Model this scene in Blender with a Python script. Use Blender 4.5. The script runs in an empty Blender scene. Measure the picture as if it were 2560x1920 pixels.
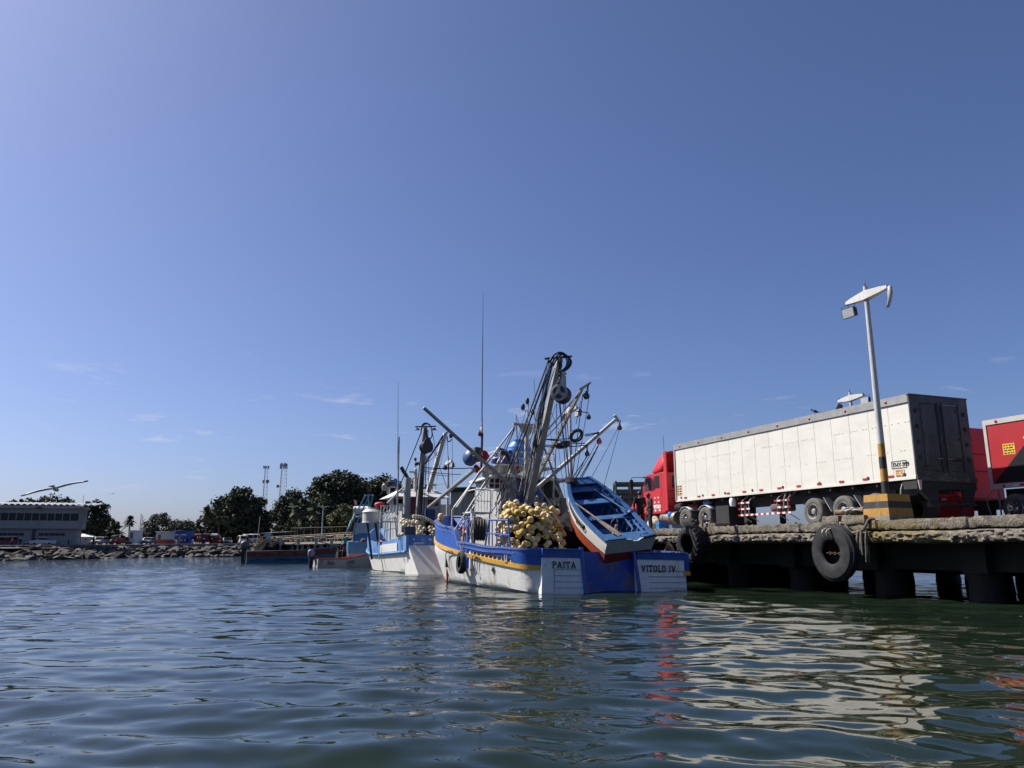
import bpy, bmesh, math, random
import numpy as np
from mathutils import Vector, Matrix, Euler, noise as mnoise

SC = bpy.context.scene
COL = SC.collection
R = math.radians
rng = random.Random(7)

# ------------------------------------------------------------------ camera
CH = 1.55
FPX = 1920.0
PITCH = math.atan(163 * 2.5 / FPX)
cd = bpy.data.cameras.new("camera")
cd.sensor_width = 36.0
cd.lens = 27.0
cd.clip_start = 0.1
cd.clip_end = 12000
cam = bpy.data.objects.new("camera", cd)
cam.location = (0, 0, CH)
cam.rotation_euler = (math.pi / 2 + PITCH, 0, 0)
COL.objects.link(cam)
SC.camera = cam

# ------------------------------------------------------------------ sky, sun, exposure
SUN_ELEV = R(46)
SUN_H = Vector((-math.sin(R(70)), math.cos(R(70)), 0))
SUN_DIR = Vector((SUN_H.x * math.cos(SUN_ELEV), SUN_H.y * math.cos(SUN_ELEV), math.sin(SUN_ELEV)))
w = bpy.data.worlds.new("World")
SC.world = w
w.use_nodes = True
nt = w.node_tree
nt.nodes.clear()
wo = nt.nodes.new("ShaderNodeOutputWorld")
bg = nt.nodes.new("ShaderNodeBackground")
sky = nt.nodes.new("ShaderNodeTexSky")
sky.sky_type = 'NISHITA'
sky.sun_disc = False
sky.sun_elevation = SUN_ELEV
sky.sun_rotation = math.atan2(SUN_DIR.x, SUN_DIR.y)
sky.altitude = 0
sky.air_density = 0.8
sky.dust_density = 1.6
sky.ozone_density = 3.6
bg.inputs['Strength'].default_value = 0.062
# thin cirrus wisps laid out by sky direction
tc = nt.nodes.new("ShaderNodeTexCoord")
mp = nt.nodes.new("ShaderNodeMapping")
mp.inputs['Scale'].default_value = (3.0, 3.0, 17.0)
mp.inputs['Location'].default_value = (0.35, 0.2, 0.6)
n1 = nt.nodes.new("ShaderNodeTexNoise")
n1.inputs['Scale'].default_value = 3.4
n1.inputs['Detail'].default_value = 9
n1.inputs['Roughness'].default_value = 0.6
n1.inputs['Distortion'].default_value = 0.35
r1 = nt.nodes.new("ShaderNodeValToRGB")
r1.color_ramp.elements[0].position = 0.60
r1.color_ramp.elements[1].position = 0.80
sx = nt.nodes.new("ShaderNodeSeparateXYZ")
r2 = nt.nodes.new("ShaderNodeValToRGB")          # a band of low sky only
r2.color_ramp.elements[0].position = 0.02
r2.color_ramp.elements[0].color = (0, 0, 0, 1)
r2.color_ramp.elements[1].position = 0.07
r2.color_ramp.elements[1].color = (1, 1, 1, 1)
e = r2.color_ramp.elements.new(0.16)
e.color = (1, 1, 1, 1)
e = r2.color_ramp.elements.new(0.24)
e.color = (0, 0, 0, 1)
mu = nt.nodes.new("ShaderNodeMath")
mu.operation = 'MULTIPLY'
mu2 = nt.nodes.new("ShaderNodeMath")
mu2.operation = 'MULTIPLY'
mu2.inputs[1].default_value = 0.8
mx = nt.nodes.new("ShaderNodeMixRGB")
mx.inputs['Color2'].default_value = (6.4, 6.9, 8.0, 1)
hs = nt.nodes.new("ShaderNodeMixRGB")             # a slightly violet tropical haze tint
hs.blend_type = 'MULTIPLY'
hs.inputs['Fac'].default_value = 1.0
hs.inputs['Color2'].default_value = (0.93, 0.965, 1.20, 1)
L = nt.links.new
L(tc.outputs['Generated'], mp.inputs['Vector'])
L(mp.outputs['Vector'], n1.inputs['Vector'])
L(n1.outputs['Fac'], r1.inputs['Fac'])
L(tc.outputs['Generated'], sx.inputs['Vector'])
L(sx.outputs['Z'], r2.inputs['Fac'])
L(r1.outputs['Color'], mu.inputs[0])
L(r2.outputs['Color'], mu.inputs[1])
L(mu.outputs[0], mu2.inputs[0])
L(sky.outputs['Color'], hs.inputs['Color1'])
L(hs.outputs['Color'], mx.inputs['Color1'])
L(mu2.outputs[0], mx.inputs['Fac'])
L(mx.outputs['Color'], bg.inputs['Color'])
L(bg.outputs['Background'], wo.inputs['Surface'])

sl = bpy.data.lights.new("sun", 'SUN')
sl.energy = 5.0
sl.angle = R(0.53)
sl.color = (1.0, 0.95, 0.87)
so = bpy.data.objects.new("sun", sl)
so.rotation_euler = (-SUN_DIR).to_track_quat('-Z', 'Y').to_euler()
so.location = SUN_DIR * 60
COL.objects.link(so)

SC.view_settings.view_transform = 'Standard'
SC.view_settings.look = 'None'
SC.view_settings.gamma = 1
SC.view_settings.exposure = 0.70
SC.cycles.max_bounces = 6
SC.cycles.diffuse_bounces = 2
SC.cycles.glossy_bounces = 3
SC.cycles.transparent_max_bounces = 6
SC.cycles.caustics_reflective = False
SC.cycles.caustics_refractive = False

# ------------------------------------------------------------------ geometry helpers
cp_, sp_ = math.cos(PITCH), math.sin(PITCH)


def ray(x, y):
 u = (x - 1280) / FPX
 v = (960 - y) / FPX
 return Vector((u, cp_ - v * sp_, sp_ + v * cp_))


def A(x, y, Y):
 """the point at distance Y ahead seen in direction x, y of the reference"""
 d = ray(x, y)
 t = Y / d.y
 return Vector((d.x * t, Y, CH + d.z * t))


def PX(Y):
 return Y / (FPX * 1.022)


class Frame:
 """a horizontal local frame: x right, y forward, z up"""

 def __init__(s, o, heading, roll=0.0, pitch=0.0):
  s.o = Vector(o)
  s.h = heading
  s.M = Matrix.Translation(s.o) @ Matrix.Rotation(heading, 4, 'Z') @ Matrix.Rotation(roll, 4, 'Y') @ Matrix.Rotation(pitch, 4, 'X')
  s.I = s.M.inverted()

 def f(s, x, y, yf):       # photo direction -> local point on the plane local y = yf
  c = s.I @ Vector((0, 0, CH))
  d = (s.I.to_3x3() @ ray(x, y))
  t = (yf - c.y) / d.y
  return c + d * t

 def x(s, x, y, xs):       # ... on the plane local x = xs
  c = s.I @ Vector((0, 0, CH))
  d = (s.I.to_3x3() @ ray(x, y))
  t = (xs - c.x) / d.x
  return c + d * t


def lin(r, g, b):
 def c(v):
  v /= 255.0
  return v / 12.92 if v <= 0.04045 else ((v + 0.055) / 1.055) ** 2.4
 return (c(r), c(g), c(b))


MATS = {}


def mat(name, col, rough=0.6, metal=0.0, var=0.18, scale=2.0, bump=0.0, bscale=30.0, dirt=None, rnd=0.0, spec=0.5, dirt2=None, stretch=(1, 1, 1), wood=False):
 """procedural surface: base colour with mottling, optional stains (colour, scale, low, high, stretch) and bump"""
 if name in MATS:
  return MATS[name]
 m = bpy.data.materials.new(name)
 m.use_nodes = True
 t = m.node_tree
 b = t.nodes['Principled BSDF']
 k = t.links.new
 b.inputs['Roughness'].default_value = rough
 b.inputs['Metallic'].default_value = metal
 b.inputs['Specular IOR Level'].default_value = spec
 co = t.nodes.new('ShaderNodeTexCoord')
 vec = co.outputs['Object']
 no = t.nodes.new('ShaderNodeTexNoise')
 no.inputs['Scale'].default_value = scale
 no.inputs['Detail'].default_value = 6
 no.inputs['Roughness'].default_value = 0.65
 if stretch != (1, 1, 1):
  ma = t.nodes.new('ShaderNodeMapping')
  ma.inputs['Scale'].default_value = stretch
  k(vec, ma.inputs['Vector'])
  k(ma.outputs['Vector'], no.inputs['Vector'])
 else:
  k(vec, no.inputs['Vector'])
 rp = t.nodes.new('ShaderNodeValToRGB')
 rp.color_ramp.elements[0].position = 0.3
 rp.color_ramp.elements[1].position = 0.7
 lo = [max(0, c * (1 - var)) for c in col]
 hi = [min(1, c * (1 + var)) for c in col]
 rp.color_ramp.elements[0].color = (*lo, 1)
 rp.color_ramp.elements[1].color = (*hi, 1)
 k(no.outputs['Fac'], rp.inputs['Fac'])
 out = rp.outputs['Color']
 for dd in (dirt, dirt2):
  if not dd:
   continue
  dcol, dscale, dlo, dhi, dst = dd
  ma = t.nodes.new('ShaderNodeMapping')
  ma.inputs['Scale'].default_value = dst
  k(vec, ma.inputs['Vector'])
  dn = t.nodes.new('ShaderNodeTexNoise')
  dn.inputs['Scale'].default_value = dscale
  dn.inputs['Detail'].default_value = 8
  dn.inputs['Roughness'].default_value = 0.68
  k(ma.outputs['Vector'], dn.inputs['Vector'])
  dr = t.nodes.new('ShaderNodeValToRGB')
  dr.color_ramp.elements[0].position = dlo
  dr.color_ramp.elements[1].position = dhi
  k(dn.outputs['Fac'], dr.inputs['Fac'])
  mi = t.nodes.new('ShaderNodeMixRGB')
  mi.inputs['Color2'].default_value = (*dcol, 1)
  k(out, mi.inputs['Color1'])
  k(dr.outputs['Color'], mi.inputs['Fac'])
  out = mi.outputs['Color']
 if rnd:
  oi = t.nodes.new('ShaderNodeObjectInfo')
  mr = t.nodes.new('ShaderNodeMapRange')
  mr.inputs['To Min'].default_value = 1 - rnd
  mr.inputs['To Max'].default_value = 1 + rnd
  k(oi.outputs['Random'], mr.inputs['Value'])
  hv = t.nodes.new('ShaderNodeHueSaturation')
  k(mr.outputs['Result'], hv.inputs['Value'])
  mr2 = t.nodes.new('ShaderNodeMapRange')
  mr2.inputs['To Min'].default_value = 1 + rnd
  mr2.inputs['To Max'].default_value = 1 - rnd
  k(oi.outputs['Random'], mr2.inputs['Value'])
  k(mr2.outputs['Result'], hv.inputs['Saturation'])
  k(out, hv.inputs['Color'])
  out = hv.outputs['Color']
 k(out, b.inputs['Base Color'])
 if bump:
  bn = t.nodes.new('ShaderNodeTexNoise')
  bn.inputs['Scale'].default_value = bscale
  bn.inputs['Detail'].default_value = 6
  bu = t.nodes.new('ShaderNodeBump')
  bu.inputs['Strength'].default_value = bump
  bu.inputs['Distance'].default_value = 0.05
  k(vec, bn.inputs['Vector'])
  k(bn.outputs['Fac'], bu.inputs['Height'])
  k(bu.outputs['Normal'], b.inputs['Normal'])
 MATS[name] = m
 return m


FR = {}     # object name -> matrix its children's vertices are relative to


def tag(o, label=None, cat=None, group=None, kind=None):
 if label:
  o['label'] = label
 if cat:
  o['category'] = cat
 if group:
  o['group'] = group
 if kind:
  o['kind'] = kind
 return o


def thing(name, label, cat, M=None, group=None):
 o = bpy.data.objects.new(name, None)
 o.empty_display_size = 0.3
 COL.objects.link(o)
 M = M if M is not None else Matrix()
 o.matrix_world = M
 FR[o.name] = M.copy()
 return tag(o, label, cat, group)


def at(p, rz=0.0):
 return Matrix.Translation(Vector(p)) @ Matrix.Rotation(rz, 4, 'Z')


class MB:
 def __init__(s):
  s.v = []
  s.fc = []
  s.mi = []

 def add(s, vs, fs, mi=0):
  n = len(s.v)
  s.v += [Vector(v) for v in vs]
  s.fc += [tuple(i + n for i in f) for f in fs]
  s.mi += [mi] * len(fs)
  return s

 def box(s, c, d, M=None, taper=1.0, mi=0, tx=None, ty=None):
  x, y, z = d[0] / 2, d[1] / 2, d[2] / 2
  ax = taper if tx is None else tx
  ay = taper if ty is None else ty
  vs = [(-x, -y, -z), (x, -y, -z), (x, y, -z), (-x, y, -z), (-x * ax, -y * ay, z), (x * ax, -y * ay, z), (x * ax, y * ay, z), (-x * ax, y * ay, z)]
  c = Vector(c)
  if M is None:
   vs = [Vector(v) + c for v in vs]
  else:
   m3 = M.to_3x3()
   vs = [m3 @ Vector(v) + c for v in vs]
  return s.add(vs, [(3, 2, 1, 0), (4, 5, 6, 7), (0, 1, 5, 4), (1, 2, 6, 5), (2, 3, 7, 6), (3, 0, 4, 7)], mi)

 def bb(s, x0, x1, y0, y1, z0, z1, mi=0):
  return s.box(((x0 + x1) / 2, (y0 + y1) / 2, (z0 + z1) / 2), (abs(x1 - x0), abs(y1 - y0), abs(z1 - z0)), mi=mi)

 def tube(s, pts, r, n=8, mi=0, closed=False, sq=False):
  pts = [Vector(p) for p in pts]
  m = len(pts)
  rs = r if isinstance(r, (list, tuple)) else [r] * m
  rings = []
  up = None
  for i, p in enumerate(pts):
   if closed:
    t = pts[(i + 1) % m] - pts[i - 1]
   else:
    t = pts[min(i + 1, m - 1)] - pts[max(i - 1, 0)]
   if t.length < 1e-9:
    t = Vector((0, 0, 1))
   t.normalize()
   if up is None:
    up = Vector((0, 0, 1)) if abs(t.z) < 0.95 else Vector((1, 0, 0))
   a = t.cross(up)
   if a.length < 1e-6:
    a = t.cross(Vector((0, 1, 0)))
   a.normalize()
   b = a.cross(t).normalized()
   up = b
   rings.append([p + (a * math.cos(q) + b * math.sin(q)) * rs[i] for q in [2 * math.pi * (j + (0.5 if sq else 0)) / n for j in range(n)]])
  vs = [v for rg in rings for v in rg]
  fs = []
  for i in range(m if closed else m - 1):
   i2 = (i + 1) % m
   for j in range(n):
    fs.append((i * n + j, i * n + (j + 1) % n, i2 * n + (j + 1) % n, i2 * n + j))
  if not closed:
   fs.append(tuple(range(n - 1, -1, -1)))
   fs.append(tuple((m - 1) * n + j for j in range(n)))
  return s.add(vs, fs, mi)

 def lathe(s, prof, M, n=16, mi=0, close=False, cap=True):
  """prof: (radius, height) pairs turned about local z of M"""
  vs = []
  for (r, h) in prof:
   for j in range(n):
    q = 2 * math.pi * j / n
    vs.append(M @ Vector((r * math.cos(q), r * math.sin(q), h)))
  fs = []
  k = len(prof)
  for i in range(k if close else k - 1):
   i2 = (i + 1) % k
   for j in range(n):
    fs.append((i * n + j, i * n + (j + 1) % n, i2 * n + (j + 1) % n, i2 * n + j))
  if not close and cap:
   if prof[0][0] > 1e-6:
    fs.append(tuple(range(n - 1, -1, -1)))
   if prof[-1][0] > 1e-6:
    fs.append(tuple((k - 1) * n + j for j in range(n)))
  return s.add(vs, fs, mi)

 def prism(s, poly, M, d, mi=0):
  """poly in local x, y of M, extruded along local z by d"""
  n = len(poly)
  vs = [M @ Vector((p[0], p[1], 0)) for p in poly] + [M @ Vector((p[0], p[1], d)) for p in poly]
  fs = [tuple(range(n - 1, -1, -1)), tuple(range(n, 2 * n))]
  for i in range(n):
   fs.append((i, (i + 1) % n, n + (i + 1) % n, n + i))
  return s.add(vs, fs, mi)

 def grid(s, rows, mi=0, close_u=False):
  nr, nc = len(rows), len(rows[0])
  vs = [v for r_ in rows for v in r_]
  fs = []
  for i in range(nr - 1):
   for j in range(nc if close_u else nc - 1):
    j2 = (j + 1) % nc
    fs.append((i * nc + j, i * nc + j2, (i + 1) * nc + j2, (i + 1) * nc + j))
  return s.add(vs, fs, mi)

 def build(s, name, mats, parent=None, smooth=False, bevel=0.0, loc=None, local=True, angle=40):
  """local=True: vertices are already in the parent's frame; local=False: world vertices"""
  me = bpy.data.meshes.new(name)
  vs = s.v
  if not local and parent is not None:
   I = FR[parent.name].inverted()
   vs = [I @ v for v in vs]
  me.from_pydata([tuple(v) for v in vs], [], s.fc)
  if not isinstance(mats, (list, tuple)):
   mats = [mats]
  for m in mats:
   me.materials.append(m)
  if len(mats) > 1:
   me.polygons.foreach_set('material_index', s.mi)
  if smooth:
   me.polygons.foreach_set('use_smooth', [True] * len(me.polygons))
  me.update()
  if smooth and angle < 180:
   me.set_sharp_from_angle(angle=R(angle))
  o = bpy.data.objects.new(name, me)
  COL.objects.link(o)
  if parent is not None:
   o.parent = parent
   FR[o.name] = FR[parent.name]
  else:
   FR[o.name] = Matrix()
  if bevel:
   bv = o.modifiers.new('bevel', 'BEVEL')
   bv.width = bevel
   bv.segments = 2
   bv.limit_method = 'ANGLE'
   bv.angle_limit = R(35)
  return o


def children(o):
 return [c for c in bpy.data.objects if c.parent == o]


def copy_tree(o, parent=None, kids=None):
 kids = list(o.children)
 c = o.copy()
 COL.objects.link(c)
 c.parent = parent
 for ch in kids:
  copy_tree(ch, c)
 return c


def place(o, M):
 o.matrix_world = M
 FR[o.name] = M.copy()
 return o


def Mz(p, z, xh=None):
 """matrix whose local z points along z"""
 z = Vector(z).normalized()
 xh = Vector(xh) if xh is not None else (Vector((0, 0, 1)) if abs(z.z) < 0.9 else Vector((1, 0, 0)))
 y = z.cross(xh).normalized()
 x = y.cross(z).normalized()
 m = Matrix((x, y, z)).transposed().to_4x4()
 m.translation = Vector(p)
 return m


def text_mesh(name, string, M, size, m, parent, bold=0.0, ext=0.004, align='LEFT', sx=1.0, shear=0.0, space=1.0):
 cu = bpy.data.curves.new(name, 'FONT')
 cu.body = string
 cu.size = size
 cu.offset = bold
 cu.extrude = ext
 cu.align_x = align
 cu.shear = shear
 cu.space_character = space
 cu.resolution_u = 3
 o = bpy.data.objects.new(name + "_tmp", cu)
 COL.objects.link(o)
 bpy.context.view_layer.update()
 me = bpy.data.meshes.new_from_object(o)
 bpy.data.objects.remove(o)
 bpy.data.curves.remove(cu)
 me.name = name
 S = Matrix.Diagonal((sx, 1, 1, 1))
 me.transform(M @ S)
 me.materials.clear()
 me.materials.append(m)
 ob = bpy.data.objects.new(name, me)
 COL.objects.link(ob)
 if parent is not None:
  ob.parent = parent
  FR[ob.name] = FR[parent.name]
 return ob


# slab-serif letters drawn as strokes (unit height)
STROKES = {
 'P': (0.62, [((.16, 0), (.16, 1)), ((.16, .95), (.42, .95), (.55, .84), (.55, .62), (.42, .5), (.16, .5))], [(.02, .3, 0), (.02, .3, 1)]),
 'A': (0.74, [((.1, 0), (.37, 1)), ((.64, 0), (.37, 1)), ((.2, .33), (.54, .33))], [(0, .24, 0), (.5, .74, 0)]),
 'I': (0.36, [((.18, 0), (.18, 1))], [(.02, .34, 0), (.02, .34, 1)]),
 'T': (0.66, [((.33, 0), (.33, 1)), ((.03, .95), (.63, .95)), ((.05, .95), (.05, .78)), ((.61, .95), (.61, .78))], [(.18, .48, 0)]),
 'V': (0.74, [((.1, 1), (.37, 0)), ((.64, 1), (.37, 0))], [(0, .24, 1), (.5, .74, 1)]),
 'O': (0.7, [((.35, .96), (.16, .86), (.1, .5), (.16, .14), (.35, .04), (.54, .14), (.6, .5), (.54, .86), (.35, .96))], []),
 'L': (0.6, [((.16, 0), (.16, 1)), ((.16, .05), (.56, .05)), ((.55, .05), (.55, .25))], [(.02, .3, 0), (.02, .3, 1)]),
 ' ': (0.3, [], []),
}


def slab_text(name, string, M, h, m, parent, wgt=0.16, gap=0.08, sx=1.0):
 b = MB()
 x0 = 0
 d = 0.006
 for chh in string:
  wd, st, se = STROKES[chh]
  for pl in st:
   for p, q in zip(pl[:-1], pl[1:]):
    P = Vector(((x0 + p[0]) * h * sx, p[1] * h, 0))
    Q = Vector(((x0 + q[0]) * h * sx, q[1] * h, 0))
    t = (Q - P).normalized()
    nn = Vector((-t.y, t.x, 0)) * wgt * h / 2
    e_ = t * wgt * h * 0.18
    vs = [P - nn - e_, Q - nn + e_, Q + nn + e_, P + nn - e_]
    vs = [M @ v for v in vs] + [M @ (v + Vector((0, 0, d))) for v in vs]
    b.add(vs, [(0, 1, 2, 3), (7, 6, 5, 4), (0, 4, 5, 1), (1, 5, 6, 2), (2, 6, 7, 3), (3, 7, 4, 0)])
  for (a0, a1, zz) in se:
   zc = 0.045 if zz == 0 else 0.955
   vs = [Vector(((x0 + a0) * h * sx, (zc - .05) * h, 0)), Vector(((x0 + a1) * h * sx, (zc - .05) * h, 0)), Vector(((x0 + a1) * h * sx, (zc + .05) * h, 0)), Vector(((x0 + a0) * h * sx, (zc + .05) * h, 0))]
   vs = [M @ (v + Vector((0, 0, .001))) for v in vs] + [M @ (v + Vector((0, 0, d + .001))) for v in vs]
   b.add(vs, [(0, 1, 2, 3), (7, 6, 5, 4), (0, 4, 5, 1), (1, 5, 6, 2), (2, 6, 7, 3), (3, 7, 4, 0)])
  x0 += wd + gap
 return b.build(name, m, parent)


def sag(p, q, s, n=8):
 p, q = Vector(p), Vector(q)
 return [p.lerp(q, i / n) - Vector((0, 0, s * 4 * (i / n) * (1 - i / n))) for i in range(n + 1)]


def smoothpts(pts, n=4):
 pts = [Vector(p) for p in pts]
 out = []
 for i in range(len(pts) - 1):
  p0 = pts[max(i - 1, 0)]
  p1, p2 = pts[i], pts[i + 1]
  p3 = pts[min(i + 2, len(pts) - 1)]
  for k in range(n):
   t = k / n
   out.append(0.5 * ((2 * p1) + (p2 - p0) * t + (2 * p0 - 5 * p1 + 4 * p2 - p3) * t * t + (3 * p1 - p0 - 3 * p2 + p3) * t * t * t))
 out.append(pts[-1])
 return out


# ------------------------------------------------------------------ shared materials
def setup_mats():
 M = {}
 M['white'] = mat('white_paint', (0.60, 0.60, 0.58), 0.45, var=0.08, dirt=((0.28, 0.22, 0.15), 3.0, 0.55, 0.8, (1, 1, 0.25)))
 M['greywhite'] = mat('weathered_white_steel', (0.42, 0.41, 0.385), 0.55, var=0.15, dirt=((0.16, 0.1, 0.06), 4.0, 0.56, 0.78, (1, 1, 0.5)))
 M['greysteel'] = mat('grey_steel', (0.24, 0.24, 0.235), 0.55, var=0.2, dirt=((0.1, 0.06, 0.04), 4.0, 0.56, 0.8, (1, 1, 1)))
 M['darksteel'] = mat('dark_steel', (0.035, 0.036, 0.04), 0.5, var=0.3, metal=0.2)
 M['black'] = mat('black_rubber', (0.012, 0.012, 0.013), 0.65, var=0.3, bump=0.2, bscale=40)
 M['tyre'] = mat('tyre_rubber', (0.016, 0.016, 0.018), 0.75, var=0.35, scale=6, bump=0.4, bscale=30, dirt=((0.055, 0.053, 0.05), 3.5, 0.5, 0.85, (1, 1, 1)), spec=.3)
 M['dusty_tyre'] = mat('dusty_tyre_rubber', (0.085, 0.08, 0.072), 0.8, var=0.3, scale=6)
 M['rope'] = mat('dark_rope', (0.03, 0.03, 0.032), 0.8, var=0.3, scale=8)
 M['palerope'] = mat('pale_rope', (0.35, 0.33, 0.28), 0.8, var=0.25, scale=10)
 M['blue'] = mat('blue_hull_paint', (0.011, 0.075, 0.34), 0.42, var=0.25, scale=1.3, dirt=((0.03, 0.10, 0.33), 3.0, 0.45, 0.9, (1, 1, 0.4)), dirt2=((0.13, 0.12, 0.12), 2.2, 0.66, 0.76, (1, 1, 0.7)))
 M['bluepaint'] = mat('blue_paint', (0.02, 0.085, 0.40), 0.45, var=0.2)
 M['yellow'] = mat('yellow_strip_paint', (0.62, 0.33, 0.03), 0.5, var=0.12, dirt=((0.2, 0.12, 0.04), 3, 0.58, 0.8, (1, 1, 1)))
 M['red'] = mat('red_paint', (0.55, 0.025, 0.025), 0.4, var=0.12)
 M['glass'] = mat('dark_glass', (0.010, 0.012, 0.016), 0.12, var=0.2, spec=0.25)
 M['chrome'] = mat('worn_chrome', (0.5, 0.5, 0.5), 0.25, metal=0.9, var=0.1)
 M['net'] = mat('black_fishing_net', (0.004, 0.004, 0.005), 0.85, var=0.6, scale=9, bump=0.9, bscale=26, spec=0.2)
 M['skin'] = mat('brown_skin', (0.24, 0.11, 0.065), 0.5, var=0.1)
 M['hair'] = mat('black_hair', (0.008, 0.007, 0.007), 0.6, var=0.2)
 M['navy'] = mat('navy_cloth', (0.008, 0.010, 0.022), 0.85, var=0.25, scale=8)
 M['blackcloth'] = mat('black_cloth', (0.006, 0.006, 0.008), 0.85, var=0.25, scale=8)
 M['whitecloth'] = mat('white_cloth', (0.7, 0.7, 0.68), 0.8, var=0.08)
 M['rubberhose'] = mat('rubber_hose', (0.012, 0.012, 0.012), 0.35, var=0.2)
 M['ink'] = mat('black_lettering', (0.008, 0.008, 0.01), 0.5, var=0.1)
 M['plainwhite'] = mat('white_lettering', (0.72, 0.72, 0.72), 0.5, var=0.04)
 M['trunk'] = mat('tree_bark', (0.07, 0.05, 0.035), 0.9, var=0.3, scale=3)
 return M


MT = setup_mats()
# ------------------------------------------------------------------ water
def water_height(x, y, r):
 """sum of wave trains; short trains fade where the grid gets coarse"""
 h = np.zeros_like(x)
 g = np.random.RandomState(11)
 for i in range(84):
  lam = 0.26 * (3.4 / 0.26) ** (g.rand() ** 0.85)
  ang = R(80) + g.randn() * R(24)
  if i % 6 == 0:
   ang = g.rand() * 2 * math.pi
  k = 2 * math.pi / lam
  slope = 0.0225 * math.exp(-(math.log(lam / .85) / 1.2) ** 2) * (0.45 + 0.9 * g.rand()) * 1.12
  amp = slope / k
  ph = g.rand() * 2 * math.pi
  gs = np.maximum(0.0037 * r, 0.02)
  fade = np.clip((lam / gs - 4.0) / 5.0, 0, 1)
  # wandering phase keeps crests from running as ruled lines
  wob = 0.9 * np.sin(0.31 * x * (0.7 + g.rand()) + 0.23 * y + g.rand() * 6) + 0.6 * np.sin(0.83 * x - 0.57 * y * (0.6 + g.rand()) + g.rand() * 6)
  h += fade * amp * np.sin(k * (math.cos(ang) * x + math.sin(ang) * y) + ph + wob)
 # slow swell
 for lam, an, sl_ in ((5.5, 75, 0.010), (8.0, 110, 0.008), (12.0, 60, 0.006)):
  k = 2 * math.pi / lam
  h += sl_ / k * np.sin(k * (math.cos(R(an)) * x + math.sin(R(an)) * y) + lam) * np.clip(1 - r / 160, 0, 1)
 # patches of livelier and calmer water
 q = 0.72 + 0.30 * np.sin(0.21 * x + 0.13 * y + 1.0) * np.sin(0.11 * x - 0.19 * y + 2.2) + 0.22 * np.sin(0.5 * x + 0.35 * y) * np.sin(0.27 * y - 0.4 * x)
 return h * np.clip(q, 0.35, 1.3)


def make_water():
 rr = np.concatenate([np.linspace(0.4, 4.0, 14)[:-1], 4.0 * (70 / 4.0) ** (np.arange(780) / 779.0), 70 * (9000 / 70.0) ** (np.arange(1, 71) / 70.0)])
 th = np.concatenate([np.linspace(-180, -46, 40)[:-1], np.linspace(-46, 46, 860), np.linspace(46, 180, 40)[1:-1]])
 T, RR = np.meshgrid(np.radians(th), rr)
 X = RR * np.sin(T)
 Y = RR * np.cos(T)
 Z = water_height(X, Y, RR)
 coarse = np.abs(T) > R(46)
 Z[coarse] *= 0.15
 nr, nc = X.shape
 co = np.stack([X, Y, Z], -1).reshape(-1, 3).astype(np.float32)
 i = np.arange(nr - 1)[:, None]
 j = np.arange(nc)[None, :]
 j2 = (j + 1) % nc
 f = np.stack([i * nc + j, i * nc + j2, (i + 1) * nc + j2, (i + 1) * nc + j], -1).reshape(-1, 4)
 f = f[:, ::-1]
 me = bpy.data.meshes.new('water')
 me.vertices.add(len(co))
 me.vertices.foreach_set('co', co.ravel())
 nf = len(f)
 me.loops.add(nf * 4)
 me.loops.foreach_set('vertex_index', f.ravel().astype(np.int32))
 me.polygons.add(nf)
 me.polygons.foreach_set('loop_start', np.arange(0, nf * 4, 4, dtype=np.int32))
 me.polygons.foreach_set('use_smooth', np.ones(nf, dtype=bool))
 me.update(calc_edges=True)
 m = bpy.data.materials.new('harbour_water')
 m.use_nodes = True
 t = m.node_tree
 b = t.nodes['Principled BSDF']
 b.inputs['Base Color'].default_value = (0.0100, 0.0180, 0.0100, 1)
 b.inputs['Roughness'].default_value = 0.03
 b.inputs['IOR'].default_value = 1.333
 b.inputs['Specular IOR Level'].default_value = 0.5
 k = t.links.new
 co_ = t.nodes.new('ShaderNodeTexCoord')
 ma = t.nodes.new('ShaderNodeMapping')
 ma.inputs['Scale'].default_value = (0.55, 1.0, 1.0)
 ma.inputs['Rotation'].default_value = (0, 0, R(8))
 k(co_.outputs['Object'], ma.inputs['Vector'])
 hs_ = []
 for sc_, wgt in ((2.0, 1.0), (5.5, 0.35)):
  n_ = t.nodes.new('ShaderNodeTexNoise')
  n_.inputs['Scale'].default_value = sc_
  n_.inputs['Detail'].default_value = 3
  k(ma.outputs['Vector'], n_.inputs['Vector'])
  q = t.nodes.new('ShaderNodeMath')
  q.operation = 'MULTIPLY'
  q.inputs[1].default_value = wgt
  k(n_.outputs['Fac'], q.inputs[0])
  hs_.append(q)
 ad = t.nodes.new('ShaderNodeMath')
 k(hs_[0].outputs[0], ad.inputs[0])
 k(hs_[1].outputs[0], ad.inputs[1])
 # breezier open harbour beyond the moored boats, calmer water nearer the pier
 ln = t.nodes.new('ShaderNodeSeparateXYZ')
 k(co_.outputs['Object'], ln.inputs[0])
 mr = t.nodes.new('ShaderNodeMapRange')
 mr.inputs['From Min'].default_value = 20
 mr.inputs['From Max'].default_value = 80
 mr.inputs['To Min'].default_value = 0.04
 mr.inputs['To Max'].default_value = 0.9
 k(ln.outputs['Y'], mr.inputs['Value'])
 bu = t.nodes.new('ShaderNodeBump')
 bu.inputs['Distance'].default_value = 0.16
 k(mr.outputs['Result'], bu.inputs['Strength'])
 k(ad.outputs[0], bu.inputs['Height'])
 k(bu.outputs['Normal'], b.inputs['Normal'])
 me.materials.append(m)
 o = bpy.data.objects.new('water', me)
 COL.objects.link(o)
 tag(o, kind='structure')
 return o


make_water()
# ------------------------------------------------------------------ the concrete pier
TH = math.atan(0.397)
D = Frame((12.92, 20.0, 0), TH)         # x = away from the water's edge, y = along the pier
DZ = 2.36                                # deck level
DB = 1.68

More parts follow.
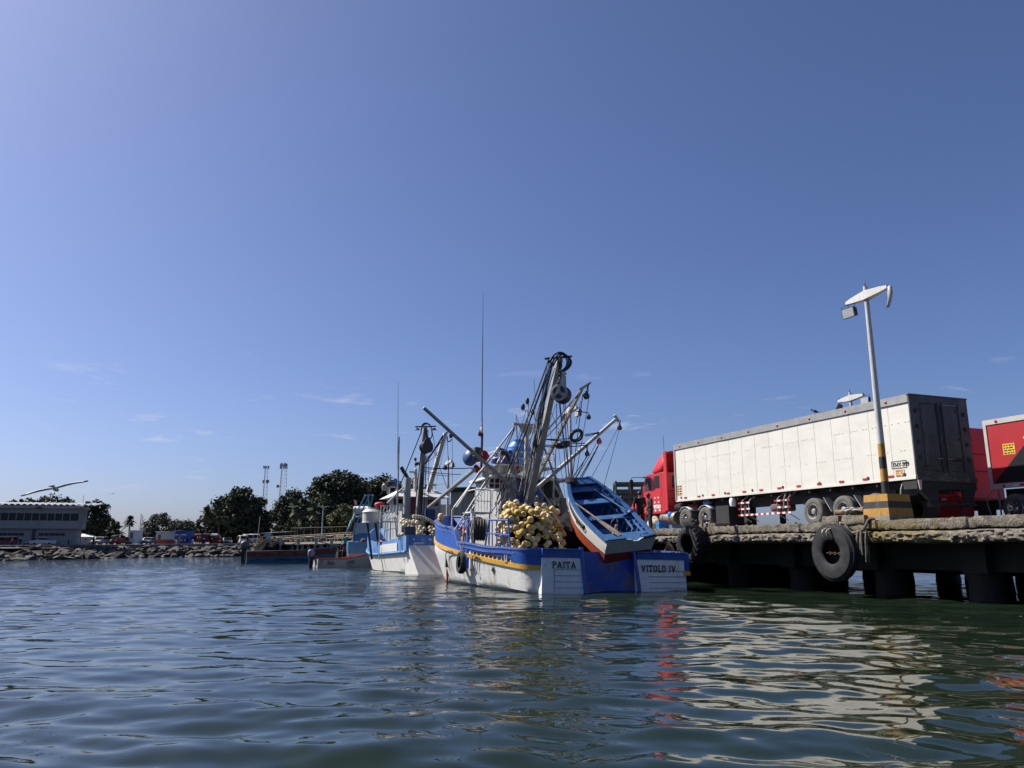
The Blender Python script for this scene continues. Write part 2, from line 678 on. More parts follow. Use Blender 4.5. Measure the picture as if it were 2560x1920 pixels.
conc = mat('old_concrete', (0.165, 0.143, 0.112), 0.9, var=0.5, scale=3.5, bump=.8, bscale=16, dirt=((0.045, 0.038, 0.03), 3.2, 0.46, 0.68, (1, 1, 1.6)), dirt2=((0.13, 0.098, 0.03), 0.35, 0.52, 0.68, (1, 1, 1)))
conc_dark = mat('shade_dark_concrete', (0.018, 0.017, 0.016), 0.85, var=0.4, scale=1.5, bump=0.6, bscale=8)  # near-black colour carries the shade under the deck
deckm = mat('worn_deck_concrete', (0.20, 0.19, 0.175), 0.9, var=0.25, scale=0.8, bump=0.3, bscale=18)

pier = thing('concrete_pier', 'long concrete pier with a crumbling double edge on dark piles, lorries parked on it', 'pier', D.M)
S0, S1 = -26.0, 41.0


def build_pier():
 nc = 1300
 ss = [S0 + (S1 - S0) * i / nc for i in range(nc + 1)]
 # profile: (x, z, noise amplitude)
 prof = [(0.9, DZ, 0.0), (0.5, DZ, .008), (0.22, DZ, .012), (0.03, DZ - .002, .014), (0.004, DZ - .012, .014), (0.0, DZ - .04, .012), (-.002, DZ - .11, .012), (0.0, DZ - .18, .014), (0.005, DZ - .235, .022), (0.03, DZ - .285, .03),
   (0.14, DZ - .30, .03), (0.19, DZ - .32, .03), (0.06, DZ - .345, .04), (0.0, DZ - .38, .05), (-.015, DZ - .43, .06), (-.02, DZ - .48, .06), (-.01, DZ - .53, .06), (0.0, DZ - .58, .06), (0.03, DZ - .63, .05), (0.09, DZ - .67, .04), (0.25, DB, .02), (0.9, DB, 0)]
 rows = []
 for (px_, pz, am) in prof:
  row = []
  for s_ in ss:
   n = mnoise.fractal(Vector((px_ * 2.0, s_ * 1.9, pz * 4.5)), 1.0, 2.1, 5)
   n2 = mnoise.noise(Vector((s_ * 0.45, pz * 1.5, 5.0)))
   n3 = mnoise.fractal(Vector((s_ * 5.5, pz * 11.0, 1.0)), .8, 2.0, 4)
   up_ = pz > DZ - .26
   dx = n * am * (.6 if up_ else 1.0) + n2 * am * (.4 if up_ else .7) + n3 * am * (.4 if up_ else 1.25)
   dz = 0.0
   if pz < DZ - 0.25:
    lowness = (DZ - 0.25 - pz) / 0.4
    dz = mnoise.fractal(Vector((s_ * 0.8, 3.3, 0)), 1.0, 2.2, 5) * 0.075 * min(1, lowness + .35) + n3 * 0.02
   if pz > DZ - 0.06:
    dz += mnoise.fractal(Vector((s_ * 0.9, 7.7, px_)), 1.0, 2.0, 4) * 0.022 * (1 if px_ < .3 else .3)
   # open joints and cracks across the slab edge
   jn = abs((s_ * .31 + .13 * math.sin(s_ * 1.7)) % 1 - .5)
   if jn < .02 and pz < DZ - .003 and px_ < .5:
    dx += .05
   # broken bites out of the upper lip
   bite = max(0.0, mnoise.noise(Vector((s_ * 0.62, 21.0, 0))) - 0.30)
   if DZ - .30 < pz < DZ - .05:
    dx += bite * 0.5
   row.append(Vector((px_ + dx, s_, pz + dz)))
  rows.append(row)
 b = MB()
 b.grid(rows)
 b.build('edge_beam', conc, pier, smooth=True, angle=38)
 b = MB()
 b.bb(0.88, 12.9, S0, S1, DB + .004, DZ - .002)
 b.build('deck', deckm, pier)
 # low kerb rubble and drifts of grit on the edge
 b = MB()
 r_ = random.Random(3)
 for i in range(160):
  s_ = r_.uniform(S0 + 18, S1 - 6)
  q = r_.uniform(.02, .06)
  b.box((r_.uniform(.15, 1.2), s_, DZ + q * .35), (q * r_.uniform(1, 2.4), q * r_.uniform(1, 2.5), q), Euler((r_.random(), r_.random(), r_.random() * 3)).to_matrix(), taper=.6)
 o = b.build('edge_rubble', conc, pier)
 o['kind'] = 'stuff'
 # beams and piles underneath, set back in the shade
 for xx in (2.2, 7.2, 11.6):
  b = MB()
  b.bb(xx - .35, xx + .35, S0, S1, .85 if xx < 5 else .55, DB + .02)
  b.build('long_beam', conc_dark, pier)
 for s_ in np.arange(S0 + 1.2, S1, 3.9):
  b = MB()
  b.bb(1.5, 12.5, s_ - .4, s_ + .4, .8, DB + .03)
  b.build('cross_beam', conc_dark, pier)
 first = None
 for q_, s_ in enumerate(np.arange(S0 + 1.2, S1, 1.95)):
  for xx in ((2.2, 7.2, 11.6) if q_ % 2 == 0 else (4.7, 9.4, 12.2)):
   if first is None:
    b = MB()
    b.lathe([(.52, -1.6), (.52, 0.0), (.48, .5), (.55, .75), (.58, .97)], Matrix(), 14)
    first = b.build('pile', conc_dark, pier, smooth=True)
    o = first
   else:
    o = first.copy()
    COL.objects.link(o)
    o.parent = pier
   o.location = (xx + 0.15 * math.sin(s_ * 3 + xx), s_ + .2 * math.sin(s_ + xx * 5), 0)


build_pier()


def DP(x, s, z=DZ):
 return D.M @ Vector((x, s, z))


# ------------------------------------------------------------------ tyre fenders
def big_tyre(name, label, s, z, r, rh, wd, lugs):
 # the tyre hangs flat on the pier face; local z of T points out over the water
 T = D.M @ Matrix.Translation((-0.04, s, z)) @ Matrix.Rotation(-math.pi / 2, 4, 'Y')
 t = thing(name, label, 'tyre fender', T, 'old tyres hung on the pier as fenders')
 sh = r * 0.93
 prof = [(rh, .06), (rh + .015, .02), (rh + .07, 0), (rh + (r - rh) * .45, -.025 + .02), (sh - .03, .03), (sh, .07), (r if not lugs else r * .94, .13), (r * (1 if not lugs else .945), wd * .5), (r if not lugs else r * .94, wd - .13), (sh, wd - .07), (sh - .03, wd - .03), (rh + (r - rh) * .45, wd - .0), (rh + .09, wd - .02), (rh + .03, wd - .05), (rh, wd - .09), (rh + .05, wd - .12), (r - .16, wd - .12), (r - .14, wd * .5), (r - .16, .12), (rh + .05, .12)]
 b = MB()
 b.lathe(prof, Matrix(), 48, close=True)
 if lugs:
  n = 22
  for i in range(n):
   for side in (0, 1):
    a0 = 2 * math.pi * (i + .5 * side) / n
    pts = []
    # a slanting lug from shoulder to crown
    for kk, (q, zz) in enumerate(((0, .03 if side == 0 else wd - .03), (.10, wd * .28 if side == 0 else wd * .72), (.2, wd * .52 if side == 0 else wd * .48))):
     a = a0 + q * 1.15
     pts.append((a, zz))
    vs = []
    hw = .052
    for (a, zz) in pts:
     rr0 = r * .90 if zz in (pts[0][1],) else r * .93
     for (da, rad) in ((-hw, rr0), (-hw * .8, r * (1.0 if zz != pts[0][1] else .975)), (hw * .8, r * (1.0 if zz != pts[0][1] else .975)), (hw, rr0)):
      vs.append(Vector((rad * math.cos(a + da), rad * math.sin(a + da), zz)))
    fs = []
    for q in range(2):
     for j in range(3):
      fs.append((q * 4 + j, q * 4 + j + 1, q * 4 + 5 + j, q * 4 + 4 + j))
    fs += [(0, 1, 2, 3), (11, 10, 9, 8)]
    b.add(vs, fs)
 else:
  # circumferential tread ribs worn nearly smooth
  for zz in (.2, .32, .44):
   b.lathe([(r - .01, wd * zz * 1.6 - .03), (r + .012, wd * zz * 1.6 - .02), (r + .012, wd * zz * 1.6 + .02), (r - .01, wd * zz * 1.6 + .03)], Matrix(), 48, close=True)
 b.build('tyre_body', MT['tyre'], t, smooth=True, angle=42)
 return t


t2 = big_tyre('tyre_fender', 'big smooth black lorry tyre hung on the pier edge below the rusty pipe bollard', 6.0, 1.38, .90, .37, .44, False)
t1 = big_tyre('tyre_fender', 'black tractor tyre with heavy chevron lugs hung on the pier beside the blue boat stern', 13.8, 1.64, .80, .40, .62, True)
# a short rusty chain across the hole of each, and the ropes they hang from
rust = mat('rusty_iron', (0.11, 0.05, 0.028), 0.85, var=0.4, scale=5, bump=0.5, bscale=22, dirt=((0.22, 0.17, 0.13), 4, .5, .7, (1, 1, 1)))


def chain(b, pts, r, link):
 pts = [Vector(p) for p in pts]
 for p, q in zip(pts[:-1], pts[1:]):
  n = max(1, int((q - p).length / link))
  for i in range(n):
   c = p.lerp(q, (i + .5) / n)
   M = Mz(c, (q - p), Vector((0, 0, 1)) if i % 2 else Vector((1, 0.3, 0)))
   ring = [M @ Vector((0, math.cos(a) * link * .42, math.sin(a) * link * .72)) for a in [2 * math.pi * k / 8 for k in range(8)]]
   b.tube(ring, r, 5, closed=True)


b = MB()
chain(b, [(-.05, -.33, .22), (-.02, .33, .25)], .014, .085)
b.build('chain', rust, t2)
b = MB()
for dy in (-.1, .14):
 b.tube(smoothpts([(.95, dy * 1.2, .02), (.86, dy, .02), (.70, dy * .8, -.02 + .56), (.5, dy * .7, .5), (.38, dy * .7, .3)], 3), .03, 7)
b.build('hanging_rope', MT['palerope'], t2, smooth=True)
b = MB()
chain(b, [(.98, -.5, -.25), (.95, -.42, .02), (.6, -.5, .1), (-.1, -.62, .1)], .02, .12)
b.build('chain', rust, t1)

# ------------------------------------------------------------------ broken concrete plinths and mooring bollard
pl = thing('mooring_bollard', 'rusty iron pipe lying across a broken concrete plinth at the pier edge', 'bollard', D.M @ Matrix.Translation((0.3, 5.75, DZ)))
b = MB()


def rock_block(b, c, d, seed, amp=.05, nsub=6):
 bm = bmesh.new()
 bmesh.ops.create_cube(bm, size=1)
 bmesh.ops.subdivide_edges(bm, edges=bm.edges[:], cuts=nsub, use_grid_fill=True)
 for v in bm.verts:
  p = Vector((v.co.x * d[0], v.co.y * d[1], v.co.z * d[2]))
  r_ = Vector((v.co.x * 2, v.co.y * 2, v.co.z * 2))
  rr = max(abs(r_.x), abs(r_.y), abs(r_.z))
  sm = 1 - .12 * max(0, (r_.length - 1.2))
  p = p * sm
  n = mnoise.fractal(p * 3.0 + Vector((seed, seed * 2, 0)), 1, 2, 4)
  v.co = p + r_.normalized() * n * amp
 vs = [v.co + Vector(c) for v in bm.verts]
 fs = [tuple(v.index for v in f.verts) for f in bm.faces]
 bm.free()
 b.add(vs, fs)


rock_block(b, (0, .58, .06), (.7, .75, .28), 3, .05)
rock_block(b, (0, -.38, .06), (.7, 1.0, .27), 9, .05)
b.build('plinth', conc, pl, smooth=True, angle=50)
b = MB()
b.lathe([(.07, 0), (.09, 0.0), (.095, .1), (.09, .55), (.10, 1.08), (.105, 1.1), (.082, 1.1), (.08, .9)], Mz((.0, .62, .31), Vector((.12, -1.0, .05))), 16)
b.build('pipe', rust, pl, smooth=True, angle=50)
MRr = random.Random(5)
b = MB()
for k in range(9):
 a = MRr.uniform(-.5, .5)
 pts = [(-.12 + MRr.uniform(-.1, .1), .15 + a * .5, .33), (-.2 + MRr.uniform(-.1, .1), -.05 + a * .4, .34 + MRr.uniform(0, .09)), (.02, -.15 + a * .5, .28 + MRr.uniform(0, .1)), (.18, .05 + a * .5, .25), (-.05, .22 + a * .3, .30)]
 b.tube(smoothpts(pts, 4), .032, 6)
o = b.build('mooring_rope', MT['palerope'], None, smooth=True)
# frayed ends hanging over the edge are the same rope: world geometry under its own frame
place(o, D.M @ Matrix.Translation((0.3, 5.55, DZ)))
tag(o, 'tangled frayed grey rope lying on the concrete plinth with the rusty pipe', 'rope')
b = MB()
b.tube(smoothpts([(.5, 4.55, DZ + .03), (.15, 4.62, DZ + .045), (-.03, 4.72, DZ + .02), (-.085, 4.83, DZ - .2), (-.09, 5.05, DZ - .32), (-.08, 5.4, DZ - .36), (-.05, 5.6, DZ - .2), (.03, 5.72, DZ + .02), (.2, 5.8, DZ + .2)], 4), .045, 8)
for (s_, dz, ln) in ((4.98, -.32, .75), (4.78, -.3, .95), (5.12, -.34, .6)):
 for k in range(4):
  jx = MRr.uniform(-.035, .035)
  js = MRr.uniform(-.05, .05)
  b.tube(smoothpts([(-.1, s_, DZ + dz), (-.12 + jx, s_ + js, DZ + dz - ln * .35), (-.12 + jx * 1.6, s_ + js * 1.5, DZ + dz - ln * .7), (-.12 + jx * 2, s_ + js * 2.4, DZ + dz - ln * MRr.uniform(.85, 1.05))], 3), [.035] * 4 + [.03] * 4 + [.022] * 2, 6)
 for k in range(14):
  p0 = Vector((-.12 + MRr.uniform(-.06, .06), s_ + MRr.uniform(-.07, .07), DZ + dz - ln * MRr.uniform(.4, .9)))
  b.tube([p0, p0 + Vector((MRr.uniform(-.03, .03), MRr.uniform(-.05, .05), -MRr.uniform(.12, .28)))], [.007, .003], 4)
o = b.build('frayed_rope', mat('muddy_rope', (.12, .105, .08), .9, var=.35, scale=9, bump=.6, bscale=40), None, smooth=True)
place(o, D.M.copy())
tag(o, 'knotted muddy rope with frayed ends hanging over the pier edge beside the striped lamp base', 'rope')
o = MB()
rock_block(o, (0, 0, .05), (.75, 1.15, .2), 15, .03)
o = o.build('concrete_block', conc, None, smooth=True, angle=50)
place(o, D.M @ Matrix.Translation((.45, 13.3, DZ)))
tag(o, 'low broken concrete block on the pier edge above the lugged tractor tyre', 'concrete block')

# ------------------------------------------------------------------ lamp posts
polem = mat('streaked_white_pole', (0.42, 0.42, 0.41), 0.55, var=0.12, dirt=((0.25, 0.24, 0.23), 7, .5, .75, (2, 2, .25)))
ochre = mat('ochre_band_paint', (0.34, 0.18, 0.025), 0.7, var=0.15, scale=4, dirt=((0.07, 0.055, 0.04), 5, .56, .72, (1, 1, .35)))
bandblack = mat('black_band_paint', (0.016, 0.016, 0.018), 0.6, var=0.3, dirt=((0.16, 0.15, 0.13), 6, .6, .78, (1, 1, .3)))
flm = mat('floodlight_casing', (0.035, 0.035, 0.037), 0.5, var=.3)
lensm = mat('floodlight_glass', (0.30, 0.32, 0.33), 0.2, var=.1)


def lamp_post(label, M, h, kind, base=True):
 t = thing('lamp_post', label, 'lamp post', M, 'lamp posts along the pier')
 if base:
  b = MB()
  W = [.52, .505, .49, .475, .46]
  Z = [0, .20, .40, .60, .80]
  Z = [-.02, .12, .37, .58, .80]
  for i in range(4):
   w0, w1 = W[i], W[i + 1]
   vs = [(-w0, -w0, Z[i]), (w0, -w0, Z[i]), (w0, w0, Z[i]), (-w0, w0, Z[i]), (-w1, -w1, Z[i + 1]), (w1, -w1, Z[i + 1]), (w1, w1, Z[i + 1]), (-w1, w1, Z[i + 1])]
   fs = [(0, 1, 5, 4), (1, 2, 6, 5), (2, 3, 7, 6), (3, 0, 4, 7)]
   if i == 3:
    fs.append((4, 5, 6, 7))
   b.add(vs, fs, mi=[2, 0, 1, 0][i])
  b.build('base_block', [ochre, bandblack, mat('scuffed_base_paint', (.16, .15, .14), .9, var=.4, scale=4)], t)
  z0 = .80
 else:
  z0 = 0
 rad = lambda z: .125 - .055 * (z / h)
 b = MB()
 bands = [(z0, z0 + .42, 1), (z0 + .42, z0 + .82, 0), (z0 + .82, z0 + 1.2, 1), (z0 + 1.2, z0 + 1.62, 0)] if base else []
 for (a, c, mi) in bands:
  b.lathe([(rad(a), a), (rad(c), c)], Matrix(), 18, mi=mi)
 zs = [z0 + 1.62 + (h - z0 - 1.62) * i / 6 for i in range(7)] if base else [h * i / 6 for i in range(7)]
 b.lathe([(rad(z), z) for z in zs], Matrix(), 18, mi=2)
 b.build('pole', [ochre, bandblack, polem], t, smooth=True, angle=60)
 b = MB()
 b.tube([(0, 0, h), (0, 0, h + .1)], .02, 6)
 b.tube([(-.02, 0, h + .1), (-.02, .02, h + .22)], .012, 5)
 b.build('top_stub', MT['darksteel'], t)
 # tapered crossarm, tilted
 ang = R(-1.5)
 b = MB()
 sec = [(-.88, .045, .05), (-.6, .08, .10), (0, .13, .16), (.6, .08, .10), (.88, .045, .05)]
 vs = []
 for (x, hw, hh) in sec:
  vs += [(x, -hw, -hh), (x, hw, -hh), (x, hw * .8, hh), (x, -hw * .8, hh)]
 fs = [(0, 1, 2, 3), (19, 18, 17, 16)]
 for i in range(4):
  for j in range(4):
   fs.append((i * 4 + j, i * 4 + (j + 1) % 4, i * 4 + 4 + (j + 1) % 4, i * 4 + 4 + j))
 RA = Matrix.Translation((0, 0, h - .32)) @ Matrix.Rotation(ang, 4, 'Y')
 b.add([RA @ Vector(v) for v in vs], fs)
 b.build('cross_arm', polem, t, bevel=.012)

 def flood(x, z, tilt, tn, size=(.52, .34), tw=0.0):
  FM = Matrix.Translation((x, 0, z)) @ Matrix.Rotation(tw, 4, 'Z') @ Matrix.Rotation(tilt, 4, 'X')
  b = MB()
  b.box((0, 0, 0), (1, 1, 1))
  b = MB()
  hx, hz = size[0] / 2, size[1] / 2
  vs = [(-hx, -.06, -hz), (hx, -.06, -hz), (hx, -.06, hz), (-hx, -.06, hz), (-hx * .9, .08, -hz * .9), (hx * .9, .08, -hz * .9), (hx * .9, .08, hz * .9), (-hx * .9, .08, hz * .9)]
  b.add([FM @ Vector(v) for v in vs], [(0, 1, 2, 3), (7, 6, 5, 4), (0, 4, 5, 1), (1, 5, 6, 2), (2, 6, 7, 3), (3, 7, 4, 0)])
  for i in range(9):      # cooling fins
   xx = -hx * .85 + hx * 1.7 * i / 8
   vs = [FM @ Vector(v) for v in ((xx - .01, .08, -hz * .8), (xx + .01, .08, -hz * .8), (xx + .01, .08, hz * .8), (xx - .01, .08, hz * .8), (xx - .01, .13, -hz * .8), (xx + .01, .13, -hz * .8), (xx + .01, .13, hz * .8), (xx - .01, .13, hz * .8))]
   b.add(vs, [(3, 2, 1, 0), (4, 5, 6, 7), (0, 1, 5, 4), (1, 2, 6, 5), (2, 3, 7, 6), (3, 0, 4, 7)])
  f = b.build('floodlight', flm, t)
  b = MB()
  b.add([FM @ Vector(v) for v in ((-hx * .9, -.064, -hz * .88), (hx * .9, -.064, -hz * .88), (hx * .9, -.064, hz * .88), (-hx * .9, -.064, hz * .88))], [(0, 1, 2, 3)])
  b.build('lens', lensm, f)
  b = MB()
  b.tube([FM @ Vector(v) for v in ((-hx - .02, 0, 0), (-hx - .02, 0, hz + .1), (hx + .02, 0, hz + .1), (hx + .02, 0, 0))], .012, 5)
  b.tube([FM @ Vector((0, 0, hz)), FM @ Vector((0, .02, hz + .12)), Vector((x + tn * .1, 0, z + hz + .22)), Vector((x + tn * .06, 0, z + hz + .3))], .015, 5)
  b.build('bracket', MT['darksteel'], f)
 e0 = RA @ Vector((-.86, 0, 0))
 e1 = RA @ Vector((.86, 0, 0))
 if kind == 'near':
  flood(e0.x + .08, e0.z - .36, R(8), 1)
  # broken shell of the lost second lamp, hanging
  b = MB()
  rows = []
  for i in range(7):
   q = i / 6
   cx = e1.x + .12 - .22 * q * q + .05 * q
   cz = e1.z - .02 - .68 * q
   ww = .09 * (1 - .75 * abs(q - .35))
   rows.append([Vector((cx - ww * .5, -ww, cz)), Vector((cx + ww * .3, -ww * .4, cz + .02)), Vector((cx + ww * .35, ww * .5, cz + .02)), Vector((cx - ww * .4, ww, cz))])
  b.grid(rows)
  o = b.build('broken_lamp_shell', polem, t, smooth=True)
  sol = o.modifiers.new('thickness', 'SOLIDIFY')
  sol.thickness = .015
  b = MB()
  b.tube(smoothpts([e1 + Vector((0, 0, .02)), e1 + Vector((.12, 0, -.02)), e1 + Vector((-.02, .03, -.2)), e1 + Vector((-.08, .05, -.42))], 4), .018, 5)
  b.build('cable', MT['darksteel'], t)
 else:
  flood(e0.x + .02, e0.z - .3, R(-30), 1, (.30, .36), R(-60))
  flood(e1.x + .1, e1.z - .34, R(-5), -1, (.55, .40))
 return t


def lamp_at(label, X, Y, ytop, kind, base, rz=0):
 rz = TH - math.pi / 2
 zt = A(1280 + (X / (Y * .978)) * 1920, ytop, Y).z
 return lamp_post(label, at((X, Y, DZ), rz), zt - DZ, kind, base)


pb = D.M @ Vector((.62, 4.55, DZ))
lamp_at('tall white lamp post with one floodlight on a striped ochre and black concrete base', pb.x, pb.y, 716, 'near', True, TH)
p2 = A(2125, 985, 40.0)
lamp_at('white lamp post whose twin floodlight head shows above the white trailer roof', p2.x, 40.0, 981, 'twin', False, R(-6))
p3 = A(1427, 1150, 43.0)
lamp_at('white lamp post standing behind the crossed grey booms of the blue boat', p3.x, 43.0, 1012, 'twin', False, R(75))
p4 = A(1120, 1200, 60.0)
lamp_at('small far lamp post with twin floodlights between the two fishing boats', p4.x, 60.0, 1146, 'twin', False, R(70))
# ------------------------------------------------------------------ lorries
TA = A(2270, 1000, 25.3)
TB_ = A(1687, 1170, 38.5)
TLEN = math.hypot(TB_.x - TA.x, TB_.y - TA.y)
TRF = Frame((TA.x, TA.y, 0), math.atan2(-(TB_.x - TA.x), TB_.y - TA.y))
boxwhite = mat('scuffed_white_panel', (0.575, 0.56, 0.505), 0.5, var=0.05, scale=1.0, dirt=((0.50, 0.48, 0.425), 1.6, 0.5, 0.85, (.4, .4, 2.2)), dirt2=((0.38, 0.345, 0.28), 2.4, 0.60, 0.86, (1, .8, .22)))
trim = mat('aluminium_rail', (0.26, 0.26, 0.255), 0.5, var=.2, metal=.3)
reardark = mat('grimy_shaded_door', (0.042, 0.044, 0.047), 0.55, var=.4, scale=1.8, dirt=((0.13, 0.13, 0.125), 2.2, .50, .80, (1, 1, .35)))  # shade of the rear end put into the door colour, plus grime streaks
chassis = mat('black_chassis', (0.012, 0.012, 0.014), 0.7, var=.3)
rimm = mat('grey_rim', (0.26, 0.26, 0.25), 0.5, var=.2, metal=.4, scale=6)
redref = mat('red_reflector', (0.35, 0.02, 0.02), 0.4, var=.1)
whiteref = mat('white_reflector', (0.6, 0.6, 0.6), 0.4, var=.05)
labelm = mat('faded_orange_label', (0.62, 0.40, 0.22), 0.6, var=.08)
ylabel = mat('yellow_label', (0.65, 0.40, 0.03), 0.6, var=.08)


def wheel(parent, c, r, wd, side=-1, rim=None, name='wheel', dish=.15, dual=True):
 """outer face towards local -x (side=-1) or +x"""
 M = Matrix.Translation(c) @ Matrix.Rotation(-side * math.pi / 2 * -1, 4, 'Y') if False else Mz(c, Vector((side, 0, 0)), Vector((0, 0, 1)))
 b = MB()
 ri = r * .56
 prof = [(ri, -.02), (ri + .02, .0), (r * .9, .0), (r * .97, -.035), (r, -.07), (r, -wd + .07), (r * .97, -wd + .03), (r * .9, -wd), (ri, -wd), (ri - .01, -wd * .5)]
 b.lathe(prof, M, 28, close=True)
 w_ = b.build(name, MT['dusty_tyre'] if dual else MT['tyre'], parent, smooth=True, angle=50)
 b = MB()
 b.lathe([(ri + .012, -.01), (ri, .012), (ri - .025, 0.004), (ri - .045, -.06), (ri * .80, -dish), (ri * .42, -dish - .02), (ri * .40, -.04), (ri * .30, -.01), (0.0, .0)], M, 24, cap=False)
 rm = b.build('rim', rim or rimm, w_, smooth=True, angle=35)
 b = MB()
 for k in range(8):
  a = 2 * math.pi * k / 8
  p = M @ Vector((ri * .62 * math.cos(a), ri * .62 * math.sin(a), -dish + .004))
  b.lathe([(ri * .15, 0), (ri * .14, .006), (0, .006)], Mz(p, Vector((side, 0, 0))), 8)
 b.build('hand_hole', chassis, w_)
 return w_


def stripes(parent, x, y0, y1, z, h=.07, n=None, name='striped_guard_rail'):
 """a horizontal red and white rail facing local -x"""
 n = n or max(4, int(abs(y1 - y0) / .16))
 b = MB()
 for i in range(n):
  a = y0 + (y1 - y0) * i / n
  c = y0 + (y1 - y0) * (i + 1) / n
  b.bb(x, x + .03, a, c, z - h / 2, z + h / 2, mi=i % 2)
 return b.build(name, [redref, whiteref], parent)


def make_trailer():
 F_ = TRF
 t = thing('semi_trailer', 'long white box trailer with plate THY-999 and dark rear doors parked on the pier', 'trailer', F_.M)
 W = 2.62
 zb, zt = 3.80, 6.56
 Ln = TLEN
 b = MB()
 # box with shallow vertical panel seams on the left flank
 ns = 16
 rows = []
 ys = []
 for i in range(ns + 1):
  y = Ln * i / ns
  ys += [y] if i in (0, ns) else [y - .012, y - .004, y + .004, y + .012]
 prof = []
 for y in ys:
  k = min(abs(y - Ln * i / ns) for i in range(1, ns))
  xo = .007 if k < .006 else 0
  prof.append((y, xo))
 r_ = random.Random(2)
 zz = [zb, zb + .9, zb + 1.85, zt - .24]
 for z in zz:
  row = []
  for (y, xo) in prof:
   wob = mnoise.noise(Vector((y * .9, z * 1.1, 3))) * .012 + mnoise.noise(Vector((y * 3.1, z * 2.1, 9))) * .004
   row.append(Vector((xo + wob * (0 if y in (0, Ln) else 1), y, z)))
  rows.append(row)
 b.grid(rows)
 b.add([(W, 0, zb), (W, Ln, zb), (W, Ln, zt - .24), (W, 0, zt - .24)], [(0, 1, 2, 3)])
 b.add([(.02, Ln, zb), (W, Ln, zb), (W, Ln, zt), (.02, Ln, zt)], [(3, 2, 1, 0)])
 b.add([(.03, .02, zt - .02), (W - .03, .02, zt - .02), (W - .03, Ln, zt - .02), (.03, Ln, zt - .02)], [(0, 1, 2, 3)])
 b.add([(.02, 0, zb), (W, 0, zb), (W, Ln, zb), (.02, Ln, zb)], [(3, 2, 1, 0)])
 b.build('box_body', boxwhite, t)
 b = MB()
 for i in range(1, ns):
  y = Ln * i / ns
  b.bb(-.004, .0, y - .006, y + .006, zb + .05, zt - .25)
 b.build('panel_seams', mat('seam_grey', (.43, .415, .375), .6, var=.25, scale=3), t)
 # rivet lines along the panels
 b = MB()
 for z in (zb + .92, zb + 1.86):
  for i in range(int(Ln / .14)):
   if r_.random() < .45:
    b.box((-.010, .07 + i * .14, z + .003 * math.sin(i)), (.02, .04, .008))
 b.build('rivet_line', mat('rivet_grey', (.50, .485, .435), .6, var=.2), t)
 # top rail, bottom rail, corner posts
 b = MB()
 b.bb(-.03, .0, 0.0, Ln, zt - .25, zt)
 b.bb(-.03, .06, 0.0, Ln, zt, zt + .02)
 b.bb(-.045, -.03, 0.0, Ln, zt - .255, zt - .235)
 b.build('top_rail', trim, t)
 b = MB()
 b.bb(-.02, .0, 0.0, Ln, zb - .06, zb + .03)
 b.build('bottom_rail', boxwhite, t)
 b = MB()
 b.bb(-.035, -.002, Ln - .09, Ln + .02, zb, zt - .25)
 b.build('front_post', trim, t)
 b = MB()
 for y in (.9, 2.75, 4.6, 6.45, 8.3, 10.2, 12.0, 13.6):
  b.lathe([(.05, 0), (.05, .015), (.03, .03), (0, .03)], Mz((-.03, y, zt - .12), (-1, 0, 0)), 10)
 b.build('marker_lamp', redref, t, smooth=True)
 b = MB()
 y = .9
 k = 0
 while y < Ln - .3:
  b.bb(-.024, -.004, y, y + .22, zb + .06, zb + .13)
  y += 1.12
  k += 1
 b.build('side_reflector', redref, t)
 b = MB()
 for y in (.45, 2.0, 4.35, 6.4, 8.3, 10.2, 11.9, 13.7):
  b.lathe([(.06, 0), (.06, .012), (.02, .02), (0, .02)], Mz((-.004, y, zb + .12), (-1, 0, 0)), 10)
 b.build('rubber_stud', chassis, t)
 # plate text and labels on the flank
 PM = Mz((-.012, 0, 0), (-1, 0, 0))
 TM = lambda y, z: Matrix(((0, 0, -1, -.014), (-1, 0, 0, y), (0, 1, 0, z), (0, 0, 0, 1)))
 b = MB()
 for (y0, y1, z0, z1) in ((.94, .32, 4.38, 4.395), (.94, .32, 4.145, 4.16), (.94, .925, 4.145, 4.395), (.335, .32, 4.145, 4.395)):
  b.bb(-.016, -.012, y0, y1, z0, z1)
 pf = b.build('plate_outline', MT['ink'], t)
 text_mesh('plate_lettering', 'THY-999', TM(.90, 4.19), .215, MT['ink'], pf, bold=.0, sx=.84)
 b = MB()
 b.bb(-.014, -.012, .80, .44, 3.87, 4.11)
 lb = b.build('size_label', labelm, t)
 for i, s_ in enumerate(('LARGO 12.6', 'ALTO    3.8', 'ANCHO  2.6')):
  text_mesh('label_lettering', s_, TM(.785, 4.03 - i * .078), .075, MT['ink'], lb, bold=.0, sx=.72)
 b = MB()
 b.bb(-.014, -.012, 14.02, 13.62, 4.05, 4.55)
 lb = b.build('size_label', labelm, t)
 b = MB()
 for i in range(4):
  for (a, c) in ((13.99, 13.86), (13.80, 13.66)):
   b.bb(-.017, -.0145, a, c, 4.44 - i * .12, 4.50 - i * .12)
 b.build('label_lettering', MT['ink'], lb)
 # rear: dark frame with two doors
 b = MB()
 b.bb(-.03, .42, -.06, -.002, zb, zt)
 b.bb(W - .42, W + .03, -.06, -.002, zb, zt)
 b.bb(.42, W - .42, -.06, -.002, zt - .26, zt)
 b.bb(.42, W - .42, -.06, -.002, zb, zb + .22)
 b.bb(-.05, W + .05, -.08, .03, zt - .02, zt + .03)
 b.bb(-.05, W + .05, -.10, -.06, zb - .12, zb + .04)
 b.build('rear_frame', reardark, t, bevel=.01)
